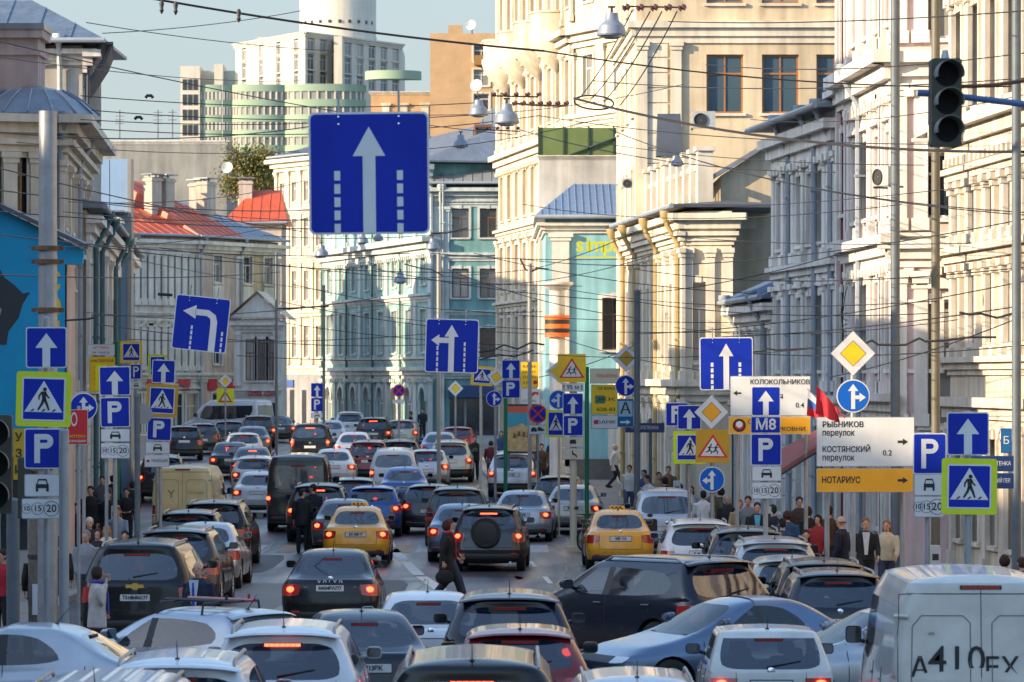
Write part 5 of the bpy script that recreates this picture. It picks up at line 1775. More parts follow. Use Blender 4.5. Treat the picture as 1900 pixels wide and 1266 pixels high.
# right: parked along the kerb
taxi2 = car('taxi', 1152, 75, 'yellow taxi with a checkered tail parked at the right kerb', 'taxi', name='taxi_car', cat='taxi', lit=False, yaw=1, plate='МЕ 112')
car('minivan', 1238, 69.5, 'silver minivan right of the checkered taxi', 'silver', lit=False)
car('soft_suv', 1302, 84, 'white utility car with a spoiler parked behind the silver minivan', 'white', lit=False, plate='К 441 ОУ')
car('suv', 1392, 91, 'graphite utility car parked right behind the white one with a spoiler', 'graphite', lit=False)
car('suv', 1442, 97.5, 'silver utility car with roof rails parked third from the near end of the right row', 'silver', lit=False)
car('hatch', 1476, 103, 'beige hatchback parked behind the silver utility car in the right row', 'beige', lit=False)
car('suv', 1535, 110, 'black utility car with roof rails parked second from the near end of the right row', 'black', lit=False, kscale=.97)
car('suv', 1560, 118, 'navy utility car parked at the near end of the right row', 'navy', lit=False, plate='А 315', kscale=.97)
G2 = 'cars packed in the far lanes'
for (k_, px_, s_, lb, c_, yw) in (('hatch', 655, 58, 'grey hatchback ahead of the dark grey saloon and the yellow taxi', 'grey', 1), ('sedan', 618, 47.5, 'white saloon between the tall black van and the dark red utility car', 'white', 1),
        ('suv', 538, 51, 'dark utility car directly ahead of the tall black van', 'graphite', 2), ('hatch', 690, 62, 'dark blue hatchback behind the deep blue saloon', 'blue', 0), ('suv', 741, 45.8, 'black utility car ahead of the white minivan', 'black', 0),
        ('sedan', 612, 36.5, 'silver saloon right of the black minivan, up the hill', 'silver', 2), ('hatch', 745, 36.5, 'beige hatchback up the hill before the arched teal house', 'beige', 0), ('hatch', 426, 37, 'black hatchback just before the big white van', 'black', 6),
        ('sedan', 520, 33.5, 'dark saloon far off under the grey shaded house', 'graphite', 6), ('suv', 650, 33, 'white utility car farthest off before the arched teal house', 'white', 3), ('sedan', 428, 45, 'dark blue saloon at the left of the far queue', 'navy', 4), ('hatch', 792, 48, 'silver hatchback left of the beige silver utility car', 'silver', 0)):
    car(k_, px_, s_, lb, c_, group=G2, yaw=yw)
# crossing traffic at the junction
lc = car('suv', 1195, 112, 'large black utility car turning across the road, chrome door handles', 'navy', yaw=38, center=True, lit=False, plate='В 640', kscale=1.07)
car('sedan', 1352, 128, 'grey blue saloon turning left in front of the large black utility car', 'greyblue', yaw=115, center=True, lit=False)
car('sedan', 1640, 134, 'silver saloon turning behind the white hatchback at the junction', 'silver', yaw=105, center=True, lit=False)
lada = car('lada', 1432, 149, 'old white boxy hatchback with a lit brake light', 'vanwhite', plate='Р587УА 77')
car('suv', 945, 139, 'navy utility car with big mirrors in the middle of the junction', 'navy', plate='Н 251', rails=False)
car('sedan', 800, 128, 'white saloon left of the navy utility car at the junction', 'white', yaw=3)
car('sedan', 690, 142, 'black saloon with a round badge and wiper, right rear lamp lit', 'navy', yaw=7, plate='К713ВК')
car('suv', 520, 162, 'white utility car with a wide row of red brake diodes', 'white', hi=True)
car('hatch', 340, 137, 'silver hatchback heading left across the junction', 'silver', yaw=52, center=True, lit=False)
car('suv', 318, 183, 'white utility car with roof rails near the left edge of the junction', 'white', lit=False)
car('sedan', 12, 146, 'silver white saloon crossing at the left edge by the thin sign pole', 'silver', yaw=84, center=True, lit=False)
car('big_suv', 165, 209, 'white utility car with a ribbed roof lowest at the left', 'white', lit=False, kscale=.97)
car('big_suv', 875, 195, 'black utility car with a glowing row of brake diodes lowest in the middle', 'black', kscale=1.0, hi=True)
car('suv', 1186, 186, 'silver utility car with a chrome roof rail right of the lowest black one', 'silver', lit=False, kscale=.92)
car('hatch', 965, 154, 'dark red hatchback behind the navy utility car with big mirrors', 'red', lit=True)
bigvan = car('cargo', 1822, 168, 'dusty white panel van with large black lettering on its doors', 'vanwhite', lit=False, kscale=1.0)
taxi3 = car('minivan', 1815, 208, 'white taxi with an orange band lowest at the right', 'white', name='taxi_car', cat='taxi', lit=False, kscale=.87)

# --- what single vehicles carry besides
def stick(root, kind, x, z, body, size, material, bold=.0, spacing=1.0):
    P = proto(kind)
    me = text_mesh(body, size, material, bold, thick=.004, spacing=spacing)
    return put('lettering', me, root, T((x, P.back(x, z) - .006, z)))
stick(bigvan, 'cargo', -.68, 1.38, 'А', .31, ink, .004)
stick(bigvan, 'cargo', -.27, 1.46, '410', .43, ink, .002)
stick(bigvan, 'cargo',   .50, 1.38, 'ЕХ 777', .31, ink, .003)
grey_ink = mat('faded_ink', (.16, .16, .15), rough=.7)
stick(bigvan, 'cargo', -.55, 1.76, '495', .05, grey_ink)
stick(van_yellow, 'cargo', -.35, 1.5, 'Y', .34, mat('faded_green_ink', (.30, .27, .12), rough=.7), .01)
stick(van_yellow, 'cargo', -.3, 1.02, 'СЛУЖБА', .11, mat('faded_green_ink', (.3, .27, .12)))
stick(van_yellow, 'cargo', .42, 1.55, 'ДОСТАВКА', .09, mat('faded_green_ink', (.3, .27, .12)))
def van_windows_panels(root):
    P = proto('cargo')
    for sx in (-1, 1):
        mb = MB()
        pts = []
        for (x, z) in ((.12, .95), (.78, .95), (.76, 1.84), (.66, 1.96), (.20, 1.96), (.12, 1.88)):
            pts.append((sx * x, z))
        pts.append(pts[0])
        path = []
        for a, b in zip(pts, pts[1:]):
            for i in range(4):
                x, z = lerp(a[0], b[0], i / 4), lerp(a[1], b[1], i / 4)
                path.append((x, P.back(x, z) - .002, z))
        mb.tube(path + [path[0]], .006, 5)
        mb.build('pressed_panel', mat('panel_line', (.12, .12, .115), rough=.6), root)
        hb = MB()
        for z in (.86, 1.95):
            xw = sx * .90
            hb.tube([(sx * .80, P.back(sx * .8, z) - .02, z), (sx * .95, P.back(sx * .9, z) + .0, z)], .028, 6)
        hb.build('door_hinge', PAINT['vanwhite'], root)
van_windows_panels(bigvan)
van_windows_panels(van_yellow)
# spaced letters on the boot lid of the black saloon
stick(volvo, 'big_sedan', 0, .955, 'V O L V O', .085, mat('silver_letters', (.62, .62, .64), rough=.3), .003, 1.25)
stick(volvo, 'big_sedan', -.46, .86, 'S80', .05, chrome)
stick(volvo, 'big_sedan', .46, .86, 'D5', .05, chrome)
# spare wheel
Pn = proto('soft_suv')
w = empty('spare_wheel'); w.parent = niva
w.matrix_local = T((-.05, Pn.back(0, .95) - .10, .98)) @ RZ(R(-90))
put('tyre', Pn.tyre, w)
put('wheel_cover', MB().tube([(.02, 0, 0), (.10, 0, 0), (.115, 0, 0)], [.30, .29, .22], 20).mesh('wheel_cover', trim_black, True), w)
# gold bow-tie badge of the big black utility car
gold = mat('gold_badge', (.80, .52, .12), rough=.3, metal=.8)
big = [o for o in bpy.data.objects if o.get('label', '').startswith('big black utility car behind the woman')][0]
Pb = proto('big_suv')
bt = MB().poly([(-.16, -.03), (-.06, -.03), (-.04, -.055), (.04, -.055), (.06, -.03), (.16, -.03), (.14, .03), (.055, .03), (.035, .055), (-.035, .055), (-.055, .03), (-.17, .03)], -.02, .01)
bt.build('bow_tie_emblem', gold, big, M=T((0, Pb.back(0, 1.12) - .01, 1.12)))
# taxi lamps and checks
lampy = mat('taxi_lamp', (.85, .45, .05), rough=.4)
def taxi_lamp(root, kind):
    P = proto(kind)
    y = P.S['L'] * .48
    z = P.roof(0, y)
    mb = MB()
    mb.bevbox(-.19, .19, -.06, .06, 0, .13, .03)
    o = mb.build('roof_lamp', lampy, root, M=T((0, y, z - .01)))
    ck = MB()
    for i in range(6):
        for j in range(2):
            if (i + j) % 2:
                ck.box(-.15 + i * .05, -.10 + i * .05, -.064, -.058, .02 + j * .045, .065 + j * .045)
    ck.build('checker_band', ink, o)
taxi_lamp(taxi1, 'taxi')
taxi_lamp(taxi2, 'taxi')
taxi_lamp(taxi3, 'minivan')
Pt = proto('taxi')
ck = MB()
for i in range(14):
    for j in range(2):
        if (i + j) % 2:
            xa = -.5 + i * .05
            za = .955 + j * .04
            yb = Pt.back(xa + .02, za + .02)
            ck.box(xa, xa + .05, yb - .006, yb + .01, za - .04, za)
ck.build('checker_band', ink, taxi2)
stick(taxi2, 'taxi', -.1, 1.02, 'ТАКСИ', .08, ink, .003)
Pm = proto('minivan')
ob = MB()
for x0, x1 in ((-.62, -.1), (-.1, .42)):
    n = 8
    for i in range(n):
        a, b = lerp(x0, x1, i / n), lerp(x0, x1, (i + 1) / n)
        vs = []
        for y in (.75, 1.15):
            for x in (a, b):
                vs.append((x, y, Pm.roof(x, y) + .006))
        ob.add(vs, [(0, 1, 3, 2)])
ob.build('orange_band', mat('orange_vinyl', (.75, .28, .03), rough=.4), taxi3)
# roof ribs of the lowest white utility car
low = [o for o in bpy.data.objects if o.get('label', '').startswith('white utility car with a ribbed roof')][0]
for x in (-.42, -.21, 0, .21, .42):
    q = MB()
    ys = [1.0 + i * .22 for i in range(9)]
    q.tube([(x, y, Pb.roof(x, y) + .002) for y in ys], [(.045, .014)] * 9, 6, up=(1, 0, 0))
    q.build('roof_rib', PAINT['white'], low, True)
# roof bars on the silver hatchback crossing left
hb = [o for o in bpy.data.objects if o.get('label', '').startswith('silver hatchback heading left')][0]
Ph = proto('hatch')
for y in (1.2, 2.0):
    MB().tube([(-.58, y, Ph.roof(-.55, y) - .02), (-.55, y, 1.60), (.55, y, 1.60), (.58, y, Ph.roof(.55, y) - .02)], .018, 6).build('roof_bar', trim_black, hb)
for x in (-.2, .25):
    MB().tube([(x, 1.0, 1.62), (x, 2.2, 1.62)], .025, 6).tube([(x, 1.1, 1.62), (x, 1.1, 1.70)], .02, 5).build('ski_carrier', lens_red if x > 0 else trim_black, hb)
# ================================================================== signs
blue = mat('sign_blue', (.002, .022, .34), rough=.55, spec=.25, noise=.16, scale=1.5, streak=.18)
blue2 = mat('sign_light_blue', (.006, .10, .46), rough=.55, spec=.2)
blue3 = mat('sign_teal_blue', (.012, .11, .27), rough=.55, spec=.2)
swhite = mat('sign_white', (.60, .62, .63), rough=.45, noise=.10, scale=3, streak=.14)
sgrey = mat('sign_grey', (.30, .31, .32), rough=.5)
lime = mat('sign_lime', (.55, .66, .01), rough=.45, noise=.08, scale=3, streak=.12)
syellow = mat('sign_yellow', (.80, .50, .01), rough=.4, noise=.10, scale=3, streak=.14)
sorange = mat('sign_orange', (.78, .36, .012), rough=.4, noise=.10, scale=3, streak=.14)
socher = mat('sign_ochre', (.50, .28, .015), rough=.45, noise=.10, scale=3, streak=.14)
sred = mat('sign_red', (.55, .015, .02), rough=.4)
steel = mat('galvanised_steel', (.30, .32, .34), rough=.45, metal=.5, noise=.2, scale=3)
steel_d = mat('painted_steel', (.10, .125, .15), rough=.5, noise=.2, scale=3)
rust = mat('rusty_clamp', (.14, .07, .035), rough=.8, noise=.4, scale=14)
def arrow_pts(w, h, hw, hh, x=0, z=0):
    return [(x - w / 2, z), (x + w / 2, z), (x + w / 2, z + h - hh), (x + hw / 2, z + h - hh), (x, z + h), (x - hw / 2, z + h - hh), (x - w / 2, z + h - hh)]
def rotp(pts, a, cx=0, cz=0):
    c, s = math.cos(R(a)), math.sin(R(a))
    return [(cx + (x - cx) * c - (z - cz) * s, cz + (x - cx) * s + (z - cz) * c) for x, z in pts]
class Sign:
    """a flat sign: x to the right, z up, its face towards -y; origin at its middle"""
    def __init__(self, x0, y0, x1, y1, s, label, name='traffic_sign', cat='traffic sign', roll=0., yaw=0., group=None):
        self.w, self.h = (x1 - x0) / s, (y1 - y0) / s
        X, Y = PX((x0 + x1) / 2, s)
        self.o = empty(name, (X, Y, ZZ((y0 + y1) / 2, s)), 0, label, cat, group)
        self.o.rotation_euler = (0, R(roll), R(yaw))
        self.k = 0
    def part(self, name, mb, m, smooth=False):
        return mb.build(name, m, self.o, smooth)
    def plate(self, m, border=None, b=.0, rnd=.06):
        w, h = self.w / 2, self.h / 2
        r = min(rnd * self.w, rnd * self.h)
        self.part('backing', MB().bevbox(-w, w, 0, .014, -h, h, r), border or m)
        if border:
            self.part('face', MB().bevbox(-w + b, w - b, -.004, .0, -h + b, h - b, r * .8), m)
        self.part('back_bracket', MB().box(-w * .7, w * .7, .014, .04, h * .45, h * .45 + .03).box(-w * .7, w * .7, .014, .04, -h * .45 - .03, -h * .45), steel)
        bolts = MB()
        return self
    def sym(self, pts, m, name='symbol', y=-.008):
        return self.part(name, MB().poly(pts, y, -.003), m)
    def text(self, body, x, z, size, m, bold=.0, ax='CENTER', fit=None, spacing=1.):
        me = text_mesh(body, size, m, bold, ax, .004, spacing)
        M = T((x, -.007, z))
        if fit:
            xs = [v.co.x for v in me.vertices]
            wd = max(xs) - min(xs)
            M = M @ Matrix.Diagonal((fit / wd, 1, 1, 1))
        return put('lettering', me, self.o, M)
def sg_oneway(*a, **k):
    S = Sign(*a, **k).plate(blue, swhite, .018)
    w, h = S.w, S.h
    S.sym(arrow_pts(w * .19, h * .82, w * .54, h * .36, 0, -h * .47), swhite, 'arrow')
    return S
def sg_park(*a, **k):
    S = Sign(*a, **k).plate(blue, swhite, .018)
    w, h = S.w, S.h
    pts = []
    st = w * .14
    x0, z0, z1 = -w * .25, -h * .36, h * .36
    mid = (z1 + z0 + h * .24) / 2
    ro = (z1 - (mid - h * .12)) / 2
    # the letter P as an outer outline with a hole, made of a stem and a ring segment
    S.sym([(x0, z0), (x0 + st, z0), (x0 + st, z1), (x0, z1)], swhite, 'letter_stem')
    cz = z1 - ro
    mb = MB()
    outer, inner = [], []
    for i in range(13):
        t = R(90 - 15 * i)
        outer.append((x0 + w * .29 + math.cos(t) * ro, cz + math.sin(t) * ro))
        inner.append((x0 + w * .29 + math.cos(t) * (ro - st), cz + math.sin(t) * (ro - st)))
    outer = [(x0 + st, z1)] + outer + [(x0 + st, cz - ro)]
    inner = [(x0 + st, z1 - st)] + inner + [(x0 + st, cz - ro + st)]
    for i in range(len(outer) - 1):
        mb.poly([inner[i], inner[i + 1], outer[i + 1], outer[i]], -.008, -.003)
    S.part('letter_bowl', mb, swhite)
    return S
def walker(S, sc, cx, cz, m):
    def P(pts, n='walking_figure'):
        S.sym([(cx + x * sc, cz + z * sc) for x, z in pts], m, n, -.011)
    mb = MB()
    c = [(cx + (.04 + .075 * math.cos(t)) * sc, cz + (.74 + .075 * math.sin(t)) * sc) for t in [2 * math.pi * i / 10 for i in range(10)]]
    mb.poly(c, -.011, -.003)
    def limb(p, q, a, b):
        d = Vector((q[0] - p[0], q[1] - p[1]))
        n = Vector((d.y, -d.x)).normalized()
        mb.poly([(cx + (p[0] - n.x * a) * sc, cz + (p[1] - n.y * a) * sc), (cx + (q[0] - n.x * b) * sc, cz + (q[1] - n.y * b) * sc),
                 (cx + (q[0] + n.x * b) * sc, cz + (q[1] + n.y * b) * sc), (cx + (p[0] + n.x * a) * sc, cz + (p[1] + n.y * a) * sc)][::-1], -.011, -.003)
    limb((.0, .66), (.02, .34), .085, .07)
    limb((.04, .38), (.12, .20), .055, .045); limb((.12, .21), (.20, -.02), .045, .035)
    limb((.0, .38), (-.07, .18), .055, .045); limb((-.07, .19), (-.20, -.02), .045, .035)
    limb((-.06, .64), (-.16, .50), .035, .03); limb((-.16, .51), (-.17, .36), .03, .025)
    limb((.06, .62), (.14, .48), .035, .03); limb((.14, .48), (.22, .42), .03, .025)
    S.part('walking_figure', mb, m)
def sg_ped(*a, edge=lime, eb=.105, **k):
    S = Sign(*a, **k)
    w, h = S.w, S.h
    e = eb * w
    S.plate(edge, None, 0, .05)
    S.part('white_frame', MB().bevbox(-w / 2 + e, w / 2 - e, -.004, 0, -h / 2 + e, h / 2 - e, .02 * w), swhite)
    e2 = e + .028 * w
    S.part('face', MB().bevbox(-w / 2 + e2, w / 2 - e2, -.006, -.003, -h / 2 + e2, h / 2 - e2, .015 * w), blue)
    t = w / 2 - e2 - .02 * w
    S.sym([(-t, -h * .235), (t, -h * .235), (0, h * .335)], swhite, 'triangle', -.008)
    walker(S, h * .50, 0, -h * .19, ink)
    mb = MB()
    for x in (-.19, 0.01, .20):
        mb.poly([(x * w - .05 * w, -h * .225), (x * w - .015 * w, -h * .225), (x * w + .035 * w, -h * .185), (x * w + .0 * w, -h * .175)], -.0115, -.003)
    S.part('zebra_stripes', mb, ink)
    return S
def sg_children(*a, edge=sorange, **k):
    S = Sign(*a, **k).plate(edge, None, 0, .02)
    w, h = S.w, S.h
    tri = lambda q: [(-q * .5 * w, -h * .36 + (1 - q) * .24 * h * .9), (q * .5 * w, -h * .36 + (1 - q) * .24 * h * .9), (0, h * .41 - (1 - q) * .50 * h)]
    S.sym(tri(.9), sred, 'red_triangle', -.007)
    S.sym(tri(.70), swhite, 'white_triangle', -.009)
    mb = MB()
    for dx in (-.08, .10):
        def limb(p, q, t):
            d = Vector((q[0] - p[0], q[1] - p[1])); n = Vector((d.y, -d.x)).normalized() * t
            mb.poly([(dx * w + (p[0] - n.x) * w, -h * .10 + (p[1] - n.y) * h), (dx * w + (q[0] - n.x) * w, -h * .10 + (q[1] - n.y) * h), (dx * w + (q[0] + n.x) * w, -h * .10 + (q[1] + n.y) * h), (dx * w + (p[0] + n.x) * w, -h * .10 + (p[1] + n.y) * h)][::-1], -.012, -.003)
        mb.poly([(dx * w + (.03 + .03 * math.cos(t)) * w, -h * .10 + (.14 + .03 * math.sin(t)) * h) for t in [2 * math.pi * i / 8 for i in range(8)]], -.012, -.003)
        limb((.0, .10), (-.02, -.02), .026); limb((-.02, -.02), (.05, -.07), .018); limb((.05, -.07), (.03, -.14), .014)
        limb((-.02, -.02), (-.08, -.08), .018); limb((-.08, -.08), (-.13, -.07), .013); limb((.0, .09), (.08, .05), .012); limb((.0, .09), (-.08, .05), .012)
    S.part('running_children', mb, ink)
    return S
def disc_pts(r, n=28, cx=0, cz=0):
    return [(cx + r * math.cos(2 * math.pi * i / n), cz + r * math.sin(2 * math.pi * i / n)) for i in range(n)]
def sg_round(px, py, r, s, label, kind, col=None, **k):
    S = Sign(px - r, py - r, px + r, py + r, s, label, **k)
    q = S.w / 2
    S.part('backing', MB().poly(disc_pts(q), 0, .014), sgrey if kind == 'back' else sred if kind == 'nostop' else swhite)
    S.part('back_bracket', MB().box(-q * .6, q * .6, .014, .04, -.02, .02), steel)
    if kind == 'back':
        return S
    if kind == 'nostop':
        S.part('face', MB().poly(disc_pts(q * .82), -.004, 0), blue)
        for a in (45, -45):
            S.sym(rotp([(-q * .84, -q * .10), (q * .84, -q * .10), (q * .84, q * .10), (-q * .84, q * .10)], a), sred, 'red_bar', -.008 - (a > 0) * .001)
        return S
    S.part('face', MB().poly(disc_pts(q * .93), -.004, 0), col or blue2)
    sd = {'right': 1, 'left': -1}[kind]
    S.sym(arrow_pts(q * .24, q * 1.5, q * .62, q * .42, 0, -q * .78), swhite, 'arrow')
    p = arrow_pts(q * .22, q * .78, q * .56, q * .38, 0, 0)
    p = rotp(p, -90)
    p = [(x - q * .02, z - q * .08) for x, z in p]
    if sd < 0:
        p = [(-x, z) for x, z in p][::-1]
    S.sym(p, swhite, 'side_arrow', -.009)
    return S
def sg_diamond(px, py, r, s, label, col=syellow, **k):
    S = Sign(px - r, py - r, px + r, py + r, s, label, **k)
    q = S.w / 2
    D = lambda t: [(0, -t), (t, 0), (0, t), (-t, 0)]
    S.part('backing', MB().poly(D(q), 0, .014), sgrey)
    S.part('white_face', MB().poly(D(q * .97), -.004, 0), swhite)
    S.sym(D(q * .58), ink, 'black_line', -.006)
    S.sym(D(q * .55), col, 'yellow_centre', -.008)
    S.part('back_bracket', MB().box(-q * .5, q * .5, .014, .04, -.02, .02), steel)
    return S
def sg_carplate(*a, **k):
    S = Sign(*a, **k).plate(swhite, sgrey, .012, .08)
    w, h = S.w, S.h
    q = min(w * .36, h * .9) / 2
    mb = MB()
    mb.poly([(-q, -h * .12), (q, -h * .12), (q, h * .06), (-q, h * .06)], -.008, -.003)
    mb.poly([(-q * .9, h * .06), (-q * .72, h * .06), (-q * .55, h * .22), (-q * .7, h * .24)][::1], -.008, -.003)
    mb.poly([(q * .72, h * .06), (q * .9, h * .06), (q * .7, h * .24), (q * .55, h * .22)], -.008, -.003)
    mb.poly([(-q * .7, h * .22), (q * .7, h * .22), (q * .65, h * .29), (-q * .65, h * .29)], -.008, -.003)
    for x in (-q, q * .62):
        mb.poly([(x, -h * .27), (x + q * .38, -h * .27), (x + q * .38, -h * .10), (x, -h * .10)], -.008, -.003)
    S.part('car_symbol', mb, ink)
    return S
def ring(S, x, z, r):
    mb = MB()
    n = 22
    for i in range(n):
        a, b = 2 * math.pi * i / n, 2 * math.pi * (i + 1) / n
        mb.poly([(x + r * .93 * math.cos(b), z + r * .93 * math.sin(b)), (x + r * .93 * math.cos(a), z + r * .93 * math.sin(a)), (x + r * math.cos(a), z + r * math.sin(a)), (x + r * math.cos(b), z + r * math.sin(b))][::-1], -.008, -.003)
    S.part('circle', mb, ink)
def sg_times(*a, nums=('10', '15', '20'), **k):
    S = Sign(*a, **k).plate(swhite, sgrey, .012, .08)
    w, h = S.w, S.h
    for (t, x, r) in zip(nums, (-.37, -.09, .26), (.24, .30, .38)):
        S.text(t, x * w, 0, h * r * 1.35, ink, .002)
        ring(S, x * w, 0, h * r)
    return S
def dashes(S, x, z0, z1, n, wd, m=swhite):
    L = (z1 - z0) / n
    for i in range(n):
        S.sym([(x - wd / 2, z0 + i * L), (x + wd / 2, z0 + i * L), (x + wd / 2, z0 + i * L + L * .72), (x - wd / 2, z0 + i * L + L * .72)], m, 'dash')
def sg_lane(*a, kind='straight', **k):
    S = Sign(*a, name='lane_sign', **k).plate(blue, swhite, .022, .05)
    w, h = S.w, S.h
    for x in (-w * .25, w * .25):
        S.part('hanger_bolt', MB().ball((x, -.008, h * .46), (.014, .01, .014), 8, 4).ball((x, -.008, h * .40), (.014, .01, .014), 8, 4), chrome)
        S.part('hanger_rod', MB().box(x - .012, x + .012, .015, .03, h * .3, h * .5 + .22), steel)
    if kind == 'straight':
        S.sym(arrow_pts(w * .105, h * .87, w * .27, h * .24, 0, -h * .49), swhite, 'arrow')
        dashes(S, -w * .265, -h * .49, h * .05, 5, w * .05)
        dashes(S, w * .255, -h * .49, h * .05, 5, w * .05)
    elif kind == 'fork':
        S.sym(arrow_pts(w * .105, h * .88, w * .26, h * .22, -w * .01, -h * .49), swhite, 'arrow')
        p = rotp(arrow_pts(w * .10, w * .34, w * .22, w * .15), 90)
        S.sym([(x - w * .05, z + h * .10) for x, z in p], swhite, 'side_arrow', -.009)
        dashes(S, -w * .27, -h * .49, h * .02, 5, w * .035)
        dashes(S, w * .24, -h * .49, h * .10, 6, w * .035)
    else:
        S.sym([(w * .17, -h * .49), (w * .29, -h * .49), (w * .29, h * .06), (w * .25, h * .18), (w * .12, h * .26), (-w * .12, h * .26), (-w * .12, h * .15), (w * .09, h * .15), (w * .155, h * .11), (w * .17, h * .05)], swhite, 'bent_arrow')
        S.sym([(-w * .35, h * .205), (-w * .11, h * .08), (-w * .11, h * .33)], swhite, 'arrow_head')
        dashes(S, -w * .16, -h * .49, -h * .02, 5, w * .035)
        dashes(S, w * .40, -h * .49, -h * .08, 4, w * .035)
    return S
def sg_board(*a, m=swhite, edge=sgrey, b=.012, rnd=.03, **k):
    return Sign(*a, name=k.pop('name', 'direction_board'), cat=k.pop('cat', 'sign'), **k).plate(m, edge, b, rnd)
def pole(px, ytop, s, d, label, m=steel, name='sign_pole', cat='pole', base=None, cap=True, dY=None, lean=0., group=None, top=1.0):
    """a post standing on the ground just behind the signs it carries"""
    X, Y = PX(px, s)
    Y += d / 2 + .045 if dY is None else dY
    g = gz(Y) if base is None else base
    if base is None and (X < kerb_l(Y) - .3 or X > kerb_r(Y) + .3) and Y > 72.5:
        g += .14
    H = ZZ(ytop, s) - g
    o = empty(name, (X, Y, g), 0, label, cat, group)
    put('post', MB().tube([(0, 0, -.05), (lean * H, 0, H)], [d / 2, d / 2 * top], 14).mesh('post', m, True), o)
    put('base_plate', MB().cyl(0, 0, -.02, .04, d * 1.3, 12).mesh('base_plate', m), o)
    if cap:
        put('post_cap', MB().ball((lean * H, 0, H), (d * .52 * top, d * .52 * top, d * .25), 10, 4).mesh('post_cap', m, True), o)
    return o
# ---- left, nearest pole
s1 = 125
pole(117, 800, s1 + 1.2, .15, 'thin grey sign pole in front of the silver white crossing saloon', steel)
pole(85, 590, s1 - .3, .09, 'slim post carrying the one-way sign and parking sign nearest at the left', steel)
sg_oneway(48, 607, 124, 683, s1, 'one-way sign above the lime pedestrian sign nearest at the left')
sg_ped(30, 690, 132, 792, s1, 'lime bordered pedestrian crossing sign below the one-way sign at the left', roll=1.5)
sg_park(45, 795, 120, 870, s1 + .2, 'parking sign under the lime pedestrian sign at the left')
sg_carplate(45, 880, 112, 922, s1 + .2, 'white plate with a car under the largest parking sign at the left')
sg_times(40, 925, 113, 963, s1 + .2, 'white time plate 10 15 20 lowest on the nearest left post')
# ---- second left group
s2 = 95
pole(213, 680, s2, .08, 'steel post of the one-way and parking signs before the concrete wall of shops', steel)
pole(197, 850, s2, .07, 'thin bright post right beside the time plate of the second left sign group', steel)
sg_oneway(184, 680, 242, 734, s2, 'one-way sign above a parking sign right of the red board', roll=-1)
sg_park(186, 737, 241, 793, s2, 'parking sign between a one-way sign and a car plate, second from the left', roll=-1)
sg_carplate(187, 796, 241, 820, s2, 'small white car plate under the second parking sign from the left')
sg_times(187, 822, 241, 851, s2, 'white time plate under the small car plate, second sign group from the left')
sg_round(155, 755, 26, 92, 'round blue straight or right sign behind the red board', 'right', blue)
pole(155, 740, 92, .07, 'post of the round straight or right sign behind the red board', steel, dY=.07)
S = sg_board(125, 760, 163, 825, 110, 'red street board with a white ring symbol', m=sred, edge=swhite, b=.008, name='advert_board', cat='advert board')
ringm = MB()
for i in range(20):
    a, b = 2 * math.pi * i / 20, 2 * math.pi * (i + 1) / 20
    e = lambda t, k: (-.06 + .055 * k * math.cos(t), .13 + .12 * k * math.sin(t))
    ringm.poly([e(a, 1), e(b, 1), e(b, .7), e(a, .7)][::-1], -.008, -.003)
S.part('ring_symbol', ringm, swhite)
S.text('АПТЕКА', 0, -.16, .06, syellow, .001, fit=.28)
S.text('СКИДКИ', 0, -.24, .05, swhite, .001, fit=.28)
pole(145, 755, 110, .06, 'thin post holding up the red street board with the ring', steel)
pole(254, 735, 85, .13, 'dark steel post with the back of a round sign on it', steel_d)
S = sg_round(264, 768, 19, 84.6, 'grey back of a round sign on the dark steel post', 'back')
# ---- third left group
s3 = 82
pole(297, 668, s3, .08, 'steel post of the orange bordered pedestrian sign and parking sign', steel, base=.14)
sg_oneway(282, 668, 325, 711, s3, 'one-way sign on top of the orange bordered pedestrian sign, third left group', roll=2)
sg_ped(271, 713, 330, 774, s3, 'orange bordered pedestrian sign over a parking sign at the left', edge=socher, roll=3)
sg_park(273, 775, 318, 818, s3, 'parking sign under the larger orange bordered pedestrian sign', roll=2)
sg_carplate(270, 820, 315, 842, s3, 'small car plate under the parking sign, right of the grey round sign back')
S = sg_board(268, 844, 314, 867, s3, 'small white tow plate with a red mark, above the pale yellow van', name='plate_sign')
S.text('ЭВАКУАЦИЯ', .06, 0, .09, grey_ink, .001, fit=.36)
S.sym(disc_pts(.035, 12, -.2, 0), sred)
# ---- fourth left group, farther
s4 = 62
pole(252, 634, s4, .08, 'far post of the small orange bordered pedestrian sign beside the yellow board', steel)
sg_ped(223, 633, 264, 674, s4, 'small orange bordered pedestrian sign above the far parking sign at the left', edge=syellow)
sg_park(242, 676, 262, 704, s4, 'far parking sign half hidden behind the second left sign group')
sg_carplate(242, 708, 264, 722, s4, 'tiny white plate below the half hidden parking sign')
S = sg_ped(275, 658, 310, 700, 70, 'lime pedestrian sign half hidden behind the one-way sign of the third left group')
pole(290, 658, 70, .07, 'post of the half hidden lime pedestrian sign', steel)
green = mat('green_paint', (.010, .16, .07), rough=.5)
pole(217, 634, 66, .12, 'green post holding the yellow board at the left', green)
S = sg_board(166, 662, 214, 728, 66, 'yellow advertising board on the green post at the left', m=syellow, edge=socher, name='advert_board', cat='advert board')
S.text('МАСТЕРСКАЯ', 0, .38, .10, ink, .001, fit=.62)
for i in range(4):
    S.text('РЕМОНТ ЧАСОВ', .02, .2 - i * .16, .07, ink, 0, fit=.5)
S = sg_board(162, 639, 213, 660, 66, 'narrow white board with black marks over the yellow board at the left', name='advert_board', cat='advert board')
S.text('АПТЕКА', 0, .06, .10, sred, 0, fit=.45)
S.text('24 ЧАСА', 0, -.08, .08, ink, 0, fit=.5)
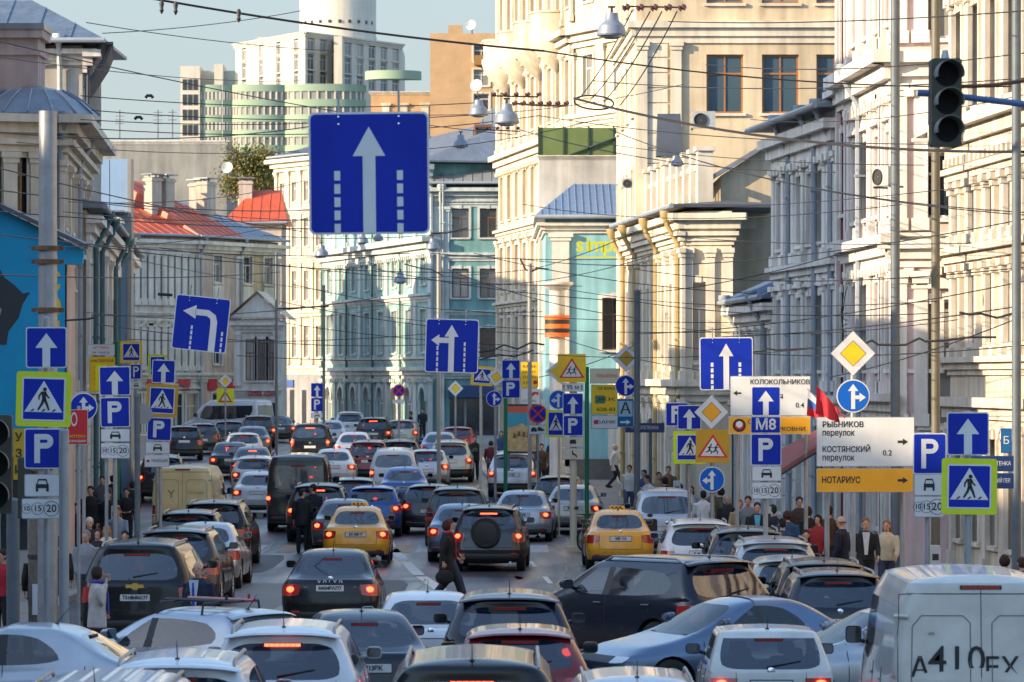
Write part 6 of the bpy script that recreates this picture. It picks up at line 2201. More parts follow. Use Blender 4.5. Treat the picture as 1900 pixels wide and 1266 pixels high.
S = sg_board(176, 676, 198, 726, 70, 'bright yellow and blue panel behind the second left one-way sign', m=mat('vivid_yellow', (.85, .75, .0), rough=.4), edge=syellow, name='advert_board', cat='advert board')
S.sym([(-.02, -.2), (.1, -.2), (.1, .2), (-.02, .2)], blue2)
# ---- small far signs
sg_diamond(418, 707, 13, 38, 'small yellow diamond sign before the shop fronts at the left')
pole(418, 700, 38, .08, 'post of the small yellow diamond at the left', steel)
S = Sign(402, 721, 434, 750, 37, 'lime road works warning sign above the big white van').plate(lime)
S.sym([(-.36, -.3), (.36, -.3), (0, .3)], sred, 'red_triangle')
S.sym([(-.22, -.22), (.22, -.22), (0, .14)], swhite, 'white_triangle', -.010)
pole(418, 735, 36.8, .08, 'post of the lime warning sign behind the big white van', steel)
sg_oneway(577, 711, 600, 737, 40, 'far one-way sign by the grey house front')
sg_park(577, 738, 600, 764, 40, 'far parking sign under the one-way sign by the grey house')
sg_carplate(577, 766, 600, 776, 40, 'tiny car plate under the parking sign by the grey house')
pole(588, 711, 40, .08, 'post of the far one-way and parking signs by the grey house', steel)
sg_round(740, 725, 11.5, 38, 'round no stopping sign before the arched teal ground floor', 'nostop')
S = sg_board(728, 742, 750, 749, 38, 'tiny grey plate under the no stopping sign by the teal house', name='plate_sign')
pole(740, 716, 38, .10, 'post of the no stopping sign before the teal house', steel)
sg_diamond(845, 721, 15, 44, 'yellow diamond sign left of the orange bordered pedestrian sign')
pole(845, 708, 44, .08, 'post of the yellow diamond before the blue shop front', steel)
# ---- overhead lane signs
sg_lane(573, 208, 797, 435, 180, 'huge blue lane sign with a straight arrow hanging over the near junction', kind='straight', roll=-.6)
sg_lane(322, 550, 424, 652, 88, 'hanging blue lane sign with a bent left arrow', kind='left', roll=6)
sg_lane(789, 592, 888, 692, 86, 'hanging blue lane sign with a straight and a left arrow', kind='fork', roll=1.5)
sg_lane(1298, 626, 1397, 724, 86, 'hanging blue lane sign with a straight arrow between dashes, right of the grey lamp post', kind='straight', roll=-.5)
# ---- middle group
sg_ped(874, 680, 915, 716, 52, 'orange bordered pedestrian sign right of the hanging fork sign', edge=syellow, roll=4)
pole(892, 690, 52, .09, 'pale post of the orange bordered pedestrian sign in the middle', mat('pale_post', (.5, .48, .4), rough=.6))
sg_diamond(921, 700, 18, 55, 'tilted yellow diamond sign beside the middle parking sign', roll=10)
sg_round(917, 740, 15, 55, 'round blue arrow sign under the tilted diamond', 'right', blue)
pole(919, 690, 55, .09, 'steel post of the tilted diamond and round arrow sign', steel)
sg_oneway(931, 668, 965, 703, 58, 'one-way sign above the parking sign left of the beach poster')
sg_park(931, 705, 965, 739, 58, 'parking sign above the beach poster')
pole(938, 668, 58, .13, 'green post left of the beach poster', green)
S = sg_board(966, 672, 999, 719, 50, 'yellow notice board behind the middle parking sign', m=syellow, edge=socher, name='advert_board', cat='advert board')
for i, t in enumerate(('КАФЕ', 'БИЗНЕС', 'ЛАНЧ', '250 Р')):
    S.text(t, 0, .3 - i * .2, .13, ink, 0, fit=.5)
S.sym(disc_pts(.08, 14, .22, -.28), sred, 'red_mark')
S = sg_board(966, 722, 1002, 752, 50, 'white notice board with a red fish mark above the no stopping sign', name='advert_board', cat='advert board')
S.sym([(0.05, 0), (.2, .12), (.3, .05), (.3, .18), (.15, .2), (-.1, .1)], sred, 'red_mark')
S.text('ОПТИКА', -.05, -.15, .12, ink, 0, fit=.5)
# beach poster in its case
S = sg_board(937, 750, 999, 842, 52, 'lit street poster of a sandy beach under a turquoise sky', m=mat('poster_sand', (.60, .40, .18), rough=.5, noise=.45, scale=7), edge=mat('poster_case', (.035, .04, .04), rough=.5), b=.08, name='poster_case', cat='poster')
w, h = S.w / 2 - .085, S.h / 2 - .085
S.sym([(-w, h * .05), (-w * .3, h * .16), (0, h * .25), (w * .3, h * .12), (w, h * .30), (w, h * .72), (-w, h * .72)], mat('poster_sky', (.05, .32, .42), rough=.5, noise=.2, scale=2), 'printed_sky', -.006)
S.sym([(-w, h * .72), (w, h * .72), (w, h), (-w, h)], mat('poster_red', (.60, .10, .05), rough=.5), 'printed_band', -.006)
mb = MB()
for x, z in ((-.5, -.42), (-.2, -.34), (.15, -.36), (.45, -.4), (.72, -.3), (.55, -.48)):
    mb.poly([(w * x - .07, h * z), (w * x + .07, h * z), (w * x + .05, h * z + .16), (w * x - .03, h * z + .2)], -.007, -.003)
S.part('printed_figures', mb, mat('poster_brown', (.18, .09, .04), rough=.6))
S.part('case_leg', MB().box(-.5, -.42, .0, .08, -1.5, -.85).box(.42, .5, .0, .08, -1.5, -.85), steel_d)
sg_round(998, 768, 17.5, 62, 'round no stopping sign left of the lime pedestrian sign in the middle', 'nostop')
S = sg_board(981, 789, 1014, 806, 62, 'white tow truck plate under the round no stopping sign in the middle', name='plate_sign')
mb = MB()
mb.poly([(-.2, -.06), (-.02, -.06), (-.02, .02), (-.08, .07), (-.16, .07), (-.2, .0)], -.008, -.003)
mb.poly([(.0, -.04), (.2, -.04), (.2, .0), (.05, .09), (.0, .06)], -.008, -.003)
S.part('tow_symbol', mb, ink)
pole(998, 752, 62, .06, 'thin post of the no stopping sign with the tow plate', steel)
# ---- children sign group
s5 = 66
cream_post = mat('cream_post', (.55, .48, .36), rough=.6)
pole(1064, 700, s5, .20, 'thick pale post under the children warning sign in the middle', cream_post)
pole(1037, 735, 62, .07, 'thin post behind the lime pedestrian sign in the middle', cream_post)
sg_children(1035, 657, 1087, 710, s5, 'bright orange children warning sign in the middle of the street', edge=syellow)
S = Sign(1012, 663, 1045, 716, 62, 'yellow arrow shaped sign pointing left behind the children sign', name='arrow_sign')
w, h = S.w / 2, S.h / 2
S.part('backing', MB().poly([(-w, 0), (w, -h), (w, h)], 0, .014), swhite)
S.sym([(-w * .6, 0), (w, -h * .72), (w, h * .72)], syellow, 'yellow_face', -.004)
S = sg_board(1043, 711, 1083, 727, s5, 'small white plate reading 95 metres below the children sign', name='plate_sign')
S.text('95 м', 0, 0, .17, ink, .002)
for sx in (-1, 1):
    p = arrow_pts(.02, .17, .055, .06, sx * .25, -.085)
    S.sym(p, ink, 'arrow')
sg_round(1036, 742, 18, 63, 'light blue round left arrow sign behind the middle one-way sign', 'left', blue2)
sg_oneway(1044, 730, 1082, 769, s5, 'one-way sign above the parking sign under the children sign')
sg_park(1045, 771, 1082, 809, s5, 'parking sign above two cream plates in the middle')
sg_ped(1013, 761, 1049, 812, 63, 'lime bordered pedestrian sign left of the middle parking sign')
S = sg_board(1043, 811, 1083, 830, s5, 'cream plate with a small car over the wheelchair plate', m=mat('cream_plate', (.56, .52, .42), rough=.5), name='plate_sign')
S.sym([(-.09, -.05), (.09, -.05), (.09, .03), (.06, .07), (-.06, .07), (-.09, .03)], ink, 'car_symbol')
S = sg_board(1043, 832, 1083, 853, s5, 'cream plate with a wheelchair symbol', m=mat('cream_plate', (.56, .52, .42), rough=.5), name='plate_sign')
S.sym([(-.03, .1), (.0, .1), (.02, .02), (.1, -.02), (.13, -.1), (.1, -.1), (.07, -.05), (-.02, -.02)], ink, 'wheelchair_symbol')
ring(S, -.01, -.05, .07)
# ---- green post with shop boards
gp = pole(1089, 682, 62, .13, 'green post of the stacked shop boards beside the turquoise house', green)
for (x0, y0, x1, y1, m, lab, rows) in (
        (1095, 684, 1150, 712, mat('cream_board', (.62, .55, .38), rough=.5), 'cream shop board topmost on the green post', [('УЛИЦА СРЕТЕНКА', 0, sred)]),
        (1097, 714, 1146, 769, syellow, 'yellow shop board with phone number on the green post', [('ТУР ФИРМА', .32, ink), ('ЖК', .0, ink), ('628-83', -.3, ink)]),
        (1097, 771, 1146, 796, swhite, 'white shop board with a red mark lowest on the green post', [('БАНК', 0, ink)])):
    S = sg_board(x0, y0, x1, y1, 62, lab, m=m, edge=green, b=.015, name='shop_board', cat='shop board')
    for (t, z, mm) in rows:
        S.text(t, 0.05, z, .14, mm, .001, fit=S.w * .7)
    if m == swhite:
        S.sym(disc_pts(.07, 12, -.26, 0), sred, 'red_mark')
    if m == syellow:
        S.sym([(-.28, -.12), (.02, -.12), (.02, .12), (-.28, .12)], mat('board_green', (.05, .16, .10)), 'printed_picture')
# ---- grey lamp post group
pole(1182, 540, 66, .17, 'tall dark grey lamp post before the cream house', steel_d, name='lamp_post', cat='lamp post', dY=0)
sg_diamond(1162, 665, 26, 65.5, 'ochre diamond sign half behind the tall grey lamp post', col=socher)
sg_round(1161, 716, 20, 65.5, 'round blue arrow sign half behind the tall grey lamp post', 'right', blue)
S = Sign(1145, 740, 1176, 793, 65.5, 'blue bus stop sign with a letter beside the tall grey lamp post', name='bus_stop_sign').plate(blue3, swhite, .01)
S.part('white_field', MB().box(-.20, .20, -.007, -.003, -.10, .34), mat('bus_field', (.25, .42, .52), rough=.4))
S.text('А', 0, .12, .46, ink, .004)
S.sym(rotp(arrow_pts(.05, .3, .14, .12, 0, -.15), -90), swhite, 'arrow', -.008)
for o in S.o.children:
    if o.name.startswith('arrow'):
        o.location.z = -.26
S = sg_board(1160, 785, 1233, 803, 64, 'dark blue street name board by the grey lamp post', m=mat('name_blue', (.01, .03, .12), rough=.4), edge=steel_d, name='street_name_board', cat='street sign')
S.text('УЛ. СРЕТЕНКА', 0, 0, .14, swhite, .001, fit=.8)
pole(1207, 778, 63, .10, 'dark post of the street name board', steel_d)
# ---- group before the cream house
s6 = 80
pole(1322, 735, s6, .10, 'steel post of the yellow diamond and children sign at the right', steel)
pole(1279, 750, s6 - 1, .08, 'post of the lime pedestrian sign and one-way sign at the right', steel)
sg_park(1235, 747, 1278, 791, 76, 'parking sign half hidden behind a one-way sign at the right')
S = sg_board(1236, 793, 1262, 812, 76, 'grey plate below the half hidden parking sign at the right', m=sgrey, name='plate_sign')
S = sg_board(1234, 816, 1254, 838, 76, 'second grey plate left of the lime pedestrian sign at the right', m=sgrey, name='plate_sign')
sg_oneway(1257, 752, 1301, 797, s6 - 1, 'one-way sign above the lime pedestrian sign at the right')
sg_diamond(1320, 765, 32, s6, 'large yellow diamond over the ochre children sign', col=sorange)
sg_ped(1249, 800, 1311, 861, s6 - 1, 'lime bordered pedestrian sign beside the ochre children sign')
sg_children(1291, 797, 1354, 859, s6, 'ochre children warning sign under the large yellow diamond', edge=socher, roll=1)
sg_round(1321, 890, 24, s6, 'round light blue left arrow sign under the ochre children sign', 'left', blue2)
# ---- direction boards
S = sg_board(1355, 698, 1504, 772, 88, 'white direction board with a left arrow behind the M8 sign', rnd=.02)
S.text('КОЛОКОЛЬНИКОВ', .2, .29, .14, ink, .002, fit=1.25)
S.text('ТРУБНАЯ', -.04, -.02, .13, ink, .002, fit=.6)
S.text('РЫНОК', -.08, -.24, .12, ink, .001, fit=.5)
S.text('0.4', .62, -.2, .15, ink, .001)
a_ = S.sym(rotp(arrow_pts(.035, .17, .11, .08, 0, -.085), 90), ink, 'arrow', -.008)
a_.location = (-.70, 0, .06)
S = sg_board(1352, 773, 1504, 806, 88, 'orange direction board with a round church badge behind the M8 sign', m=sorange, edge=swhite)
S.sym(disc_pts(.14, 20, -.64, 0), ink, 'badge')
S.sym(disc_pts(.095, 16, -.64, 0), sred, 'badge_ring', -.010)
S.sym(disc_pts(.07, 14, -.64, .02), swhite, 'badge_centre', -.012)
S.text('СЛУЖБЕ', -.2, .07, .12, ink, .001, fit=.5)
S.text('ПРИ ЦЕРКОВНИ', .2, -.08, .12, ink, .001, fit=1.1)
pole(1368, 700, 87, .09, 'left steel post of the orange direction board', steel)
pole(1496, 700, 87, .09, 'right steel post of the orange direction board', steel)
s7 = 94
pole(1421, 718, s7, .10, 'steel post of the M8 route sign', steel)
sg_oneway(1394, 717, 1448, 772, s7, 'one-way sign above the M8 route sign')
S = Sign(1393, 773, 1448, 804, s7, 'small blue route sign reading M8').plate(blue, swhite, .012)
S.text('М8', 0, 0, .30, swhite, .006)
sg_park(1393, 805, 1450, 864, s7, 'parking sign under the M8 route sign')
sg_carplate(1395, 865, 1450, 893, s7, 'white car plate below the parking sign and M8')
sg_times(1395, 895, 1450, 926, s7, 'white time plate lowest on the M8 post')
s8 = 96
pole(1583, 640, s8, .10, 'steel post of the round blue sign over the big white direction board', steel, dY=.05)
sg_diamond(1583, 656, 42, s8, 'large yellow diamond sign topmost over the direction boards at the right')
sg_round(1583, 735, 31, s8, 'round blue straight or right sign over the big white direction board', 'right', blue2)
S = sg_board(1515, 774, 1697, 866, s8, 'big white direction board with two lane names and a right arrow', rnd=.02)
S.text('РЫБНИКОВ', -.84, .33, .15, ink, .003, 'LEFT', fit=.79)
S.text('переулок', -.84, .17, .17, ink, .002, 'LEFT', fit=.62)
S.text('КОСТЯНСКИЙ', -.84, -.15, .15, ink, .003, 'LEFT', fit=.92)
S.text('переулок', -.84, -.31, .17, ink, .002, 'LEFT', fit=.62)
S.text('0.2', .42, -.22, .15, ink, .001)
a_ = S.sym(rotp(arrow_pts(.05, .20, .13, .1, 0, -.10), -90), ink, 'arrow', -.008)
a_.location = (.72, 0, 0)
S = sg_board(1515, 869, 1695, 914, s8, 'orange board reading NOTARIUS under the big white direction board', m=sorange, edge=sgrey)
S.text('НОТАРИУС', -.84, 0, .17, ink, .004, 'LEFT', fit=.74)
a_ = S.sym(rotp(arrow_pts(.05, .20, .13, .1, 0, -.10), -90), ink, 'arrow', -.008)
a_.location = (.73, 0, 0)
pole(1535, 770, s8 - .4, .10, 'left steel post of the big white direction board', steel)
pole(1675, 770, s8 - .4, .10, 'right steel post of the big white direction board', steel)
s9 = 112
pole(1722, 805, s9, .09, 'steel post of the large parking sign at the right', steel)
sg_park(1694, 804, 1756, 880, s9, 'large parking sign left of the tall one-way sign at the right edge')
sg_carplate(1696, 880, 1752, 920, s9, 'white car plate under the large parking sign at the right')
sg_times(1696, 921, 1752, 960, s9, 'white time plate partly behind the lime pedestrian sign at the right')
s10 = 125
pole(1797, 765, s10, .10, 'steel post of the large lime pedestrian sign at the right edge', steel)
sg_oneway(1757, 765, 1835, 845, s10, 'one-way sign above the large lime pedestrian sign at the right edge')
sg_ped(1747, 851, 1850, 955, s10, 'large lime bordered pedestrian sign at the right edge', roll=.8)
for (y0, lab) in ((846, 'upper dark blue street name board at the right edge'), (878, 'lower dark blue street name board at the right edge')):
    S = sg_board(1800, y0, 1881, y0 + 29, 108, lab, m=mat('name_blue', (.01, .03, .12), rough=.4), edge=mat('name_edge', (.012, .05, .16)), name='street_name_board', cat='street sign')
    S.text('УЛ. СРЕТЕНКА' if y0 < 860 else 'ПОСЛЕДНИЙ ПЕР.', .05, 0, .10, swhite, 0, fit=.55)
S = sg_board(1857, 795, 1877, 841, 100, 'small blue hanging shop sign before the beige house', m=blue3, edge=blue, name='shop_sign', cat='shop sign')
S.text('Б', 0, 0, .2, swhite)
# ================================================================== people
SKIN = mat('skin', (.48, .27, .19), rough=.55)
_CLOTH = {}
def cloth(c):
    k = str(c)
    if k not in _CLOTH:
        _CLOTH[k] = mat('cloth_' + k.strip('#()').replace(', ', '_'), c, rough=.85, noise=.18, scale=9, bump=.25, bscale=30)
    return _CLOTH[k]
def fuse(mb, voxel, smooth=2, extra=None):
    """one continuous skin over everything in the builder"""
    me = mb.mesh('figure', SKIN)
    o = bpy.data.objects.new('figure', me)
    r = o.modifiers.new('r', 'REMESH')
    r.mode = 'VOXEL'
    r.voxel_size = voxel
    s = o.modifiers.new('s', 'SMOOTH')
    s.iterations = smooth
    s.factor = .5
    out = evaluated(o)
    bpy.data.objects.remove(o)
    if extra:
        bm = bmesh.new()
        bm.from_mesh(out)
        e = extra.mesh('x', SKIN)
        bm.from_mesh(e)
        bm.to_mesh(out)
        bm.free()
    out.materials.clear()
    out.materials.append(SKIN)
    out.polygons.foreach_set('use_smooth', [True] * len(out.polygons))
    return out
POSES = {
    # shoulder, elbow, wrist for right (+x) and left; hip, knee, ankle
    'stand': dict(ra=[(.19, 0, 1.42), (.245, -.03, 1.14), (.25, .06, .90)], la=[(-.19, 0, 1.42), (-.245, -.03, 1.14), (-.25, .06, .90)],
                  rl=[(.09, 0, .93), (.10, .02, .50), (.105, -.01, .09)], ll=[(-.09, 0, .93), (-.10, .02, .50), (-.105, -.01, .09)]),
    'phone': dict(ra=[(.19, 0, 1.42), (.26, .02, 1.15), (.13, .13, 1.50)], la=[(-.19, 0, 1.42), (-.25, -.01, 1.14), (-.22, .14, .98)],
                  rl=[(.09, 0, .93), (.10, .02, .50), (.105, -.01, .09)], ll=[(-.09, 0, .93), (-.11, .04, .50), (-.12, .03, .09)]),
    'walk': dict(ra=[(.19, 0, 1.42), (.24, -.13, 1.16), (.24, -.10, .92)], la=[(-.19, 0, 1.42), (-.24, .08, 1.15), (-.23, .25, .98)],
                 rl=[(.09, 0, .93), (.095, .20, .53), (.10, .33, .13)], ll=[(-.09, 0, .93), (-.095, .00, .50), (-.10, -.30, .17)]),
    'reach': dict(ra=[(.19, 0, 1.42), (.25, .10, 1.18), (.12, .30, 1.12)], la=[(-.19, 0, 1.42), (-.25, .08, 1.18), (-.10, .28, 1.12)],
                  rl=[(.09, 0, .93), (.10, .03, .50), (.105, .02, .09)], ll=[(-.09, 0, .93), (-.10, .0, .50), (-.105, -.05, .09)]),
}
def hand(extra, palm, w, e):
    """five separate fingers, the thumb leaving the side of the palm"""
    w, e = V(w), V(e)
    d = (w - e).normalized()
    sx = 1 if w.x > 0 else -1
    side = V((0, 1, 0)) - d * d.y
    side = side.normalized() if side.length > .2 else V((1, 0, 0))
    nrm = d.cross(side)
    c = w + d * .05
    palm.tube([w - d * .01, w + d * .04, w + d * .085], [(.024, .020), (.036, .017), (.036, .014)], 8, up=side)
    for i, (off, ln) in enumerate(((.028, .070), (.010, .080), (-.009, .074), (-.027, .058))):
        b = w + d * .075 + side * off
        k = b + d * ln * .5 - nrm * .006 * sx
        t = k + d * ln * .42 - nrm * .028 * sx
        extra.tube([b, k, t], [.0095, .009, .006], 6)
    b = w + d * .03 + side * .03
    extra.tube([b, b + d * .03 + side * .022, b + d * .065 + side * .026 - nrm * .01], [.012, .011, .007], 6)
_FIG = {}
def figure(pose, coat, skirt, turn, fat, hood=False, bag=False, bend=0.):
    key = (pose, coat, skirt, turn, fat, bend)
    if key in _FIG:
        return _FIG[key]
    P = POSES[pose]
    f = fat
    B = MB()
    X = MB()
    tors = [((0, 0, .86), (.15 * f, .105 * f)), ((0, 0, .97), (.168 * f, .118 * f)), ((0, .005, 1.10), (.142 * f, .105 * f)), ((0, .01, 1.28), (.170 * f, .118 * f)),
            ((0, 0, 1.40), (.178, .10)), ((0, -.005, 1.455), (.12, .075)), ((0, 0, 1.49), (.06, .055))]
    def lean(p):
        p = V(p)
        t = max(0, p.z - .95)
        return V((p.x, p.y + bend * t, p.z - abs(bend) * t * .12))
    B.tube([lean(p) for p, r in tors], [r for p, r in tors], 14, up=(1, 0, 0))
    hc = lean((0, .015, 1.63))
    B.tube([lean((0, -.005, 1.44)), lean((0, .0, 1.56))], [.056, .052], 10, up=(1, 0, 0))
    HM = T(hc) @ RZ(R(turn)) @ Matrix.Rotation(-bend * .5, 4, 'X')
    B.ball((0, 0, .02), (.076, .095, .105), 16, 10, M=HM)
    B.ball((0, .028, -.05), (.056, .064, .068), 12, 8, M=HM)
    X.tube([(0, .085, .03), (0, .108, -.012), (0, .088, -.026)], [.010, .017, .010], 6, M=HM)
    for sx in (-1, 1):
        X.ball((sx * .078, -.005, -.005), (.012, .022, .034), 6, 5, M=HM)
    X.tube([(-.024, .086, -.058), (0, .094, -.060), (.024, .086, -.058)], [.006, .010, .006], 6, M=HM)
    for k in ('ra', 'la'):
        a = [lean(p) for p in P[k]]
        B.tube([a[0], lerp(a[0], a[1], .5), a[1], lerp(a[1], a[2], .4), a[2]], [.056, .050, .042, .040, .028], 10)
        hand(X, B, a[2], a[1])
    for k in ('rl', 'll'):
        a = [V(p) for p in P[k]]
        B.tube([a[0] + V((0, 0, .04)), lerp(a[0], a[1], .4), a[1], lerp(a[1], a[2], .35), a[2]], [.092 * f, .078 * f, .056, .055, .038], 10)
        B.ball(a[2] + V((0, .05, -.05)), (.04, .11, .038), 8, 6)
    out = dict(body=fuse(B, .019, 2, X), hc=HM)
    # coat: torso, sleeves, tail
    C = MB()
    tail = {'short': .90, 'mid': .74, 'long': .52}[coat]
    rows = [((0, 0, tail), (.20 * f, .150 * f)), ((0, 0, max(tail + .04, .92)), (.190 * f, .142 * f)), ((0, .005, 1.08), (.172 * f, .130 * f)), ((0, .01, 1.27), (.192 * f, .142 * f)), ((0, 0, 1.40), (.198, .122)), ((0, -.005, 1.462), (.132, .092)), ((0, -.005, 1.50), (.082, .078))]
    if coat == 'long':
        rows.insert(1, ((0, 0, .7), (.195 * f, .148 * f)))
    C.tube([lean(p) for p, r in rows], [r for p, r in rows], 16, up=(1, 0, 0))
    for k in ('ra', 'la'):
        a = [lean(p) for p in P[k]]
        C.tube([a[0] * 1, lerp(a[0], a[1], .5), a[1], lerp(a[1], a[2], .5), lerp(a[1], a[2], .93)], [.074, .066, .060, .054, .046], 10)
    out['coat'] = fuse(C, .021, 2)
    # trousers
    D = MB()
    D.tube([(0, 0, .84), (0, 0, .96), (0, 0, 1.02)], [(.165 * f, .118 * f), (.176 * f, .126 * f), (.165 * f, .118 * f)], 14, up=(1, 0, 0))
    for k in ('rl', 'll'):
        a = [V(p) for p in P[k]]
        D.tube([a[0] + V((0, 0, .02)), lerp(a[0], a[1], .45), a[1], lerp(a[1], a[2], .5), a[2] + V((0, 0, -.02))], [.105 * f, .092 * f, .074, .068, .062], 10)
    out['trousers'] = fuse(D, .021, 2)
    S = []
    for k in ('rl', 'll'):
        a = V(P[k][2])
        s_ = MB()
        back_up = 1 if (pose == 'walk' and k == 'll') else 0
        s_.ball((a.x, a.y + .055, a.z - .045), (.052, .145, .05), 12, 8)
        s_.ball((a.x, a.y - .02, a.z - .01), (.05, .06, .06), 10, 6)
        S.append(s_.mesh('shoe', SKIN, True, 80))
    out['shoes'] = S
    # face details
    E = []
    for sx in (-1, 1):
        E.append(MB().ball((sx * .031, .083, .018), (.012, .008, .007), 8, 5, M=HM).mesh('eye', ink, True))
    out['eyes'] = E
    out['mouth'] = MB().ball((0, .093, -.060), (.022, .006, .006), 8, 4, M=HM).mesh('mouth', mat('lips', (.32, .08, .07), rough=.5), True)
    _FIG[key] = out
    return out
def hairmesh(style, HM):
    h = MB()
    if style == 'bald':
        h.tube([V((.074 * math.cos(R(a)), -.002 + .092 * math.sin(R(a)), .005)) for a in range(165, 376, 15)], [(.016, .035)] * 15, 6, up=(0, 0, 1), M=HM)
    else:
        h.ball((0, -.014, .048), (.088, .100, .092), 14, 8, M=HM)
        h.ball((0, -.040, .005), (.083, .078, .09), 12, 8, M=HM)
        if style == 'long':
            h.tube([(0, -.05, .04), (0, -.07, -.06), (0, -.085, -.2), (0, -.085, -.33)], [(.09, .06), (.10, .06), (.105, .05), (.07, .03)], 12, up=(1, 0, 0), M=HM)
        if style == 'bob':
            h.ball((0, -.02, .01), (.108, .098, .115), 14, 8, M=HM)
        if style == 'hood':
            h.tube([(0, .03, .11), (.09, .03, .04), (.085, .03, -.07), (0, .02, -.12), (-.085, .03, -.07), (-.09, .03, .04), (0, .03, .11)], .035, 8, M=HM)
    return fuse(h, .016, 2)
_HAIR = {}
def person(px, s, h, face, pose, label, hair=('short', '#3a2a1c'), coat=('short', '#20222a'), legs='#23262e', shoes='#151515', turn=0, fat=1., z=None, shirt=None, bag=None, scarf=None, skin=1, group=None, bend=0., tie=None, kerbside=None):
    """face: direction the person faces in degrees; 0 = away up the street, 180 = towards the viewer, 90 = to the left"""
    X, Y = PX(px, s)
    g = gz(Y)
    if Y > 73 and (X < kerb_l(Y) - .3 or X > kerb_r(Y) + .3):
        g += .14
    F = figure(pose, coat[0], False, turn, fat, bend=bend)
    root = empty('person', (X, Y, g), R(face), label, 'person', group)
    k = h / 1.74
    root.scale = (k, k, k)
    put('body', F['body'], root)
    put('jacket' if coat[0] == 'short' else 'coat', F['coat'], root, None, cloth(coat[1]))
    put('trousers', F['trousers'], root, None, cloth(legs))
    for m in F['shoes']:
        put('shoe', m, root, None, cloth(shoes))
    for m in F['eyes']:
        put('eye', m, root)
    put('mouth', F['mouth'], root)
    hk = (hair[0], tuple(round(v, 3) for r in F['hc'] for v in r))
    if hk not in _HAIR:
        _HAIR[hk] = hairmesh(hair[0], F['hc'])
    put('hair', _HAIR[hk], root, None, cloth(hair[1]))
    if shirt:
        mb = MB()
        mb.poly([(-.03, 1.02), (.03, 1.02), (.055, 1.30), (.075, 1.47), (-.075, 1.47), (-.055, 1.30)], -.01, .03)
        M = RZ(math.pi) @ T((0, -.150 * fat - (.012 if fat > 1 else 0), 0))
        so = mb.build('shirt_front', cloth(shirt), root, M=M)
        if tie:
            t = MB()
            t.poly([(-.012, 1.43), (-.03, 1.08), (0, 1.03), (.03, 1.08), (.012, 1.43)], -.02, -.01)
            put('tie', t.mesh('tie', cloth(tie)), so)
    if scarf:
        sc = MB()
        pts = [(.085 * math.cos(R(a)), .02 + .085 * math.sin(R(a)), 1.50) for a in range(0, 361, 30)]
        sc.tube(pts, [(.03, .035)] * len(pts), 8, up=(0, 0, 1))
        sc.tube([(.06, .10, 1.50), (.08, .165, 1.3), (.085, .175, .98)], [(.03, .02)] * 3, 8)
        sc.build('scarf', cloth(scarf), root, True)
    if bag == 'hand':
        w = V(POSES[pose]['ra'][2]) + V((.0, .02, -.10))
        b = MB()
        b.ball((w.x + .03, w.y, w.z - .20), (.07, .19, .15), 12, 8)
        o = b.build('handbag', cloth('#131214'), None, True)
        o.location = (X, Y, g); o.rotation_euler = (0, 0, R(face)); o.scale = (k,) * 3
        tag(o, 'black handbag carried by the ' + label.split(' with')[0].split(' in ')[0], 'handbag')
        o2 = MB().tube([(w.x + .03, w.y - .07, w.z - .09), (w.x + .0, w.y - .02, w.z + .02), (w.x + .03, w.y + .07, w.z - .09)], .009, 6).build('handle', cloth('#131214'), o)
    if bag == 'shoulder':
        b = MB().ball((.02, -.25, 1.18), (.17, .10, .24), 12, 8)
        o = b.build('backpack', cloth('#10241c'), None, True)
        o.location = (X, Y, g); o.rotation_euler = (0, 0, R(face)); o.scale = (k,) * 3
        tag(o, 'dark green backpack on the fair haired man in the dark suit', 'backpack')
        MB().tube([(.10, -.17, 1.36), (.12, -.02, 1.49), (.12, .12, 1.40)], .018, 6).build('strap', cloth('#10241c'), o)
    return root
person(180, 116, 1.68, -75, 'phone', 'woman in a pale jacket holding a phone to her ear behind the big black car', ('bob', '#33201c'), ('mid', '#b9b2ac'), '#2a2a33', turn=10, scarf='#4a3f9a', fat=1.1)
person(368, 116, 1.76, 160, 'stand', 'bald man in a navy suit and blue tie beside the big black car', ('bald', '#55504c'), ('short', '#1a2138'), '#181d2e', shirt='#bcc6d8', tie='#2c4aa0', fat=1.16, turn=10)
person(160, 94, 1.76, 175, 'stand', 'grey haired man in a light grey jacket on the left pavement', ('short', '#7d7a76'), ('short', '#7e848c'), '#3a3d45', turn=-8, fat=1.1)
person(198, 88, 1.66, 178, 'stand', 'blonde woman with long hair and a white top on the left pavement', ('long', '#9c7038'), ('short', '#c9b8a8'), '#262a36')
person(181, 90, 1.66, 182, 'stand', 'brown haired woman beside the blonde woman on the left pavement', ('bob', '#3a211b'), ('short', '#2a1d1e'), '#202028')
person(166, 86, 1.76, 180, 'stand', 'white haired person half hidden behind the man in the light grey jacket', ('short', '#b5b1ab'), ('short', '#1c1c22'), '#202024')
person(168, 71, 1.80, 175, 'stand', 'tall dark haired man in a black jacket standing in the left crowd', ('short', '#191412'), ('short', '#0e0e10'), '#15161a', fat=1.15)
person(200, 73, 1.78, 168, 'stand', 'man in a dark coat behind the parking meter in the left crowd', ('short', '#1d1613'), ('mid', '#15171c'), '#17181d', turn=14)
person(234, 68, 1.76, 185, 'reach', 'man in dark clothes looking at his hands beside the kerb at the left', ('short', '#1a1516'), ('short', '#111219'), '#14161c')
person(176, 57, 1.75, 180, 'walk', 'man in a white shirt walking far down the left pavement', ('short', '#4a3524'), ('short', '#c9c7c4'), '#2a3550')
person(232, 90, 1.62, 180, 'stand', 'child in a red jacket and black cap behind the parked cars at the left', ('short', '#101012'), ('short', '#8f1d2b'), '#1b1b22')
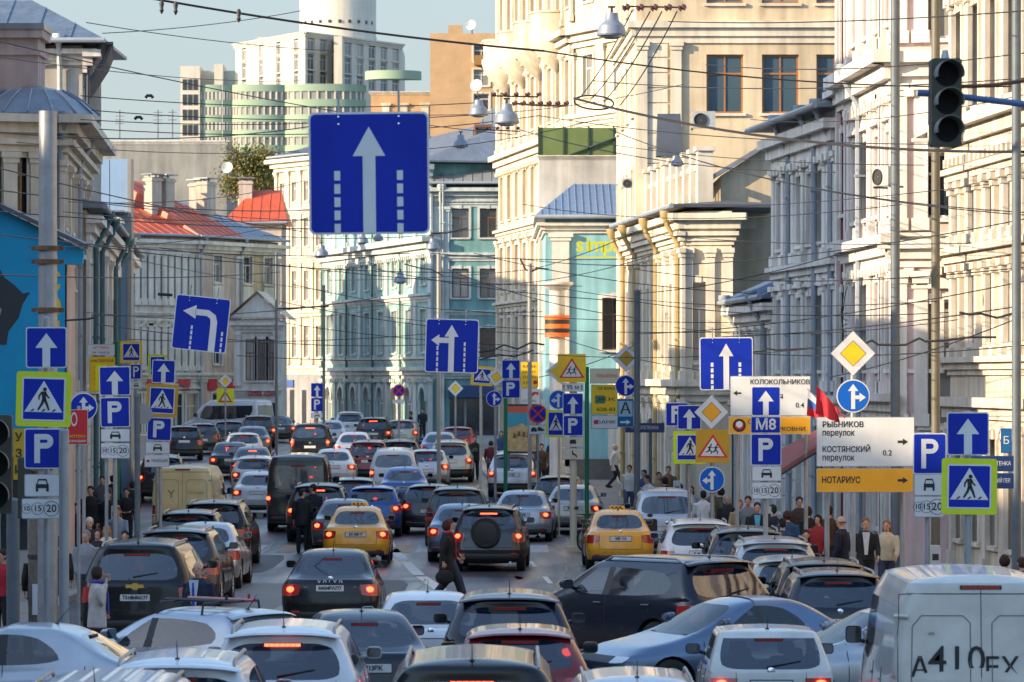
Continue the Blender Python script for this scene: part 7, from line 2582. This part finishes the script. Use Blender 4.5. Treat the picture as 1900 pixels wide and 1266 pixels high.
person(108, 97, 1.74, 0, 'stand', 'man in a dark jacket and blue jeans seen from behind at the left', ('short', '#1c1a1a'), ('short', '#231b1c'), '#1b2c52', fat=1.1)
person(70, 102, 1.72, 0, 'stand', 'person in a black jacket half hidden by the concrete post', ('short', '#161414'), ('mid', '#141416'), '#1b1b20')
person(4, 104, 1.70, 150, 'stand', 'person in a red jacket at the left edge', ('short', '#241a18'), ('short', '#9c1c28'), '#17171c')
person(209, 60, 1.74, 0, 'walk', 'person in black walking away down the left pavement', ('short', '#181514'), ('mid', '#141416'), '#17171b')
# in the road
person(561, 68, 1.74, 0, 'stand', 'left one of the two people in dark clothes crossing before the dark utility car', ('short', '#231a16'), ('mid', '#1d2026'), '#20242b', turn=-60)
person(581, 66.5, 1.80, 20, 'reach', 'right one of the two people in dark clothes crossing before the dark utility car', ('short', '#2c1f1a'), ('mid', '#171c2a'), '#1c1f2a', turn=50, fat=1.1)
person(829, 89, 1.80, -82, 'walk', 'woman with dark red hair in a black coat crossing the road', ('bob', '#3a0f14'), ('long', '#101014'), '#16171d', bag='hand', scarf='#8f1f3a', fat=1.1)
person(833, 86.5, 1.74, -84, 'walk', 'companion in blue jeans and red shoes walking beside the woman in the black coat', ('bob', '#4a1a1c'), ('short', '#5c1a2c'), '#1d3053', '#a01228')
# right pavement
person(1141, 49, 1.72, -100, 'walk', 'woman in a white coat walking beyond the motorcycles', ('short', '#c0a888'), ('mid', '#cfcac2'), '#202028')
person(1208, 63, 1.78, 120, 'stand', 'man in a white shirt looking down beside the cream house', ('short', '#2a211c'), ('short', '#c4c2bc'), '#3c4660', bend=.2, turn=10)
person(1240, 58, 1.78, 178, 'walk', 'man in a tan jacket coming along the cream house', ('short', '#5a3a22'), ('short', '#6b4f36'), '#23262e')
person(1234, 63, 1.70, 0, 'walk', 'woman in a dark purple jacket seen from behind by the cream house', ('bob', '#1c1416'), ('short', '#261c2e'), '#1a1a22')
person(1261, 66, 1.66, 10, 'stand', 'woman in a magenta coat behind the parking meter', ('bob', '#241718'), ('mid', '#a31642'), '#22222a')
person(1305, 72, 1.72, 0, 'walk', 'person in a white jacket and black cap walking away under the left arrow sign', ('short', '#121214'), ('short', '#c9c9cc'), '#2a2d38')
person(1350, 74, 1.70, 165, 'stand', 'woman in a fur trimmed hood by the right parked cars', ('hood', '#8f8a80'), ('mid', '#1b1c20'), '#1a1a20')
person(1338, 70, 1.72, 0, 'stand', 'dark haired woman behind the fur trimmed hood', ('bob', '#1c1412'), ('short', '#2a2426'), '#202028')
person(1405, 80, 1.74, 178, 'stand', 'man in a light blue shirt under the M8 sign', ('short', '#1f1713'), ('short', '#16181f'), '#22252e', shirt='#56a6c4')
person(1434, 82, 1.76, 30, 'stand', 'person in a dark blue coat right of the man in the light blue shirt', ('short', '#1a1614'), ('mid', '#141c33'), '#1b1d26')
person(1461, 84, 1.70, 0, 'stand', 'woman in a bright blue jacket seen from behind at the right', ('bob', '#3a201a'), ('short', '#1f466e'), '#20232c')
person(1452, 86, 1.74, 0, 'stand', 'man beside the woman in the bright blue jacket at the right', ('short', '#1c1513'), ('short', '#1d3f63'), '#1e2029')
person(1483, 78, 1.80, 185, 'stand', 'tall man in brown standing behind the woman in the bright blue jacket', ('short', '#1f1512'), ('short', '#3a2a20'), '#20222a')
person(1499, 82, 1.72, 10, 'stand', 'person with brown hair and a dark jacket right of the tall man in brown', ('bob', '#2c1713'), ('mid', '#151417'), '#17171c')
person(1495, 90, 1.64, 178, 'stand', 'woman with black hair and a white collar before the wall of pilasters', ('long', '#120f10'), ('short', '#202126'), '#1c1c22', shirt='#a9aeb6')
person(1562, 90, 1.78, 60, 'stand', 'balding man in a navy coat in profile before the pink house', ('bald', '#5c5650'), ('mid', '#10182e'), '#151a28')
person(1606, 91, 1.78, 180, 'walk', 'fair haired man in a dark suit and open white shirt before the pink house', ('short', '#7a5230'), ('short', '#15161a'), '#17181d', shirt='#c6c4c8', bag='shoulder')
person(1864, 106, 1.66, 0, 'stand', 'dark haired woman seen from behind above the dusty white van', ('bob', '#2a1716'), ('short', '#2c2430'), '#1d1d24')
person(1896, 106, 1.62, 20, 'stand', 'person at the right edge above the dusty white van', ('short', '#33201c'), ('short', '#241f30'), '#1d1d24')
# far, by the blue shop front and the teal house
person(762, 34, 1.75, 90, 'walk', 'person in dark clothes walking before the teal house', ('short', '#221a16'), ('mid', '#1a1b20'), '#1b1c22')
person(784, 33, 1.72, 180, 'walk', 'second person in dark clothes by the teal green door', ('short', '#2a1d17'), ('short', '#23242b'), '#1c1d24')
person(881, 45, 1.78, 180, 'stand', 'person in black beside the pale post of the orange bordered sign', ('short', '#1c1513'), ('mid', '#121316'), '#16171c')
person(911, 46, 1.70, 0, 'walk', 'person in a dark red jacket behind the thin posts before the blue shop', ('bob', '#221614'), ('short', '#4a1620'), '#171a28')
person(1023, 47, 1.76, 60, 'walk', 'person in dark blue passing under the lime pedestrian sign in the middle', ('short', '#1a1614'), ('short', '#1d2740'), '#15161c')

# more of the crowd on both pavements
CR = [(1222, 61, 1.76, 190, 'walk', 'man in a sand coloured coat walking along the cream house', ('short', '#3b2a1e'), ('mid', '#8a7759'), '#39404f'),
      (1282, 68, 1.68, 175, 'walk', 'woman in a light grey coat beside the magenta coat', ('long', '#54351f'), ('mid', '#8d9096'), '#2b2c34'),
      (1322, 71, 1.80, 0, 'walk', 'tall man in an olive jacket under the round left arrow sign', ('short', '#1d1612'), ('short', '#4a4a33'), '#2a3350'),
      (1372, 76, 1.66, 200, 'stand', 'woman in a beige trench coat left of the M8 post', ('bob', '#6a4526'), ('mid', '#a08a68'), '#2a2a30'),
      (1388, 77, 1.78, 170, 'walk', 'man in a grey pullover left of the light blue shirt', ('short', '#30221a'), ('short', '#6c7078'), '#2c3448'),
      (1518, 86, 1.68, 160, 'walk', 'woman in a red jacket left of the balding man in navy', ('bob', '#241612'), ('short', '#8f2226'), '#23252d'),
      (1538, 84, 1.80, 0, 'stand', 'man in a brown leather jacket seen from behind by the pink house', ('short', '#15110f'), ('short', '#3f2a1c'), '#22242b'),
      (1645, 90, 1.70, 170, 'walk', 'woman in a cream jacket right of the fair haired man', ('long', '#7c5a34'), ('short', '#b8aa92'), '#2b3550'),
      (142, 80, 1.72, 180, 'walk', 'woman in a plum coat on the left pavement behind the poles', ('bob', '#2a1a14'), ('mid', '#4c2440'), '#222228'),
      (218, 78, 1.70, 175, 'walk', 'woman in a pale blue jacket in the left crowd', ('long', '#6b4a2a'), ('short', '#7f93a8'), '#262c3c'),
      (190, 64, 1.78, 180, 'walk', 'man in a grey suit walking in the left crowd', ('short', '#2a1e17'), ('short', '#4b4f57'), '#3a3e46'),
      (246, 62, 1.66, 0, 'walk', 'woman in a dark green coat near the pale yellow van', ('bob', '#321f17'), ('mid', '#22382c'), '#1f2026'),
      (1168, 57, 1.74, 170, 'walk', 'man in a white pullover beside the tall grey lamp post', ('short', '#2a1f19'), ('short', '#b9b6b0'), '#34405c'),
      (1195, 60, 1.78, 150, 'stand', 'man in a blue jacket and cap by the red motorcycle', ('short', '#18263f'), ('short', '#29456f'), '#23262e'),
      (1005, 49, 1.74, 180, 'walk', 'man in a brown coat before the turquoise house', ('short', '#20150f'), ('mid', '#4a3526'), '#1f2128'),
      (930, 44, 1.70, 185, 'walk', 'woman in a blue coat before the blue shop front', ('long', '#3a2619'), ('mid', '#2b4468'), '#1f2128')]
for a in CR:
    person(*a)
# ================================================================== street furniture, lamps, wires
dark_iron = mat('dark_iron', (.025, .026, .03), rough=.6)
lampgrey = mat('lamp_hood_grey', (.20, .235, .29), rough=.4, noise=.1, scale=5, metal=.2)
lampglass = mat('lamp_glass', (.42, .44, .42), rough=.2, coat=.5)
lime_eye = mat('signal_eye', (.006, .007, .007), rough=.55, spec=.15)
olive_box = mat('signal_box', (.045, .048, .036), rough=.6, noise=.15)
# big grey pole at the left with clamps
p = pole(86, 205, 108, .36, 'thick grey steel mast before the blue painted gable', steel, name='mast', cat='mast', cap=False, top=.86)
for py in (460, 485, 575):
    z = ZZ(py, 108) - p.location.z
    put('clamp', MB().tube([(0, 0, z - .04), (0, 0, z + .04)], [.215, .215], 16).box(-.28, -.16, -.04, .04, z - .035, z + .035).box(.16, .28, -.04, .04, z - .035, z + .035).mesh('clamp', rust), p)
conc = mat('weathered_concrete', (.16, .145, .12), rough=.9, noise=.4, scale=7, bump=.4)
p2 = pole(72, 965, 104, .44, 'short rough concrete post wrapped in notices at the left', conc, name='concrete_post', cat='post', cap=True)
put('notice', MB().box(-.10, .10, -.235, -.225, 0, .55).mesh('notice', swhite), p2, T((-.02, 0, .55)))
put('steel_band', MB().cyl(0, 0, 1.55, 1.62, .235, 14).mesh('steel_band', dark_iron), p2)
p3 = pole(22, 930, 112, .22, 'short grey post of the traffic light at the left edge', steel_d, name='signal_post', cat='post')
# traffic lights
def signal(px, py, s, label, h=.92, yaw=0, side=False):
    X, Y = PX(px, s)
    o = empty('traffic_light', (X, Y, ZZ(py, s)), R(yaw), label, 'traffic light')
    w = h * .345
    MB().bevbox(-w / 2, w / 2, 0, .20, -h / 2, h / 2, .03).build('housing', olive_box, o)
    for i in (-1, 0, 1):
        z = i * h * .315
        r = w * .40
        MB().lathe([(r * .02, 0), (r, 0)], 20, M=T((0, -.004, z)) @ Matrix.Rotation(R(90), 4, 'X')).build('lens', lime_eye, o)
        v = MB()
        v.lathe([(r * 1.04, 0), (r * 1.08, .26), (r * 1.13, .26), (r * 1.10, 0)], 18, M=T((0, 0, z)) @ Matrix.Rotation(R(90), 4, 'X'), a0=-15, a1=195)
        v.build('visor', mat('visor_grey', (.16, .165, .14), rough=.5), o, True)
    MB().tube([(0, .1, h / 2), (0, .1, h / 2 + .09)], [.05, .03], 8).build('cap', steel, o)
    return o
signal(1757, 190, 178, 'unlit traffic light hanging from the blue arm at the top right', h=.92, yaw=4)
arm = empty('bracket_tube', (*PX(1757, 178), ZZ(180, 178)), 0, 'blue steel arm carrying the traffic light at the top right', 'arm')
MB().tube([(-.28, .26, .06), (0, .26, .04), (.85, .26, -.06)], .035, 10).build('tube', mat('blue_arm', (.06, .12, .28), rough=.45), arm)
MB().tube([(.0, .28, .12), (.5, .28, .14), (.85, .28, .19)], .022, 8).build('rusty_stay', rust, arm)
MB().tube([(.08, .2, -.52), (.16, .2, -.42), (.12, .2, -.36)], .02, 6).build('hook', rust, arm)
signal(-10, 862, 118, 'dark traffic light cut by the left edge', h=1.55, yaw=3)
signal(62, 905, 120, 'traffic light seen from the side beside the left time plate', h=.95, yaw=78)
# lamp hoods on span wires
def lamp(px, py, w, s, label, group='street lamps hung over the road'):
    X, Y = PX(px, s)
    k = w / s / .56
    o = empty('hanging_lamp', (X, Y, ZZ(py, s)), 0, label, 'street lamp', group)
    o.scale = (k,) * 3
    MB().lathe([(.005, .26), (.10, .26), (.115, .25), (.135, .12), (.15, .10), (.235, .02), (.28, -.14), (.27, -.17), (.01, -.165)], 20).build('hood', lampgrey, o, True, angle=30)
    MB().lathe([(.20, -.165), (.185, -.20), (.12, -.225), (.005, -.235)], 18).build('glass', lampglass, o, True)
    MB().tube([(0, 0, .25), (0, 0, .36)], .025, 6).tube([(-.07, 0, .37), (.07, 0, .37)], .022, 6).build('hanger', dark_iron, o)
    return o
for a in ((1135, 50, 56, 112, 'largest grey hanging lamp at the top before the ornate cream house'), (888, 203, 37, 84, 'grey hanging lamp left of the pair above the grey roof'),
          (940, 215, 48, 90, 'grey hanging lamp right of the pair before the ornate cream house'), (855, 264, 29, 66, 'small grey hanging lamp before the grey seamed roof'),
          (743, 517, 25, 58, 'grey hanging lamp before the sunlit teal house'), (597, 468, 27, 56, 'grey hanging lamp left below the huge lane sign'),
          (672, 444, 24, 56, 'grey hanging lamp just under the huge lane sign'), (702, 440, 20, 54, 'smaller grey hanging lamp half behind the huge lane sign'), (803, 455, 26, 56, 'grey hanging lamp by the corner of the teal house'),
          (1257, 300, 24, 70, 'white hanging lamp before the cream gable wall')):
    lamp(*a)
# poles of the overhead lines
pole(1886, -30, 104, .17, 'tall grey mast at the right edge before the beige house', steel_d, name='mast', cat='mast', cap=False, dY=0)
pole(1736, -40, 86, .19, 'tall ochre grey mast beside the traffic light at the right', mat('ochre_post', (.13, .12, .09), rough=.5, noise=.2), name='mast', cat='mast', cap=False, dY=0)
pole(983, 490, 56, .14, 'thin pale mast before the narrow grey house front', mat('pale_mast', (.30, .29, .26), rough=.5), name='mast', cat='mast', dY=0)
pole(814, 470, 50, .15, 'grey mast at the corner of the teal house', mat('pale_mast', (.30, .29, .26)), name='mast', cat='mast', dY=0)
pole(601, 530, 40, .14, 'grey mast in front of the pale grey house', steel_d, name='mast', cat='mast', dY=0)
pole(513, 470, 44, .13, 'thin dark mast between the shop house and the grey house', steel_d, name='mast', cat='mast', dY=0)
pole(1661, -20, 79, .22, 'thick grey down mast along the pink house corner', steel_d, name='mast', cat='mast', cap=False, dY=0)
# parking meters
def meter(px, py, s, label):
    X, Y = PX(px, s)
    g = gz(Y) + .14
    o = empty('parking_meter', (X, Y, g), 0, label, 'parking meter')
    zt = ZZ(py, s) - g
    MB().bevbox(-.10, .10, -.08, .08, zt - .75, zt, .03).build('cabinet', mat('meter_grey', (.38, .40, .42), rough=.5), o)
    MB().tube([(0, 0, 0), (0, 0, zt - .74)], .06, 8).build('stand', steel_d, o)
    MB().box(-.06, .06, -.085, -.08, zt - .28, zt - .16).build('screen', ink, o)
for a in ((214, 938, 74, 'grey parking meter in the left crowd'), (1256, 892, 67, 'grey parking meter before the woman in the magenta coat'), (1425, 940, 82, 'grey parking meter under the time plate of the M8 post'), (1735, 1012, 98, 'grey parking meter before the beige house at the right')):
    meter(*a)
# motorcycles
def motorcycle(px, s, yaw, label, body):
    X, Y = PX(px, s)
    o = empty('motorcycle', (X, Y, gz(Y) + (.14 if X > kerb_r(Y) + .3 else 0)), R(yaw), label, 'motorcycle')
    RX = Matrix.Rotation(R(90), 4, 'Y')
    for y in (0, 1.35):
        w = empty('wheel'); w.parent = o; w.location = (0, y, .31)
        MB().lathe([(.22, -.05), (.30, -.055), (.31, 0), (.30, .055), (.22, .05)], 18, M=RX).build('tyre', rubber, w, True)
        MB().lathe([(.22, .04), (.20, .03), (.04, .03), (.01, .04)], 14, M=RX).lathe([(.22, -.04), (.20, -.03), (.04, -.03), (.01, -.04)], 14, M=RX).build('rim', alloy, w, True)
    MB().tube([(0, .0, .55), (0, .35, .72), (0, .8, .82), (0, 1.02, .78)], [(.08, .06), (.15, .09), (.16, .14), (.08, .1)], 10, up=(1, 0, 0)).build('tank', body, o, True)
    MB().tube([(0, -.25, .80), (0, .1, .80), (0, .45, .80)], [(.06, .03), (.13, .05), (.11, .05)], 10, up=(1, 0, 0)).build('seat', rubber, o, True)
    MB().ball((0, .65, .45), (.17, .27, .2), 10, 6).build('engine', steel_d, o, True)
    MB().tube([(-.36, .95, 1.04), (-.15, 1.08, 1.02), (.15, 1.08, 1.02), (.36, .95, 1.04)], .018, 6).build('handlebar', dark_iron, o)
    for sx in (-1, 1):
        MB().tube([(sx * .07, 1.08, 1.0), (sx * .07, 1.35, .31)], .028, 6).build('fork', chrome, o)
        MB().ball((sx * .36, 1.02, 1.20), (.08, .02, .05), 8, 5).build('mirror', dark_iron, o, True)
    MB().bevbox(-.24, .24, -.45, -.08, .84, 1.16, .05).build('top_case', trim_black, o)
    MB().box(-.07, .07, -.30, -.26, .62, .70).build('tail_light', lens_red, o)
motorcycle(1122, 68, 25, 'black motorcycle with a top case left of its red neighbour', PAINT['black'])
motorcycle(1156, 67, -20, 'red motorcycle with a big black top case beside the right kerb', PAINT['red'])
motorcycle(1196, 72, 10, 'black motorcycle parked between the checkered taxi and the silver minivan', PAINT['graphite'])
# flags
def flag(px, py, s, cols, label, tilt):
    X, Y = PX(px, s)
    o = empty('flag', (X, Y, ZZ(py, s)), 0, label, 'flag')
    o.scale = (.72,) * 3
    MB().tube([(0, 0, 0), (-.75 * tilt, .0, .85)], .016, 6).build('flag_pole', sred, o)
    n = len(cols)
    for i, c in enumerate(cols):
        vs, fs = [], []
        for k in range(11):
            t = k / 10
            u = .30 + .68 * t
            for e in (i / n, (i + 1) / n):
                vs.append((-.75 * tilt * u + .10 * e * (1 - t) + .04 * math.sin(t * 11) * e, -.03 + .10 * math.sin(t * 9 + .6) * e, .85 * u - .72 * e * (.55 + .45 * t)))
        for k in range(10):
            fs.append((2 * k, 2 * k + 1, 2 * k + 3, 2 * k + 2))
        mb = MB().add(vs, fs).add([(v[0], v[1] + .006, v[2]) for v in vs], [f[::-1] for f in fs])
        mb.build('flag_stripe', c, o, True)
fw, fb, fr_ = mat('flag_white', (.6, .6, .62), rough=.8), mat('flag_blue', (.03, .09, .32), rough=.8), mat('flag_red', (.50, .015, .03), rough=.8)
flag(1548, 778, 92, (fw, fb, fr_), 'white blue and red flag over the big direction board', 1)
flag(1568, 776, 99, (fr_,), 'plain red flag left of the round blue sign', 1)
# wires -------------------------------------------------------------
wire_m = mat('wire_black', (.015, .015, .017), rough=.6)
def wire(a, b, sag, d, label, group=None, name='overhead_wire', n=14, col=None):
    """a, b: (column, row, pixels per metre) of both ends"""
    A = V((*PX(a[0], a[2]), ZZ(a[1], a[2])))
    B = V((*PX(b[0], b[2]), ZZ(b[1], b[2])))
    pts = []
    for i in range(n + 1):
        t = i / n
        p = lerp(A, B, t) - A
        p.z -= 4 * sag * t * (1 - t)
        pts.append(p)
    o = MB().tube(pts, d / 2, 5).build(name, col or wire_m, None, True)
    o.location = A
    return tag(o, label, 'cable', group)
GW = 'thin span wires across the street'
wire((250, -8, 95), (1010, 95, 88), .10, .05, 'thick black cable slanting from the top left towards the ornate cream house')
wire((1010, 95, 88), (1910, 160, 82), .25, .035, 'black cable crossing the ornate cream house towards the right edge')
wire((1065, 183, 90), (1905, 282, 104), .30, .055, 'thick black cable from the loop down to the traffic light')
loop = [(1065 + 37 * (1 - math.cos(t)), 188 - 13 * math.sin(t) + 6 * (1 - math.cos(t)) * .4, 90) for t in [2 * math.pi * i / 20 for i in range(21)]]
lp = [V((*PX(a, s), ZZ(b, s))) for a, b, s in loop]
o = MB().tube([p - lp[0] for p in lp], .02, 5).build('cable_loop', wire_m); o.location = lp[0]
tag(o, 'black cable loop coiled before the ornate cream house', 'cable')
wire((-10, 75, 110), (950, 250, 70), .2, .022, 'wire running from the left edge past the left houses to the lamp pair')
wire((-10, 105, 110), (560, 150, 62), .15, .018, 'wire crossing the white tower below the roof line')
def wire_label(a, b):
    def w(x):
        for lim, nm in ((0, 'left edge'), (158, 'domed corner house'), (172, 'grey eaves'), (230, 'left street side'), (300, 'red roofs'), (500, 'grey gable'), (545, 'chimneyed house'), (610, 'huge lane sign'), (650, 'white high rise'), (720, 'long teal house'), (795, 'hanging fork sign'), (850, 'teal corner'), (905, 'seamed grey roof'),
                        (970, 'lamp pair'), (1030, 'ornate cream house'), (1120, 'cable loop'), (1190, 'tall grey lamp post'), (1260, 'cream house'), (1345, 'balustrade'), (1480, 'dormer house'), (1600, 'white house'), (1800, 'traffic light')):
            if x < lim:
                return nm
        return 'right edge'
    y = (a[1] + b[1]) / 2
    h = 'high in the sky' if y < 90 else 'across the sky' if y < 160 else 'at roof height' if y < 240 else 'beside the huge lane sign' if y < 400 else 'just under the huge lane sign' if y < 480 else 'above the hanging lane signs' if y < 580 else 'by the hanging lane signs' if y < 635 else 'just above the pole signs'
    return ('upper ' if a[1] == 352 else '') + '%s wire, %s to %s, %s' % ('rising' if b[1] < a[1] - 25 else 'falling' if b[1] > a[1] + 25 else 'level', w(a[0]), w(b[0]), h)
for (a, b, sg) in (((160, 42, 70), (620, 95, 60), .1), ((190, 62, 70), (560, 20, 60), .1), ((150, 178, 75), (900, 190, 66), .2), ((170, 205, 75), (900, 212, 66), .2), ((150, 222, 75), (640, 226, 66), .1), ((185, 240, 75), (1000, 215, 66), .3), ((-10, 245, 100), (575, 235, 80), .2),
                   ((-10, 310, 105), (560, 430, 70), .1), ((-10, 352, 105), (580, 390, 70), .15), ((-10, 392, 105), (575, 425, 80), .05), ((-10, 435, 105), (760, 470, 70), .2),
                   ((160, 455, 80), (900, 505, 66), .2), ((-10, 510, 105), (520, 505, 66), .1), ((170, 585, 80), (700, 552, 60), .2), ((180, 602, 80), (790, 640, 60), .2), ((240, 630, 66), (870, 612, 55), .2), ((440, 660, 60), (1000, 655, 55), .2), ((520, 560, 60), (1010, 620, 55), .2),
                   ((700, 500, 60), (1180, 560, 66), .15), ((800, 470, 60), (1180, 480, 66), .1), ((830, 500, 60), (1180, 590, 66), .2), ((880, 470, 60), (1400, 545, 75), .2), ((960, 480, 58), (1910, 405, 100), .5), ((1180, 500, 66), (1910, 495, 100), .3), ((1180, 560, 66), (1760, 580, 86), .2), ((1180, 620, 66), (1910, 520, 100), .2), ((1300, 300, 70), (1910, 400, 100), .2), ((1130, 240, 70), (1910, 395, 104), .4),
                   ((960, 240, 66), (1550, 320, 80), .3), ((1000, 215, 66), (1760, 268, 90), .2), ((1100, 150, 70), (1905, 145, 104), .2), ((1240, 40, 80), (1905, 20, 110), .1), ((1310, 120, 74), (1905, 98, 104), .2), ((1000, 700, 60), (1180, 640, 66), .1),
                   ((1240, 640, 66), (1910, 640, 104), .25), ((1340, 625, 72), (1880, 570, 104), .1), ((1540, 700, 84), (1890, 590, 104), .1), ((530, 600, 55), (930, 640, 58), .1), ((610, 520, 50), (985, 500, 56), .1), ((1020, 620, 55), (1410, 700, 84), .2), ((985, 500, 56), (1180, 430, 66), .1), ((1180, 545, 66), (1560, 470, 84), .15), ((240, 480, 60), (610, 540, 45), .1)):
    wire(a, b, sg, .025, wire_label(a, b), GW)
for k_, (x0, y0, x1, y1) in enumerate(((1172, 22, 1075, 182), (1206, 22, 1095, 186), (1228, 22, 1120, 190), (1256, 22, 1150, 196))):
    wire((x0, y0, 108), (x1, y1, 84), .12, .024, ['leftmost', 'second from left', 'third from left', 'rightmost'][k_] + ' contact wire under the insulator row at the top centre', 'contact wires under the insulator row')
o = wire((1160, 12, 108), (1268, 14, 108), .0, .03, 'bar of brown insulators beside the largest hanging lamp', name='insulator_bar')
brown = mat('insulator_brown', (.09, .035, .03), rough=.35, coat=.3)
def beads(parent, pts, r):
    for p in pts:
        MB().lathe([(r * .2, -r), (r * .9, -r * .7), (r * .5, -.1 * r), (r, .3 * r), (r * .4, r), (r * .1, r)], 10, M=T(p) @ Matrix.Rotation(R(70), 4, 'Y')).build('insulator', brown, parent, True)
beads(o, [((i * 26 + 2) / 108, 0, -.02) for i in range(5)], .07)
o = wire((912, 178, 88), (998, 180, 88), .0, .035, 'bar of dark insulators above the lamp pair', name='insulator_bar')
beads(o, [((i * 21 + 4) / 88, 0, .03) for i in range(5)], .055)
o = wire((955, 192, 88), (1050, 196, 84), .02, .05, 'trolley wire switch with brown insulators right of the lamp pair', name='insulator_bar')
beads(o, [((i * 16) / 88, 0, .0) for i in range(7)], .06)
o = wire((885, 240, 70), (965, 244, 70), .0, .035, 'dark insulator bar over the seamed grey roof', name='insulator_bar')
beads(o, [((i * 19) / 70, 0, .03) for i in range(5)], .05)
for (x, y, s_, lab) in ((300, 10, 95, 'hanging black clamp on the thick cable at the top left'), (326, 12, 95, 'black pendant insulator on the thick cable at the top left'), (443, 26, 94, 'small black clamp on the thick cable above the white tower')):
    X, Y = PX(x, s_)
    o = MB().lathe([(.005, .10), (.03, .09), (.05, .03), (.03, -.06), (.045, -.1), (.01, -.17)], 10).build('cable_clamp', dark_iron, None, True)
    o.location = (X, Y, ZZ(y, s_))
    tag(o, lab, 'cable clamp')
for (x, y, s_) in ((277, 182, 72), (257, 222, 72)):
    X, Y = PX(x, s_)
    o = MB().tube([(-.10, 0, 0), (-.05, 0, .06), (.05, 0, .06), (.10, 0, 0)], .04, 6).build('strain_insulator', dark_iron)
    o.location = (X, Y, ZZ(y, s_))
    tag(o, ('upper' if y < 200 else 'lower') + ' black strain insulator in the sky right of the left houses', 'insulator')
# trolley wire fittings: wavy black hangers
def fitting(pts, s_, d, label):
    P_ = [V((*PX(a, s_), ZZ(b, s_))) for a, b in pts]
    o = MB().tube([p - P_[0] for p in P_], d / 2, 6).build('wire_fitting', dark_iron, None, True)
    o.location = P_[0]
    tag(o, label, 'wire fitting')
wr = random.Random(21)
for i in range(22):
    xa = wr.choice((wr.uniform(-10, 330), wr.uniform(450, 1000), wr.uniform(950, 1400)))
    xb = min(xa + wr.uniform(380, 800), 1910)
    ya = wr.uniform(200, 640)
    yb = ya + wr.uniform(-70, 90)
    aa, bb = (xa, ya, lerp(98, 62, min(1, max(0, xa / 900))) if xa < 900 else 66), (xb, yb, lerp(62, 104, (xb - 900) / 1000) if xb > 900 else 62)
    wire(aa, bb, wr.uniform(.05, .35), .019, wire_label(aa, bb), GW)
fitting([(1560, 640), (1590, 642), (1603, 638), (1618, 632), (1630, 640), (1680, 640), (1692, 634), (1706, 628), (1718, 634), (1750, 632), (1800, 626), (1848, 626)], 92, .055, 'long wavy black trolley wire fitting across the yellow diamond at the right')
fitting([(1380, 655), (1412, 652), (1425, 647), (1440, 650), (1510, 646)], 84, .045, 'wavy black trolley wire fitting before the white house')
fitting([(880, 655), (915, 650), (935, 640), (960, 648), (985, 636), (1010, 640)], 62, .06, 'tangled black wire fitting above the middle signs')
fitting([(890, 668), (925, 658), (955, 662), (990, 650)], 62, .05, 'second tangled black wire fitting above the middle signs')
fitting([(1780, 580), (1800, 584), (1820, 582), (1850, 590), (1885, 580)], 100, .05, 'rusty wire fitting on the mast at the right edge')
fitting([(965, 480), (975, 500), (983, 505), (1000, 498), (1018, 500)], 56, .06, 'forked black bracket on the thin pale mast')
fitting([(750, 490), (780, 498), (800, 500), (822, 512)], 56, .05, 'black bracket beside the corner of the teal house')
fitting([(800, 433), (830, 432), (845, 428), (868, 424)], 56, .07, 'dark ornament bracket below the huge lane sign')
fitting([(120, 595), (165, 592), (175, 589)], 84, .05, 'dark insulator on the wire at the blue gable wall')
fitting([(293, 546), (320, 548)], 70, .09, 'dark insulator just left of the hanging left arrow sign')
fitting([(515, 573), (545, 572), (610, 568)], 60, .06, 'black trolley fitting before the grey shaded house')

bpy.data.scenes.remove(SCR)
